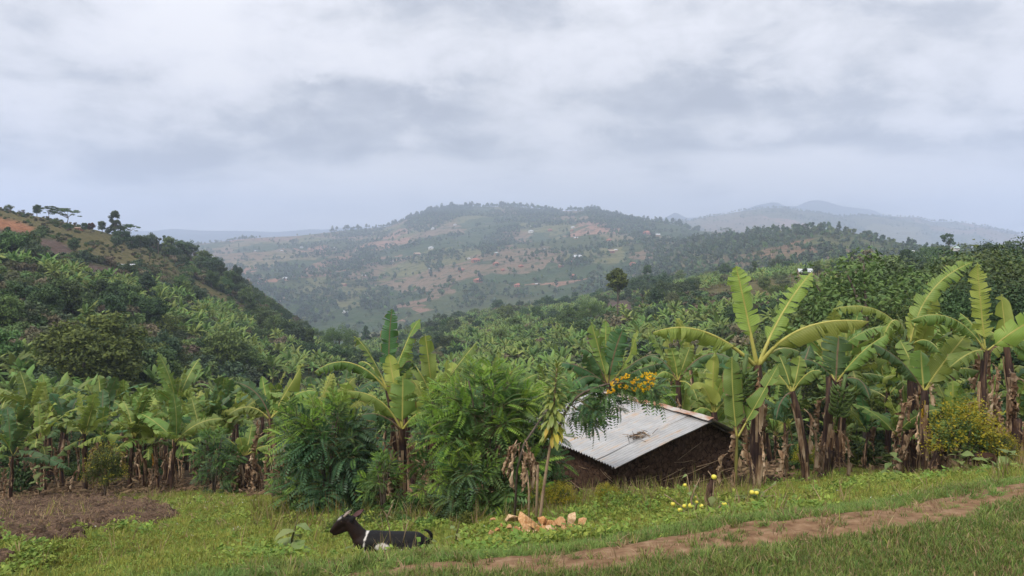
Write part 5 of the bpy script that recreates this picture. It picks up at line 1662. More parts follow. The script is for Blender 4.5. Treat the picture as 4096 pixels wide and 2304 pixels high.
SPRAY = {"d": [spray_mesh(60 + k, [M_pin_d, M_pin_l, M_twig_g], 2) for k in range(4)], "l": [spray_mesh(70 + k, [M_pin_d, M_pin_l, M_twig_g], 8) for k in range(3)], "b": [spray_mesh(80 + k, [M_pin_b, M_pin_d, M_twig_g], 2) for k in range(4)]}


def feather_shrub(px, Y, top_sy, wpx, nbr, tones, label, g, base=None, depth=0.8, name="feathery_shrub", low=0.05, top_lime=True):
    p = gpt(px, Y) if base is None else base
    H = wz(top_sy, Y) - p[2]; Rr = wpx * Y / F / 2
    t = thing(name, label, "shrub", p, group="feathery shrubs")
    for k in range(5):
        a = g.uniform(0, 6.28)
        mb = MB().tube(bez(np.array([0, 0, -0.1]), np.array([0.15 * Rr * math.cos(a), 0.15 * Rr * math.sin(a), 0.5 * H]), np.array([0.4 * Rr * math.cos(a), 0.4 * Rr * math.sin(a), 0.85 * H]), 6), np.linspace(0.022, 0.008, 6), 5, 0)
        part("stem", mb.build("shrub_stem", [M_bark]), t)
    for k in range(nbr):
        h = low + (0.97 - low) * ((k + 0.5) / nbr)
        a = k * 2.4 + g.normal(0, 0.4)
        el = np.interp(h, [0, 0.5, 0.85, 1], [-8, 12, 48, 80]) + g.normal(0, 9)
        rad = Rr * np.interp(h, [0, 0.15, 0.5, 0.8, 1.0], [0.75, 0.95, 1.0, 0.8, 0.35])
        ln = max(0.28, min(0.85, rad * 0.75)) * g.uniform(0.7, 1.45)
        st_r = max(0, rad - ln * math.cos(R(el))) * g.uniform(0.5, 1.0)
        z = h * H - (ln * math.sin(R(el)) if h > 0.6 else 0)
        pos = (st_r * math.cos(a), st_r * math.sin(a) * depth, z)
        tn = str(g.choice(["d", "l", "b"], p=tones))
        if h > 0.68 and top_lime and g.random() < 0.8:
            tn = "l"
        part("leafy_branch", SPRAY[tn][int(g.integers(len(SPRAY[tn])))], t, pos, (g.normal(0, 0.5), -R(el), a), ln)
    return t


feather_shrub(328, 12.6, 392, 92, 54, [0.17, 0.12, 0.71], "dark blue-green feathery shrub with lime shoots, left of the tall banana stem", gn)
feather_shrub(291, 13.2, 396, 46, 26, [0.4, 0.5, 0.1], "lime feathery shrub at the left shoulder of the dark one", gn)
feather_shrub(487, 11.6, 355, 112, 60, [0.5, 0.40, 0.10], "largest feathery shrub, topped with lime leaves, left of the leaning pole", gn)
feather_shrub(441, 12.0, 380, 60, 36, [0.5, 0.38, 0.12], "feathery shrub with arching branch between banana stem and the largest shrub", gn)
feather_shrub(383, 11.9, 452, 44, 20, [0.55, 0.35, 0.1], "small feathery shrub at the foot of the banana stems", gn)
feather_shrub(535, 12.3, 385, 62, 34, [0.65, 0.18, 0.17], "feathery shrub with upright fern-like branch beside the hut", gn)
feather_shrub(470, 10.9, 446, 70, 26, [0.5, 0.25, 0.25], "low spreading feathery shrub in front of the largest one", gn)
feather_shrub(214, 18.2, 427, 42, 26, [0.4, 0.0, 0.6], "dark feathery shrub standing left of the brown-skirted banana plant", gn, top_lime=False)
feather_shrub(350, 12.9, 410, 50, 20, [0.6, 0.2, 0.2], "feathery shrub half hidden between the dark shrub and the banana stems", gn)

# leaders rising out of the shrubs
# the flowering branch over the roof
M_flower = foliage_mat("yellow_petals", (0.72, 0.42, 0.012), (0.85, 0.58, 0.03), 0.25, 0.5, 0.2, None, 0.01, 0.1)
p0 = gpt(551, 12.4)
t = thing("flowering_tree", "feathery-leaved tree whose branch with orange-yellow flowers overhangs the roof", "tree", p0)
Q = [np.zeros(3), at(556, 440, 12.3) - p0, at(585, 392, 12.2) - p0, at(632, 384, 12.2) - p0]
C = np.concatenate([bez(Q[0], Q[1] * 0.55 + np.array([0, 0, 0.1]), Q[1], 8)[:-1], bez(Q[1], at(564, 402, 12.3) - p0, Q[2], 8)[:-1], bez(Q[2], at(610, 380, 12.2) - p0, Q[3], 8)])
part("trunk", MB().tube(C, np.linspace(0.035, 0.012, len(C)), 6).build("slender_trunk", [M_bark]), t)
for k in range(19):
    f = gn.uniform(0.46, 1.0)
    c = np.array([np.interp(f, np.linspace(0, 1, len(C)), C[:, i]) for i in range(3)])
    a = gn.uniform(-0.9, 0.9) + (math.pi if gn.random() < 0.3 else 0)
    part("leafy_branch", SPRAY["b" if gn.random() < 0.3 else "d"][int(gn.integers(4))], t, c, (gn.normal(0, 0.5), R(gn.uniform(-5, 50)), a), gn.uniform(0.36, 0.62))
part("leafy_branch", SPRAY["l"][0], t, at(618, 380, 12.2) - p0, (0, R(-70), 0.2), 0.28)


def flower_cluster(seed, n=16, r=0.07):
    g = np.random.default_rng(seed)
    mb = MB()
    for d in sph(g, n):
        c = d * r * g.uniform(0.5, 1.0)
        for k in range(5):
            leaf_quads(mb, (c + g.normal(0, 0.008, 3))[None], (d + g.normal(0, 0.6, 3))[None], np.array([0.016]), g, 0, 0.85)
    return mb.build("flower_cluster", [M_flower], False, st=False)


FLC = [flower_cluster(k) for k in range(3)]
for px, sy in [(612, 384), (617, 380), (620, 386), (627, 376), (622, 378), (633, 382), (637, 379), (642, 376), (646, 374), (650, 375), (653, 379), (648, 380), (652, 384), (645, 383), (640, 385), (634, 389), (626, 387), (648, 388), (643, 389), (613, 390), (655, 374), (609, 392)]:
    part("flower_cluster", FLC[int(gn.integers(3))], t, at(px, sy, 11.8 + gn.normal(0, 0.08)) - p0, (gn.uniform(0, 6), gn.uniform(0, 6), 0), gn.uniform(0.45, 0.85))

# ------------------------------------------------------------------ golden shrubs
TREES[("bush", "gold_in")] = [tree_meshes("bush", 610, H=8, leaf=0.24, per=150, fol="green")]


def golden_shrub(px, Y, top_sy, wpx, label, g, fr=0.5, green="green"):
    p = gpt(px, Y); H = wz(top_sy, Y) - p[2]; Rr = wpx * Y / F / 2
    t = thing("golden_shrub", label, "shrub", p, group="golden-leaved shrubs")
    mi, mo = MB(), MB()
    for d in sph(g, 80):
        d[2] = abs(d[2]) * 1.1 - 0.12
        c = np.array([d[0] * Rr, d[1] * Rr, 0.36 * H + d[2] * 0.58 * H]) * np.array([1, 1, 1.0])
        n = 62
        dirv = d * np.array([1, 1, 0.25]); dirv /= np.linalg.norm(dirv)
        f = g.uniform(0.35, 1.05, n)
        pos = np.array([0, 0, 0.36 * H]) * (1 - f[:, None]) + c * f[:, None] + g.normal(0, 0.045, (n, 3)) * (Rr / 0.55)
        k = f > (1 - fr * g.uniform(0.3, 1.1))
        up = np.array([0, 0, 0.9])
        nr = g.normal(0, 0.5, (n, 3)) + up
        if (~k).any():
            leaf_quads(mi, pos[~k], nr[~k], 0.026 * np.ones((~k).sum()) * (Rr / 0.55), g)
        if k.any():
            leaf_quads(mo, pos[k], nr[k], 0.021 * np.ones(k.sum()) * (Rr / 0.55), g)
    part("inner_leaves", mi.build("inner_leaves", [M_tree[green]], False, st=False), t)
    part("golden_tips", mo.build("golden_tips", [M_tree["yellow"]], False, st=False), t)
    ms = MB()
    for k in range(6):
        a = g.uniform(0, 6.28)
        ms.tube(bez(np.array([0, 0, -0.05]), np.array([0, 0, 0.3 * H]), np.array([0.6 * Rr * math.cos(a), 0.6 * Rr * math.sin(a), 0.6 * H]), 5), np.linspace(0.02, 0.006, 5), 5)
    part("stems", ms.build("shrub_stems", [M_bark]), t)
    return t


golden_shrub(966, 14.2, 391, 74, "largest golden-tipped shrub, at the right beside the cut stumps", gn, 0.55)
golden_shrub(1003, 14.0, 428, 36, "small golden shrub right of the largest one at the right edge", gn, 0.35)
golden_shrub(806, 17.0, 439, 26, "bright yellow round shrub between two banana stems", gn, 0.9)
golden_shrub(560, 10.9, 480, 34, "yellowish weed bush under the hut's left wall", gn, 0.8)
golden_shrub(607, 10.8, 482, 26, "yellowish weed bush at the hut's near corner", gn, 0.75)
golden_shrub(538, 10.9, 474, 22, "yellowish bush behind the thin stakes", gn, 0.5)
golden_shrub(105, 18.0, 436, 40, "thin yellowish bush in front of the left banana row", gn, 0.10, "olive")

# ------------------------------------------------------------------ the hut
M_mud = None
m, tt_, out = new_mat("dark_mud_wall")
co = objco(tt_)
vo = tt_.nodes.new("ShaderNodeTexVoronoi"); vo.feature = "DISTANCE_TO_EDGE"; vo.inputs["Scale"].default_value = 8.5
wn = tt_.nodes.new("ShaderNodeTexNoise"); wn.inputs["Scale"].default_value = 6.0; lk(tt_, co, wn.inputs["Vector"])
va = tt_.nodes.new("ShaderNodeVectorMath"); va.operation = "MULTIPLY_ADD"; lk(tt_, wn.outputs["Color"], va.inputs[0]); va.inputs[1].default_value = (0.16, 0.16, 0.16); lk(tt_, co, va.inputs[2])
lk(tt_, va.outputs[0], vo.inputs["Vector"])
nn_ = noise_n(tt_, co, 14, 7, 0.65)
cc_ = ramp(tt_, nn_, [(0.3, (0.050, 0.029, 0.019)), (0.55, (0.098, 0.059, 0.040)), (0.75, (0.16, 0.103, 0.072))])
cr_ = ramp(tt_, vo.outputs["Distance"], [(0.0, 0.0), (0.06, 1.0)])
hh_ = math_n(tt_, "ADD", math_n(tt_, "MULTIPLY", cr_, 0.6), nn_)
b_ = principled(tt_, mixc(tt_, cr_, (0.018, 0.012, 0.010), cc_), 0.95, 0.1, bump(tt_, hh_, 0.9, 0.035))
lk(tt_, b_.outputs[0], out.inputs[0])
M_mud = m

m, tt_, out = new_mat("corrugated_iron")
a_ = attr(tt_, "st"); s_ = tt_.nodes.new("ShaderNodeSeparateXYZ"); lk(tt_, a_.outputs["Vector"], s_.inputs[0])
mp_ = tt_.nodes.new("ShaderNodeMapping"); mp_.inputs["Scale"].default_value = (1.3, 9.0, 1.0); lk(tt_, a_.outputs["Vector"], mp_.inputs[0])
n1_ = noise_n(tt_, mp_.outputs[0], 1.0, 6, 0.65); n2_ = noise_n(tt_, a_.outputs["Vector"], 3.2, 5, 0.6)
base_ = ramp(tt_, n2_, [(0.3, (0.32, 0.318, 0.315)), (0.6, (0.405, 0.40, 0.395)), (0.8, (0.48, 0.475, 0.465))])
rf_ = math_n(tt_, "MULTIPLY", ramp(tt_, n1_, [(0.51, 0.0), (0.66, 0.9)]), ramp(tt_, n2_, [(0.40, 0.15), (0.60, 0.95)]))
rc_ = ramp(tt_, noise_n(tt_, a_.outputs["Vector"], 9, 5, 0.6), [(0.3, (0.36, 0.20, 0.09)), (0.7, (0.55, 0.40, 0.25))])
oi_ = tt_.nodes.new("ShaderNodeObjectInfo")
hs_ = tt_.nodes.new("ShaderNodeHueSaturation"); lk(tt_, mixc(tt_, rf_, base_, rc_), hs_.inputs["Color"]); lk(tt_, math_n(tt_, "ADD", math_n(tt_, "MULTIPLY", oi_.outputs["Random"], 0.16), 0.90), hs_.inputs["Value"])
b_ = principled(tt_, hs_.outputs[0], 0.55, 0.35, None, 0.15)
lk(tt_, b_.outputs[0], out.inputs[0])
M_iron = m
M_rust = simple_mat("rusted_ridge_cap", [(0.38, 0.38, 0.38), (0.42, 0.38, 0.33), (0.32, 0.15, 0.08), (0.26, 0.11, 0.055)], 2.2, 0.7, 0.3)

Z_E = wz(467, 13.5)                                   # eave height
Z_K = wz(420, 14.72)                                  # ridge height
FR = 0.68                                             # the ridge lies nearer the far eave
hut = thing("mud_hut", "dark mud hut under a pale rusty corrugated iron roof", "hut", (HUT_O[0], HUT_O[1], HUT_FLOOR), (0, 0, math.atan2(HUT_A[1], HUT_A[0])))
ze, zk = Z_E - HUT_FLOOR, Z_K - HUT_FLOOR
OVE, OVG = 0.26, 0.24                                 # overhang at the eaves and the gables
x0, x1, y0, y1 = OVE, HUT_W - OVE * 0.6, OVG, HUT_L - OVG
xr = FR * HUT_W


def roof_z(x):
    return np.where(x < xr, ze + (zk - ze) * x / xr, zk + (ze - zk) * (x - xr) / (HUT_W - xr))


def wall_part(name, fx, fy, n=40, th=0.12):
    """a lumpy mud wall; fx, fy run along the outer line, inner line behind it"""
    s = np.linspace(0, 1, n)
    zz = np.linspace(0, 1, 26)
    X0 = fx[0] + (fx[1] - fx[0]) * s; Y0 = fy[0] + (fy[1] - fy[0]) * s
    top = roof_z(X0) - 0.035
    nx, ny = (fy[1] - fy[0]), -(fx[1] - fx[0]); l = math.hypot(nx, ny); nx, ny = nx / l, ny / l
    Z = -0.3 + (top[:, None] + 0.3) * zz[None]
    q = s[:, None] * l
    lump = (fbm(q * 3 + 5, Z * 3, 5, 4) - 0.5) * 0.07 + (fbm(q * 9, Z * 9, 15, 3) - 0.5) * 0.035
    Po = np.stack([X0[:, None] + nx * lump, Y0[:, None] + ny * lump, Z], -1)
    Pi = np.stack([X0[:, None] - nx * th + 0 * Z, Y0[:, None] - ny * th + 0 * Z, Z], -1)
    mb = MB().grid(Po[:, ::-1], 0).grid(Pi, 0)
    mb.grid(np.stack([Po[:, -1], Pi[:, -1]], 1), 0).grid(np.stack([Po[0], Pi[0]], 1), 0).grid(np.stack([Po[-1], Pi[-1]], 1), 0)
    return part("wall", mb.build("mud_wall", [M_mud]), hut)


ROOF = []


WG = wall_part("gable", (x0, x1), (y0, y0), 60)
WS = wall_part("side", (x0, x0), (y1, y0 + 0.13), 50)
wall_part("gable_far", (x1, x0 + 0.13), (y1, y1), 40)
wall_part("side_far", (x1, x1), (y0 + 0.13, y1 - 0.13), 40)
rf = MB()
for yy in (y0 + 0.02, (y0 + y1) / 2, y1):
    rf.tube(np.array([[-0.0, yy - 0.16, ze - 0.06], [xr, yy - 0.16, zk - 0.07], [HUT_W, yy - 0.16, ze - 0.06]]), 0.025, 6)
ROOF = part("roof", rf.build("roof_rafters", [M_bark]), hut)
# sheets of corrugated iron: crests run from ridge to eave
PIT = 0.085
def sheet_part(name, ya, yb, side, dz, g, xa=None, skew=0.0):
    ny = int((yb - ya) / PIT * 8)
    yy = np.linspace(ya, yb, ny)
    if side < 0:
        xx = np.linspace(-0.02 + (xa or 0), xr + 0.02, 10)
    else:
        xx = np.linspace(xr - 0.02, HUT_W + 0.03, 8)
    jit = g.normal(0, 0.012) if side < 0 else 0
    Xg, Yg = np.meshgrid(xx, yy, indexing="ij")
    Zg = roof_z(np.clip(Xg, 0, HUT_W)) + 0.016 * np.sin(Yg / PIT * 6.2832) + dz + 0.010 * (fbm(Xg * 1.7, Yg * 1.7, 3, 3) - 0.5) * 4
    Xg = Xg + jit * (Xg < 0.1)
    Yg = Yg + skew * (Xg - xr)
    st = np.stack([Xg * 1.0, Yg * 1.0], -1)
    mb = MB().grid(np.stack([Xg, Yg, Zg], -1)[:, ::-1], 0, st[:, ::-1]).grid(np.stack([Xg, Yg, Zg - 0.006], -1), 0, st)
    part("roof_sheet", mb.build("corrugated_sheet", [M_iron]), ROOF)


edges = np.array([-0.05, 0.55, 1.28, 2.02, 2.78, HUT_L + 0.05])
for i in range(5):
    sheet_part("s", edges[i], edges[i + 1] + 0.09, -1, 0.004 + 0.016 * (i % 2), gn, xa=[0.0, -0.02, 0.02, -0.01, 0.02][i], skew=[0.0, 0.02, -0.015, 0.01, 0.0][i])
    sheet_part("s", edges[i], edges[i + 1] + 0.09, 1, 0.004 + 0.016 * ((i + 1) % 2), gn)
cap = MB()
for a, b in ((-0.07, 1.75), (1.65, HUT_L + 0.05)):
    yy = np.linspace(a, b, 12); off_ = np.array([-0.16, -0.07, 0, 0.07, 0.15])
    G = np.stack([np.broadcast_to(xr + off_[None], (12, 5)), np.broadcast_to(yy[:, None], (12, 5)), roof_z(xr + off_)[None] + 0.04 + 0.012 * gn.normal(0, 0.5, (12, 5)) + (0.02 if a < 0 else 0.0)], -1)
    part("ridge_cap", MB().grid(G[:, ::-1]).build("ridge_cap", [M_rust]), ROOF)
# sticks showing in the walls
for k in range(46):
    if k < 26:
        s = gn.uniform(x0 + 0.2, x1 - 0.2); z = gn.uniform(0.75, min(2.0, float(roof_z(np.array(s))) - 0.35)) if k > 8 else gn.uniform(0.85, 1.35)
        ln = gn.uniform(0.12, 0.75); a = gn.normal(0.05, 0.12)
        P = np.array([[s - ln / 2 * math.cos(a), y0 - 0.035, z - ln / 2 * math.sin(a)], [s, y0 - 0.05, z + gn.normal(0, 0.012)], [s + ln / 2 * math.cos(a), y0 - 0.035, z + ln / 2 * math.sin(a)]])
    else:
        s = gn.uniform(y0 + 0.2, y1 - 0.4); z = gn.uniform(0.8, 1.55)
        ln = gn.uniform(0.2, 0.8); a = gn.normal(0.25, 0.15)
        P = np.array([[x0 - 0.035, s - ln / 2 * math.cos(a), z - ln / 2 * math.sin(a)], [x0 - 0.05, s, z], [x0 - 0.035, s + ln / 2 * math.cos(a), z + ln / 2 * math.sin(a)]])
    part("stick", MB().tube(P, 0.0065 * gn.uniform(0.6, 1.3), 5).build("wall_stick", [M_twig]), WG if k < 26 else WS)
# things lying on the roof
pz = float(roof_z(np.array(0.95))) + HUT_FLOOR
lp = HUT_O + HUT_A * 1.05 + HUT_B * 0.62
t = thing("leaf_pile", "small heap of dead brown leaves and twigs lying on the iron roof", "leaf pile", (lp[0], lp[1], float(roof_z(np.array(1.05))) + HUT_FLOOR + 0.03))
for k in range(42):
    a = gn.uniform(0, 3.14)
    c = np.array([gn.normal(0, 0.11), gn.normal(0, 0.07), 0]); c[2] = (c[0] * HUT_A[0] + c[1] * HUT_A[1]) * (zk - ze) / xr + gn.uniform(0.0, 0.05)
    d = np.array([math.cos(a), math.sin(a), gn.normal(0.15, 0.2)]) * gn.uniform(0.05, 0.13)
    part("twig", MB().tube(np.stack([c - d, c + np.array([0, 0, 0.01]), c + d]), 0.005, 4).build("twig", [M_bark if k % 3 else M_dry]), t)

# ------------------------------------------------------------------ posts and the leafy pole in front of the shrubs
def pole(name, label, cat, pts, r, mat, group=None):
    pts = np.asarray(pts, float); b = pts[0]
    return thing(name, label, cat, b, group=group, data=MB().tube(pts - b, r, 6).build(name, [mat]))


pole("wooden_stake", "thin bare stake beside the leafy pole", "stake", [gpt(536, 9.2, -0.1), at(537, 490, 9.2), at(538, 465, 9.2)], [0.018, 0.016, 0.015], M_twig, "thin stakes")
pole("wooden_stake", "leaning dark pole rising right from the dead leaf bundle", "stake", [gpt(514, 9.6, -0.1), at(517, 470, 9.6), at(524, 444, 9.6), at(548, 408, 9.7)], [0.016, 0.015, 0.014, 0.010], M_bark, "thin stakes")
pole("wooden_stake", "slender stick left of the thin bare stake", "stake", [gpt(529, 9.3, -0.1), at(529, 492, 9.3), at(527, 470, 9.4)], [0.012, 0.011, 0.010], M_twig, "thin stakes")
bd = at(521, 444, 9.55)
t = thing("dead_leaf_bundle", "bundle of dead pale banana leaves hanging from the leaning pole", "dead leaves", bd)
for k in range(14):
    a = gn.uniform(0, 6.28)
    part("dry_leaf", LEAF["dry"][k % 7], t, (0.02 * math.cos(a), 0.02 * math.sin(a), gn.uniform(-0.25, 0.05)), (0, gn.normal(0, 0.1), a), gn.uniform(0.25, 0.62))
M_drac = foliage_mat("strap_leaf", (0.15, 0.20, 0.04), (0.27, 0.31, 0.075), 0.25, 0.45, 0.35, None, 0.02, 0.12)
M_drac_y = foliage_mat("strap_leaf_old", (0.34, 0.32, 0.05), (0.5, 0.38, 0.05), 0.25, 0.5, 0.3, None, 0.02, 0.15)


def strap_leaf(g, mat):
    n = 7; t_ = np.linspace(0, 1, n); L = 1.0
    e = np.radians(20 - 60 * t_)
    P = np.stack([np.cumsum(np.cos(e)) / n * L, 0 * t_, np.cumsum(np.sin(e)) / n * L], -1); P -= P[0]
    w = 0.105 * np.interp(t_, [0, 0.15, 0.6, 0.85, 1], [0.35, 0.35, 1.0, 0.8, 0.08])
    G = np.stack([P + np.stack([0 * t_, w * s, 0.35 * w * abs(s)], -1) for s in (-1, 0, 1)], 1)
    return MB().grid(G).build("strap_leaf", [mat])


SL = [strap_leaf(gn, M_drac), strap_leaf(gn, M_drac_y)]
db = gpt(538, 8.9)
D0, D1, D2 = at(552, 436, 8.95) - db, at(557, 368, 9.0) - db, np.zeros(3)
t = thing("leafy_pole", "slender leaning plant with tiers of yellow-green strap leaves before the roof", "plant", db)
C = np.concatenate([bez(np.array([0, 0, -0.1]), D0 * 0.5 + np.array([-0.02, 0, 0]), D0, 8)[:-1], bez(D0, (D0 + D1) / 2 + np.array([-0.01, 0, 0]), D1, 8)])
part("stem", MB().tube(C, np.linspace(0.021, 0.010, len(C)), 6).build("leafy_stem", [M_twig]), t)
a = 0
for k in range(150):
    f = k / 149
    c = D0 + (D1 - D0) * f
    a += 2.4 + gn.normal(0, 0.2)
    el = np.interp(f, [0, 0.2, 0.6, 0.9, 1], [-30, -22, 5, 38, 75]) + gn.normal(0, 10)
    s = np.interp(f, [0, 0.3, 0.8, 1], [0.24, 0.25, 0.21, 0.15]) * gn.uniform(0.85, 1.15)
    part("leaf", SL[1 if (f < 0.22 and gn.random() < 0.3) else 0], t, c, (0, -R(el), a), s)

# ------------------------------------------------------------------ rocks
M_rock = []
for nm, cols in (("rock_orange", [(0.34, 0.155, 0.06), (0.48, 0.27, 0.12), (0.58, 0.41, 0.24)]), ("rock_cream", [(0.38, 0.22, 0.11), (0.54, 0.36, 0.20), (0.62, 0.48, 0.32)]), ("rock_brown", [(0.28, 0.12, 0.04), (0.44, 0.22, 0.085), (0.54, 0.33, 0.16)])):
    M_rock.append(simple_mat(nm, cols, 5.5, 0.9, 0.15, 0.02, 7, rand=0.1))
import bmesh


def rock_mesh(seed, mat):
    g = np.random.default_rng(seed)
    bm = bmesh.new()
    for p in sph(g, 11) * g.uniform(0.85, 1.05, (11, 1)):
        bm.verts.new(tuple(p * np.array([1, 0.85, 0.75])))
    bmesh.ops.convex_hull(bm, input=list(bm.verts))
    bmesh.ops.delete(bm, geom=[v for v in bm.verts if not v.link_faces], context="VERTS")
    bmesh.ops.bevel(bm, geom=list(bm.edges), offset=0.035, segments=1, affect="EDGES")
    bmesh.ops.triangulate(bm, faces=list(bm.faces))
    bmesh.ops.subdivide_edges(bm, edges=list(bm.edges), cuts=1)
    for v in bm.verts:
        v.co *= 1 + 0.05 * (float(vnoise(v.co.x * 4 + v.co.z * 3, v.co.y * 4, seed)) - 0.5)
    me_ = bpy.data.meshes.new("rock"); bm.to_mesh(me_); bm.free()
    me_.materials.append(mat)
    return me_


RK = [rock_mesh(k, M_rock[[0, 1, 2, 0, 2, 1][k % 6]]) for k in range(9)]
ROCKS = [(512, 519, 11, 1, "whitish flat rock at the left end of the orange rock heap"), (527.5, 522, 21, 0, "largest orange rock of the heap, left of centre"), (542.5, 522, 11, 2, "pointed brown rock just right of the largest orange one"),
         (559.5, 523, 12, 3, "squarish orange rock in the middle of the heap"), (571, 520, 13, 1, "tall cream rock standing highest at the right of the heap"), (584, 524, 11, 6, "wedge-shaped orange rock at the right end of the heap"),
         (516, 530.5, 8, 4, None), (525.6, 530, 9, 3, None), (532, 526.5, 9, 0, None), (538, 529, 7, 4, None), (552, 529.5, 13, 5, "long flat cream slab low in the middle of the heap"), (550, 524.6, 9, 4, None), (545, 531, 7, 3, None), (573, 528, 9, 2, None),
         (580, 528, 6, 0, None), (592, 526, 6, 5, None), (564, 529, 7, 6, None), (493, 519, 5, 0, "small orange stone lying apart left of the heap"), (559, 531, 5, 4, None), (509, 527, 5, 3, None), (535, 532, 5, 1, None), (587, 529, 5, 2, None), (568, 533, 4, 0, None), (600, 527, 4, 4, None)]
for i in range(26):
    ROCKS.append((gn.normal(550, 26), gn.normal(528.5, 3.2), gn.uniform(2.5, 5.5), int(gn.integers(9)), None))
for px, sy, w, k, lb in ROCKS:
    Y = 8.25 - (sy - 525) * 0.035
    p = at(px, sy, Y); zg = float(gz(p[0], p[1]))
    s = w * Y / F / 2 / 0.93 * 1.35
    thing("rock", lb or "small orange-brown rock filling the heap between the larger ones", "rock", (p[0], p[1], max(zg + s * 0.5, p[2] + s * 0.03)), (gn.uniform(0, 0.5), gn.uniform(0, 0.5), gn.uniform(0, 6.28)), s, "rocks of the orange heap", RK[k])

# ------------------------------------------------------------------ yellow-fruited plants
M_yf = simple_mat("yellow_fruit_skin", [(0.50, 0.42, 0.04), (0.66, 0.57, 0.07), (0.72, 0.64, 0.11)], 9, 0.4, 0.4)
M_weed = foliage_mat("weed_leaf", (0.13, 0.175, 0.055), (0.22, 0.27, 0.095), 0.25, 0.6, 0.2, None, 0.02, 0.2)


def fruit_mesh():
    bm = bmesh.new()
    bmesh.ops.create_uvsphere(bm, u_segments=14, v_segments=9, radius=1.0)
    for v in bm.verts:
        v.co.z *= 0.92
        if v.co.z > 0.8:
            v.co.z -= 0.12
    me_ = bpy.data.meshes.new("fruit"); bm.to_mesh(me_); bm.free()
    for p_ in me_.polygons:
        p_.use_smooth = True
    me_.materials.append(M_yf)
    return me_


FRU = fruit_mesh()


def weed_leaf(g, mat, asp=0.42):
    n = 6; t_ = np.linspace(0, 1, n)
    e = np.radians(18 - 55 * t_)
    P = np.stack([np.cumsum(np.cos(e)) / n, 0 * t_, np.cumsum(np.sin(e)) / n], -1); P -= P[0]
    w = asp * np.interp(t_, [0, 0.12, 0.4, 0.75, 1], [0.16, 0.6, 1.0, 0.62, 0.03]) * (1 + 0.12 * np.sin(t_ * 22))
    G = np.stack([P + np.stack([0 * t_, w * s, 0.14 * w * abs(s) + 0.02 * g.normal(0, 1, n)], -1) for s in (-1, -0.5, 0, 0.5, 1)], 1)
    return MB().grid(G).build("broad_leaf", [mat])


WL = [weed_leaf(np.random.default_rng(k), M_weed, a) for k, a in enumerate((0.24, 0.3, 0.27))]


def fruit_plant(base, stems, fruits, label, leaves=6, lsize=0.12):
    t = thing("yellow_fruit_plant", label, "plant", base, group="yellow-fruited plants")
    mb = MB()
    tips = []
    for st_ in stems:
        P = np.array([at(*q) for q in st_]) - base
        mb.tube(P, np.linspace(0.011, 0.005, len(P)), 5)
        tips += list(P[1:])
    part("stems", mb.build("thorny_stems", [M_twig]), t)
    for px, sy, r, Y in fruits:
        part("fruit", FRU, t, at(px, sy, Y) - base, (gn.uniform(-0.4, 0.4), gn.uniform(-0.4, 0.4), 0), r * Y / F)
    for k in range(leaves):
        c = tips[int(gn.integers(len(tips)))]
        part("leaf", WL[k % 3], t, c, (gn.normal(0, 0.4), gn.uniform(-0.5, 0.7), gn.uniform(0, 6.28)), lsize * gn.uniform(0.7, 1.3))


yb = 9.1
fruit_plant(gpt(694.5, yb), [[(694.5, 522, yb), (692, 505, yb), (690, 492, yb), (687, 475, yb)], [(694.5, 520, yb), (691, 500, yb - 0.1), (695, 488, yb), (700, 478, yb)], [(694.5, 518, yb), (684, 508, yb), (673, 500, yb), (664, 494, yb)], [(694.5, 520, yb), (702, 508, yb), (709, 511, yb)],
                              [(694.5, 520, yb), (685, 511, yb), (680, 512, yb)], [(694.5, 514, yb), (698, 500, yb), (696, 494, yb)]],
            [(673, 504, 2.3, yb), (680, 510, 2.5, yb), (684.5, 506, 2.2, yb), (690.6, 505.7, 2.6, yb - 0.05), (696.6, 502, 1.8, yb), (695.6, 497, 1.1, yb), (702, 506.4, 2.5, yb - 0.05), (696, 511.6, 1.9, yb), (685, 485, 1.8, yb)],
            "thorny plant with most of the yellow fruits, in the grass before the hut", 8)
fruit_plant(gpt(713, 9.4), [[(713, 516, 9.4), (713, 496, 9.4), (714, 479, 9.4), (708, 471, 9.4)], [(713, 512, 9.4), (719, 507, 9.4), (724, 501, 9.4)]], [(714, 477, 2.7, 9.35), (724.4, 504, 2.6, 9.3)], "thorny stalk with one yellow fruit at its top beside a dead stake", 5, 0.14)
fruit_plant(gpt(758, 10.0), [[(758, 502, 10.0), (756, 494, 10.0), (752, 489, 10.0)], [(758, 502, 10), (764, 492, 10), (776, 484, 10)], [(758, 500, 10), (768, 496, 10), (782, 496, 10)], [(758, 500, 10), (750, 498, 10), (742, 497, 10)]], [(752, 492.4, 2.5, 9.9), (756.6, 493, 2.3, 9.9)],
            "leafy plant with two yellow fruits side by side at the tall banana's foot", 22, 0.15)

# ------------------------------------------------------------------ weeds standing out of the meadow
def weed(px, Y, h, n, ls, label, mat_leaf=0, group="tall weeds"):
    p = gpt(px, Y)
    t = thing("broadleaf_weed", label, "weed", p, group=group)
    part("stem", MB().tube(np.array([[0, 0, -0.03], [gn.normal(0, 0.02), 0, h * 0.5], [gn.normal(0, 0.04), 0, h]]), [0.013, 0.011, 0.006], 5).build("weed_stem", [M_twig_g]), t)
    a = gn.uniform(0, 6)
    for k in range(n):
        a += 2.4
        part("leaf", WL[k % 3], t, (0, 0, h * (0.25 + 0.72 * k / n)), (gn.normal(0, 0.2), gn.uniform(-0.35, 0.35), a), ls * gn.uniform(0.7, 1.15))


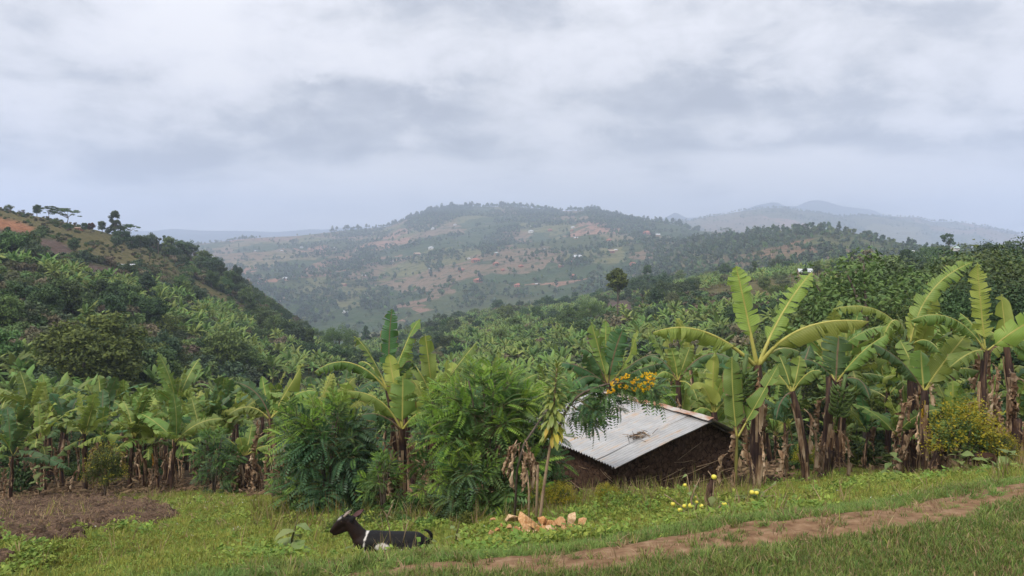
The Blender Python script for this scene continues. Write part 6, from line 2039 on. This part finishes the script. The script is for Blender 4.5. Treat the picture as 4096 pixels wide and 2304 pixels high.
weed(295, 6.75, 0.38, 6, 0.23, "weed with big pale drooping leaves standing left of the goat")
weed(892, 14.2, 0.62, 7, 0.34, "pale broad-leaved weed left of the orange-leaf banana stem")
weed(960, 13.6, 0.5, 9, 0.3, "broad-leaved weed in front of the golden shrub")
weed(1008, 13.2, 0.42, 9, 0.32, "broad-leaved weed at the right edge above the path")
weed(988, 13.4, 0.32, 8, 0.3, "low broad-leaved weed right of the brown goat")
weed(455, 7.6, 0.30, 6, 0.12, "small soft-leaved weed behind the goat's tail")
weed(432, 7.05, 0.22, 6, 0.10, "small soft-leaved weed growing in front of the goat's tail")
weed(352, 6.9, 0.16, 6, 0.09, "small pale weed in front of the goat's chest")
weed(40, 19.0, 0.9, 8, 0.42, "young sprout with pale leaves at the foot of the left row")
b0 = gpt(390.5, 6.85)
t = thing("dry_stalk", "tall dry forked stalk standing in front of the goat's back", "stalk", b0)
mb = MB()
for st_ in ([(391, 545, 6.85), (389.5, 528, 6.85), (387, 517, 6.85), (394.5, 499, 6.85)], [(388, 522, 6.85), (386, 514, 6.85), (383.5, 511, 6.85)], [(403, 543, 6.85), (406, 529, 6.85), (409, 520, 6.85)], [(388, 516, 6.85), (391, 508, 6.85), (393, 504, 6.85)]):
    P = np.array([at(*q) for q in st_]) - b0
    mb.tube(P, np.linspace(0.0065, 0.003, len(P)), 5)
part("stem", mb.build("dry_stem", [M_twig]), t)
for q in ((394, 500), (393, 503), (384, 512), (388, 516), (409, 520)):
    part("leaf", WL[0], t, at(*q, 6.85) - b0, (0, gn.normal(0, 0.5), gn.uniform(0, 6.28)), 0.055)
b0 = gpt(152, 7.3)
t = thing("fallen_branch", "dry fallen branch lying in the meadow at lower left", "branch", b0)
mb = MB()
for P in ([(-0.12, 0, 0.05), (0.0, 0.02, 0.06), (0.10, 0.0, 0.05)], [(-0.02, 0, 0.05), (0.04, 0, 0.12), (0.01, 0.02, 0.17)], [(0.06, 0, 0.06), (0.12, 0.03, 0.09), (0.10, 0.02, 0.13)]):
    mb.tube(bez(*[np.array(q) for q in P], 6), np.linspace(0.007, 0.003, 6), 5)
part("stick", mb.build("dry_stick", [M_twig]), t)
# ------------------------------------------------------------------ goats
def coat_mat(name, dark, brown, white=(0.62, 0.58, 0.52)):
    m, t, out = new_mat(name)
    a = attr(t, "coat")
    s = t.nodes.new("ShaderNodeSeparateColor"); lk(t, a.outputs["Color"], s.inputs[0])
    n = noise_n(t, objco(t), 40, 5, 0.7)
    d = ramp(t, n, [(0.3, dark), (0.7, tuple(c * 2.2 for c in dark))])
    c = mixc(t, s.outputs[0], d, brown)
    c = mixc(t, s.outputs[1], c, white)
    b = principled(t, c, 0.55, 0.12, bump(t, noise_n(t, objco(t), 130, 4, 0.7), 0.5, 0.006))
    lk(t, b.outputs[0], out.inputs[0])
    return m


M_coat = coat_mat("goat_coat_black", (0.0055, 0.005, 0.005), (0.040, 0.016, 0.009))
M_coat_b = coat_mat("goat_coat_brown", (0.035, 0.018, 0.012), (0.07, 0.035, 0.022))
M_horn = simple_mat("goat_horn", [(0.16, 0.12, 0.10), (0.30, 0.23, 0.19)], 20, 0.6, 0.3)
M_ear = simple_mat("goat_inner_ear", [(0.05, 0.022, 0.022), (0.09, 0.045, 0.042)], 20, 0.8, 0.2)
M_eye = simple_mat("goat_eye", [(0.02, 0.012, 0.006), (0.05, 0.03, 0.012)], 20, 0.15, 0.6)
M_hoof = simple_mat("goat_hoof", [(0.03, 0.025, 0.02), (0.06, 0.05, 0.04)], 20, 0.6, 0.3)


def limb(mb, pts, rad, n=14, squash=1.0, caps=True):
    """a smooth tapered tube with rounded ends through the points"""
    pts = np.asarray(pts, float); rad = np.asarray(rad, float)
    k = len(pts)
    tt = np.linspace(0, k - 1, (k - 1) * 5 + 1)
    # Catmull-Rom
    def cr(A, q):
        i = np.clip(np.floor(q).astype(int), 0, k - 2); f = (q - i)
        f = f[:, None] if A.ndim > 1 else f
        g = lambda j: A[np.clip(j, 0, k - 1)]
        p0, p1, p2, p3 = g(i - 1), g(i), g(i + 1), g(i + 2)
        return 0.5 * ((2 * p1) + (-p0 + p2) * f + (2 * p0 - 5 * p1 + 4 * p2 - p3) * f ** 2 + (-p0 + 3 * p1 - 3 * p2 + p3) * f ** 3)
    P = cr(pts, tt); r = np.maximum(cr(rad, tt), 0.004)
    d0 = P[0] - P[1]; d0 /= np.linalg.norm(d0); d1 = P[-1] - P[-2]; d1 /= np.linalg.norm(d1)
    P = np.concatenate([[P[0] + d0 * r[0] * 0.9, P[0] + d0 * r[0] * 0.6], P, [P[-1] + d1 * r[-1] * 0.6, P[-1] + d1 * r[-1] * 0.9]])
    r = np.concatenate([[r[0] * 0.25, r[0] * 0.75], r, [r[-1] * 0.75, r[-1] * 0.25]])
    mb.tube(P, r, n, 0, True, squash)


def fuse(mb, name, mat, voxel=0.011, it=6):
    me_ = mb.build(name, [mat], st=False)
    o = bpy.data.objects.new("tmp", me_); COL.objects.link(o)
    md = o.modifiers.new("r", "REMESH"); md.mode = "VOXEL"; md.voxel_size = voxel
    sm = o.modifiers.new("s", "SMOOTH"); sm.iterations = it; sm.factor = 0.5
    dg = bpy.context.evaluated_depsgraph_get(); dg.update()
    r = bpy.data.meshes.new_from_object(o.evaluated_get(dg))
    bpy.data.objects.remove(o)
    r.name = name
    if not r.materials:
        r.materials.append(mat)
    for p_ in r.polygons:
        p_.use_smooth = True
    return r


S_ = 7.2 / F


def gp(px, sy, y=0.0):
    """goat frame: x along the picture, y away, z up, origin under the belly"""
    return np.array([(px - 380) * S_, y, (541 - sy) * S_])


mb = MB()
# trunk, neck, head (open mouth), folded legs
limb(mb, [gp(361, 541), gp(371, 542.5), gp(388, 544), gp(404, 543.5), gp(417, 542.5), gp(424, 543)], [0.085, 0.112, 0.118, 0.112, 0.098, 0.062], 18, 1.12)
limb(mb, [gp(366, 541), gp(360, 536.5), gp(354, 528.5), gp(349.5, 521.5)], [0.098, 0.082, 0.066, 0.056], 16, 0.85)
limb(mb, [gp(351, 519.5), gp(345.5, 520), gp(340, 523.5), gp(334.5, 528.5), gp(331, 531.2)], [0.040, 0.056, 0.046, 0.030, 0.020], 16, 0.78)
limb(mb, [gp(348, 526), gp(342, 529.5), gp(336, 533.6), gp(333, 534.6)], [0.046, 0.036, 0.018, 0.012], 12, 0.72)
limb(mb, [gp(345, 517), gp(342, 518.3)], [0.030, 0.030], 12, 1.3)
for sd in (-1, 1):
    limb(mb, [gp(368, 547, sd * 0.06), gp(361, 557, sd * 0.085), gp(352, 560, sd * 0.08), gp(362, 562.5, sd * 0.06)], [0.052, 0.032, 0.024, 0.015], 10)
    limb(mb, [gp(416, 546, sd * 0.075), gp(402, 553, sd * 0.13), gp(418, 559, sd * 0.13), gp(404, 562, sd * 0.10)], [0.085, 0.055, 0.026, 0.016], 10)
body = fuse(mb, "goat_body", M_coat, 0.0095, 5)
V = np.array([v.co[:] for v in body.vertices])
px = V[:, 0] / S_ + 380; sy = 541 - V[:, 2] / S_
coat = np.zeros((len(V), 2), np.float32)
brown = smooth(370, 356, px) * smooth(515, 523, sy) * 0.45 * (0.55 + 0.9 * (fbm(V[:, 0] * 30, V[:, 2] * 30, 3, 3) - 0.3))
coat[:, 0] = np.clip(brown, 0, 1)
nz_ = (fbm(V[:, 0] * 40, V[:, 2] * 40, 8, 3) - 0.5)
stripe = np.exp(-((px - np.interp(sy, [529, 533, 541], [369.0, 367.5, 365.5]) + nz_ * 4.0) / 0.95) ** 4) * smooth(-0.28, -0.12, nz_ + 0.05)
patch = smooth(1.15, 0.85, np.hypot((px - 385 + nz_ * 5) / 6.5, (sy - 542.5 + nz_ * 3) / 3.6)) * (V[:, 1] < 0.03)
face = np.exp(-((sy - (511 + (352 - px) * 0.55)) / 0.9) ** 2) * smooth(343, 341, px) * smooth(336, 339, px) * 0.7
coat[:, 1] = np.clip(np.maximum(np.maximum(stripe, patch), face * 0.9), 0, 1)
set_col(body, "coat", coat)
go = at(380, 541, 7.2)
goat = thing("goat", "black goat with a white shoulder stripe lying in the grass with its mouth open", "goat", go)
part("body", body, goat)


def ear_mesh(L=0.12, W=0.030):
    n = 8; t_ = np.linspace(0, 1, n)
    w = W * np.sin(np.pi * (0.12 + 0.86 * t_)) ** 0.8
    mb = MB()
    G = np.stack([np.stack([t_ * L, w * s, 0.55 * w * (1 - abs(s))], -1) for s in (-1, -0.5, 0, 0.5, 1)], 1)
    mb.grid(G, 0).grid((G - np.array([0, 0, 0.005]))[:, ::-1], 1)
    return mb.build("goat_ear", [M_coat, M_ear])


EAR = ear_mesh()
o = part("ear", EAR, goat, gp(352.5, 518.3, 0.035)); o.rotation_euler = (R(200), R(-28), R(28))
o = part("ear", EAR, goat, gp(351, 519.5, -0.045)); o.rotation_euler = (R(70), R(-38), R(-35)); o.scale = (0.75, 1.0, 1.0)
for sd in (-1, 1):
    mb = MB()
    limb(mb, [gp(344.8, 515.6, sd * 0.022), gp(347.5, 513.2, sd * 0.028), gp(350.6, 511.4, sd * 0.036)], [0.013, 0.010, 0.004], 8)
    part("horn", mb.build("goat_horn", [M_horn], st=False), goat)
    bm = bmesh.new(); bmesh.ops.create_uvsphere(bm, u_segments=10, v_segments=7, radius=0.0085)
    em = bpy.data.meshes.new("goat_eye"); bm.to_mesh(em); bm.free(); em.materials.append(M_eye)
    part("eye", em, goat, gp(342.2, 520.2, sd * 0.0345))
mb = MB()
limb(mb, [gp(424, 541), gp(430, 539.5), gp(431.2, 535), gp(428, 531), gp(424.5, 530)], [0.016, 0.017, 0.016, 0.014, 0.006], 8)
gt = np.random.default_rng(4)
for k in range(70):                                     # tail hair
    f = gt.uniform(0.1, 1)
    c = np.array([np.interp(f, [0, 0.3, 0.55, 0.8, 1], [gp(*q)[i] for q in ((426, 541), (430, 539.5), (431.2, 535), (428, 531), (424.5, 530))]) for i in range(3)])
    d = gt.normal(0, 1, 3); d /= np.linalg.norm(d)
    d = d * 0.028 + np.array([0.008, 0, 0.004])
    s = np.cross(d, gt.normal(0, 1, 3)); s = s / np.linalg.norm(s) * 0.003
    mb.add([c - s, c + s, c + d], [(0, 1, 2)], 0)
part("tail", mb.build("goat_tail", [M_coat], st=False), goat)

# the brown goat in the shade of the golden shrub
S2_ = 0.0195
mb = MB()


def g2(x, z, y=0.0):
    return np.array([x, y, z])


limb(mb, [g2(-0.20, 0.30), g2(-0.08, 0.29), g2(0.08, 0.29), g2(0.20, 0.28)], [0.075, 0.095, 0.092, 0.072], 14)
limb(mb, [g2(-0.19, 0.30), g2(-0.27, 0.33), g2(-0.33, 0.37)], [0.065, 0.050, 0.038], 12)
limb(mb, [g2(-0.31, 0.385), g2(-0.36, 0.375), g2(-0.43, 0.33)], [0.038, 0.036, 0.018], 10)
for sd in (-1, 1):
    limb(mb, [g2(-0.17, 0.25, sd * 0.05), g2(-0.175, 0.14, sd * 0.05), g2(-0.165, 0.0, sd * 0.05)], [0.036, 0.020, 0.014], 8)
    limb(mb, [g2(0.18, 0.26, sd * 0.05), g2(0.155, 0.18, sd * 0.05), g2(0.20, 0.11, sd * 0.05), g2(0.185, 0.0, sd * 0.05)], [0.055, 0.030, 0.017, 0.014], 8)
b2 = fuse(mb, "goat_body", M_coat_b, 0.011, 4)
V = np.array([v.co[:] for v in b2.vertices]); cc = np.zeros((len(V), 2), np.float32); cc[:, 0] = fbm(V[:, 0] * 9, V[:, 2] * 9, 5, 3)
set_col(b2, "coat", cc)
gt2 = thing("goat", "small brown goat half hidden in the shade under the golden shrub", "goat", gpt(984, 13.8), (0, 0, 0.25))
part("body", b2, gt2)
for sd in (-1, 1):
    part("ear", EAR, gt2, (-0.30, sd * 0.03, 0.40), (0, R(20), R(70 * sd)), 0.7)
mb = MB(); limb(mb, [g2(0.25, 0.31), g2(0.29, 0.32), g2(0.31, 0.29)], [0.012, 0.014, 0.005], 6)
part("tail", mb.build("goat_tail", [M_coat_b], st=False), gt2)
# ------------------------------------------------------------------ grass, weeds and litter: what nobody could count
gg = np.random.default_rng(99)
M_gr = {
    "meadow": foliage_mat("grass_meadow", (0.17, 0.20, 0.032), (0.32, 0.325, 0.062), 0.3, 0.55, 0.2, None, 0.03, 0.25),
    "lawn": foliage_mat("grass_lawn", (0.10, 0.155, 0.030), (0.215, 0.26, 0.06), 0.3, 0.55, 0.2, None, 0.03, 0.28),
    "verge": foliage_mat("grass_verge", (0.125, 0.205, 0.045), (0.25, 0.33, 0.085), 0.3, 0.55, 0.2, None, 0.025, 0.2),
    "straw": foliage_mat("grass_straw", (0.20, 0.13, 0.065), (0.36, 0.26, 0.15), 0.2, 0.7, 0.1, None, 0.01, 0.25),
    "herb": foliage_mat("herb_leaf", (0.135, 0.205, 0.034), (0.28, 0.35, 0.062), 0.3, 0.55, 0.2, None, 0.03, 0.2),
    "white": foliage_mat("white_petals", (0.6, 0.6, 0.56), (0.75, 0.75, 0.70), 0.2, 0.6, 0.2, None, 0.0, 0.05),
}


def blades(seed, n, Lr, spread, lean, mats, pst=0.1, w=0.004, bend=0.8):
    g = np.random.default_rng(seed)
    mb = MB()
    for k in range(n):
        r = spread * math.sqrt(g.uniform()); a = g.uniform(0, 6.28)
        b = np.array([r * math.cos(a), r * math.sin(a), -0.01])
        L = g.uniform(*Lr); az = g.uniform(0, 6.28); e0 = R(90 - abs(g.normal(0, lean))); bd = bend * g.uniform(0.4, 1.4)
        e = e0 - bd * np.array([0, 0.25, 0.6, 1.0])
        st = np.stack([np.cos(e) * math.cos(az), np.cos(e) * math.sin(az), np.sin(e)], -1) * L / 3
        P = b + np.concatenate([[np.zeros(3)], np.cumsum(st[:3], 0)])
        s = np.array([-math.sin(az), math.cos(az), 0]) * w * g.uniform(0.7, 1.4)
        V = [P[0] - s * 0.8, P[0] + s * 0.8, P[1] - s, P[1] + s, P[2] - s * 0.7, P[2] + s * 0.7, P[3]]
        mb.add(V, [(0, 1, 3, 2), (2, 3, 5, 4), (4, 5, 6)], 1 if g.random() < pst else 0)
    return mb.build("grass_clump", mats, False, st=False)


def herb(seed, n=14, size=0.018, h=0.05, mats=None, white=0):
    g = np.random.default_rng(seed)
    mb = MB()
    C = g.normal(0, 1, (n, 3)) * np.array([0.035, 0.035, 0]) + np.array([0, 0, 1]) * g.uniform(0.2, 1.0, (n, 1)) * h
    leaf_quads(mb, C, g.normal(0, 0.5, (n, 3)) + np.array([0, 0, 1.0]), size * np.ones(n), g, 0, 0.6)
    for k in range(white):
        c = g.normal(0, 0.03, 3); c[2] = h * 1.2
        leaf_quads(mb, c[None] + g.normal(0, 0.004, (4, 3)), g.normal(0, 0.5, (4, 3)) + np.array([0, -0.5, 1]), 0.0085 * np.ones(4), g, 1, 0.9)
    return mb.build("herb_clump", mats, False, st=False)


C_lawn = template_coll("lawn_kinds", [blades(k, 26, (0.05, 0.13), 0.07, 38, [M_gr["lawn"], M_gr["straw"]], 0.16, 0.0034, 1.1) for k in range(4)] + [blades(9 + k, 18, (0.05, 0.10), 0.08, 65, [M_gr["straw"], M_gr["lawn"]], 0.35, 0.003, 0.6) for k in range(2)])
C_verge = template_coll("verge_kinds", [blades(20 + k, 26, (0.06, 0.15), 0.07, 26, [M_gr["verge"], M_gr["straw"]], 0.06, 0.0036, 1.0) for k in range(4)] + [herb(29, 16, 0.016, 0.05, [M_gr["herb"], M_gr["white"]])])
C_mead = template_coll("meadow_kinds", [blades(30 + k, 26, (0.05, 0.13), 0.10, 24, [M_gr["meadow"], M_gr["straw"]], 0.10, 0.004, 0.9) for k in range(4)] + [herb(36 + k, 18, 0.018, 0.06, [M_gr["herb"], M_gr["white"]]) for k in range(3)])
C_flow = template_coll("flower_kinds", [herb(46 + k, 8, 0.014, 0.09, [M_gr["herb"], M_gr["white"]], 2) for k in range(2)])
C_tall = template_coll("tall_grass_kinds", [blades(50 + k, 9, (0.18, 0.36), 0.05, 14, [M_gr["meadow"], M_gr["straw"]], 0.45, 0.003, 0.5) for k in range(3)])


def scat(name, n, coll, nk, x0, x1, y0, y1, dens, smin, smax, probs=None, tilt=0.15, dz=0.0, polar=True, **pr):
    """n tries; dens(x, y) is the chance to keep one"""
    if polar:
        Y = y0 * (y1 / y0) ** gg.uniform(0, 1, n) if pr.pop("log", False) else np.sqrt(gg.uniform(y0 ** 2, y1 ** 2, n))
        Xp = gg.uniform(x0, x1, n); x = wx(Xp, Y); y = Y
    d = dens(x, y)
    k = gg.uniform(0, 1, n) < d
    x, y = x[k], y[k]
    n = len(x)
    P = np.stack([x, y, gz(x, y) + dz], -1)
    rot = np.stack([gg.normal(0, tilt, n), gg.normal(0, tilt, n), gg.uniform(0, 6.28, n)], -1)
    s = gg.uniform(smin, smax, n)
    return scatter(name, P, rot, np.stack([s, s, s * gg.uniform(0.8, 1.2, n)], -1), gg.choice(nk, n, p=probs), coll, kind="stuff", **pr)


def on_path(x, y):
    u, v = uv_of(x, y)
    c, w = path_w(u)
    return np.exp(-np.clip((np.abs(v - c) - w * 0.85) / 0.09, 0, 9)), u, v


def d_lawn(x, y):
    p, u, v = on_path(x, y)
    bare = smooth(0.60, 0.70, fbm(u * 0.7, v * 1.1, 14, 3)) * smooth(0.9, 0.2, np.abs(v - 5.0)) * 0.75
    return np.where(v < 5.15, (1 - 0.97 * p) * (1 - bare) * (0.45 + 0.75 * fbm(x * 2.5, y * 2.5, 17, 3)), 0)


def d_verge(x, y):
    p, u, v = on_path(x, y)
    return np.where((v > 4.95) & (v < 6.6), (1 - 0.97 * p) * (0.55 + 0.6 * fbm(x * 2.5, y * 2.5, 19, 3)) * smooth(6.9, 6.0, v), 0)


def d_mead(x, y):
    p, u, v = on_path(x, y)
    so = soil_mask(x, y); fl = shade_floor(x, y)
    px = CX + F * x / y
    return np.where(v > 5.9, (1 - 0.86 * so) * (1 - 0.97 * fl) * (0.5 + 0.7 * fbm(x * 1.8, y * 1.8, 23, 3)), 0)


scat("lawn_grass", 46000, C_lawn, 6, 330, 1090, 4.4, 7.6, d_lawn, 0.35, 0.85, [0.2, 0.2, 0.2, 0.2, 0.1, 0.1])
scat("verge_grass", 42000, C_verge, 5, -60, 1090, 4.8, 9.0, d_verge, 0.26, 0.58)
scat("meadow_grass", 95000, C_mead, 7, -60, 1090, 5.4, 19.5, d_mead, 0.32, 0.9, [0.11, 0.11, 0.11, 0.11, 0.19, 0.19, 0.18], log=True)
scat("white_flowers", 2200, C_flow, 2, -40, 1060, 6.0, 16, lambda x, y: d_mead(x, y) * smooth(0.45, 0.6, fbm(x * 0.6, y * 0.6, 41, 2)) * 0.5, 0.4, 0.75)
scat("tall_grass", 3000, C_tall, 3, -40, 1060, 6.2, 18, lambda x, y: d_mead(x, y) * 0.45 * smooth(0.4, 0.6, fbm(x * 0.7, y * 0.7, 43, 2)), 0.5, 1.1, None, 0.2)

# clods of the dug patch and dry grass on it
def clod_mesh(seed):
    g = np.random.default_rng(seed)
    bm = bmesh.new(); bmesh.ops.create_icosphere(bm, subdivisions=2, radius=1.0)
    for v in bm.verts:
        k = 0.7 + 0.7 * float(fbm(v.co.x * 1.7 + 7 + seed, v.co.y * 1.7 + v.co.z * 2.1 + 3, seed, 3))
        v.co = v.co * k; v.co.z *= 0.6
    me_ = bpy.data.meshes.new("clod"); bm.to_mesh(me_); bm.free(); me_.materials.append(M_clod)
    return me_


M_clod = simple_mat("soil_clod", [(0.038, 0.023, 0.015), (0.095, 0.060, 0.039), (0.17, 0.112, 0.073)], 3, 0.95, 0.1, 0.05, 6, rand=0.35)
C_clod = template_coll("clod_kinds", [clod_mesh(k) for k in range(4)])
C_straw = template_coll("straw_kinds", [blades(60 + k, 16, (0.06, 0.16), 0.09, 80, [M_gr["straw"], M_gr["meadow"]], 0.12, 0.0035, 0.4) for k in range(3)])
scat("soil_clods", 15000, C_clod, 4, -60, 240, 6.6, 21, lambda x, y: np.clip(soil_mask(x, y) * 0.85 + 0.012 * (soil_mask(x, y) > 0.02), 0, 1), 0.02, 0.115, None, 0.4, 0.01)
scat("dry_grass", 1900, C_straw, 3, -60, 240, 6.6, 21, lambda x, y: np.clip(soil_mask(x, y) * (0.25 + 0.75 * (fbm(x * 0.9, y * 0.9, 25, 3) > 0.5)) + 0.1, 0, 1) * 0.8, 0.7, 1.4, None, 0.3, 0.02)
scat("dry_grass", 2600, C_straw, 3, 380, 1090, 4.4, 8.2, lambda x, y: 0.06 + 0.14 * on_path(x, y)[0], 0.5, 1.0, None, 0.3, 0.005)
# leaf litter, dead leaves and undergrowth below the banana plants
M_lit = foliage_mat("leaf_litter", (0.05, 0.03, 0.016), (0.24, 0.16, 0.095), 0.1, 0.9, 0.1, None, 0.01, 0.2)


def litter_mesh(seed):
    g = np.random.default_rng(seed)
    mb = MB()
    n = 9
    C = g.normal(0, 1, (n, 3)) * np.array([0.22, 0.22, 0.02]) + np.array([0, 0, 0.05])
    leaf_quads(mb, C, g.normal(0, 0.35, (n, 3)) + np.array([0, -0.2, 1.0]), 0.13 * np.ones(n), g, 0, 0.32)
    return mb.build("litter", [M_lit], False, st=False)


C_lit = template_coll("litter_kinds", [litter_mesh(k) for k in range(4)])
scat("leaf_litter", 5200, C_lit, 4, -40, 1070, 11.5, 24, lambda x, y: np.clip(shade_floor(x, y), 0, 1) * 0.6, 0.5, 1.2, None, 0.2, 0.01)
C_und = template_coll("undergrowth_kinds", [tree_meshes("bush", 700 + k, H=8, leaf=0.42, per=24, fol=f)[0] for k, f in enumerate(["dark", "green", "dark", "olive", "bright"])])
scat("undergrowth", 900, C_und, 5, -40, 1070, 15.5, 46, lambda x, y: np.clip(shade_floor(x, y) * smooth(16.5, 19.5, y + 2.0 * (CX + F * x / y < 270)), 0, 1) * (0.25 + 0.75 * (y > 26)), 0.045, 0.16, [0.35, 0.2, 0.25, 0.1, 0.1], 0.1, -0.05)
scat("undergrowth", 300, C_und, 5, 330, 515, 9.6, 12.6, lambda x, y: 0.30 * smooth(9.8, 11.0, y), 0.018, 0.045, [0.2, 0.3, 0.15, 0.15, 0.2], 0.1, -0.02)

# rank tufts that break up the lawn and the verge
C_tuft = template_coll("tuft_kinds", [blades(80 + k, 40, (0.08, 0.20), 0.06, 42, [M_gr["lawn"], M_gr["straw"]], 0.10, 0.0042, 1.3) for k in range(3)] + [blades(90 + k, 34, (0.06, 0.16), 0.09, 60, [M_gr["verge"], M_gr["straw"]], 0.15, 0.004, 1.0) for k in range(2)])
scat("grass_tufts", 5200, C_tuft, 5, 250, 1090, 4.4, 7.8, lambda x, y: np.where(uv_of(x, y)[1] < 6.0, (1 - 0.9 * on_path(x, y)[0]) * smooth(0.42, 0.62, fbm(x * 1.6, y * 1.6, 57, 3)), 0), 0.35, 0.85, None, 0.25)

scat("weeds_before_goat", 420, C_mead, 7, 340, 440, 6.35, 6.85, lambda x, y: 0.75 + 0 * x, 0.55, 1.05, [0.1, 0.1, 0.1, 0.1, 0.2, 0.2, 0.2])

C_herb = template_coll("herb_kinds", [herb(140 + k, 26, 0.017, 0.07, [M_gr["herb"], M_gr["white"]]) for k in range(3)])
scat("meadow_weeds", 9000, C_herb, 3, -40, 1070, 5.9, 15.5, lambda x, y: d_mead(x, y) * (soil_mask(x, y) < 0.15) * (1 - 0.9 * (np.abs(wx(548, 8.2) - x) < 0.62) * (np.abs(y - 8.1) < 0.75)) * smooth(0.50, 0.62, fbm(x * 0.9, y * 0.9, 61, 3)), 0.8, 1.9, None, 0.2, log=True)
scat("tall_grass", 1500, C_tall, 3, 250, 760, 9.0, 13.5, lambda x, y: np.clip(smooth(9.2, 11.0, y), 0, 1) * 0.5, 0.5, 1.2, None, 0.25)
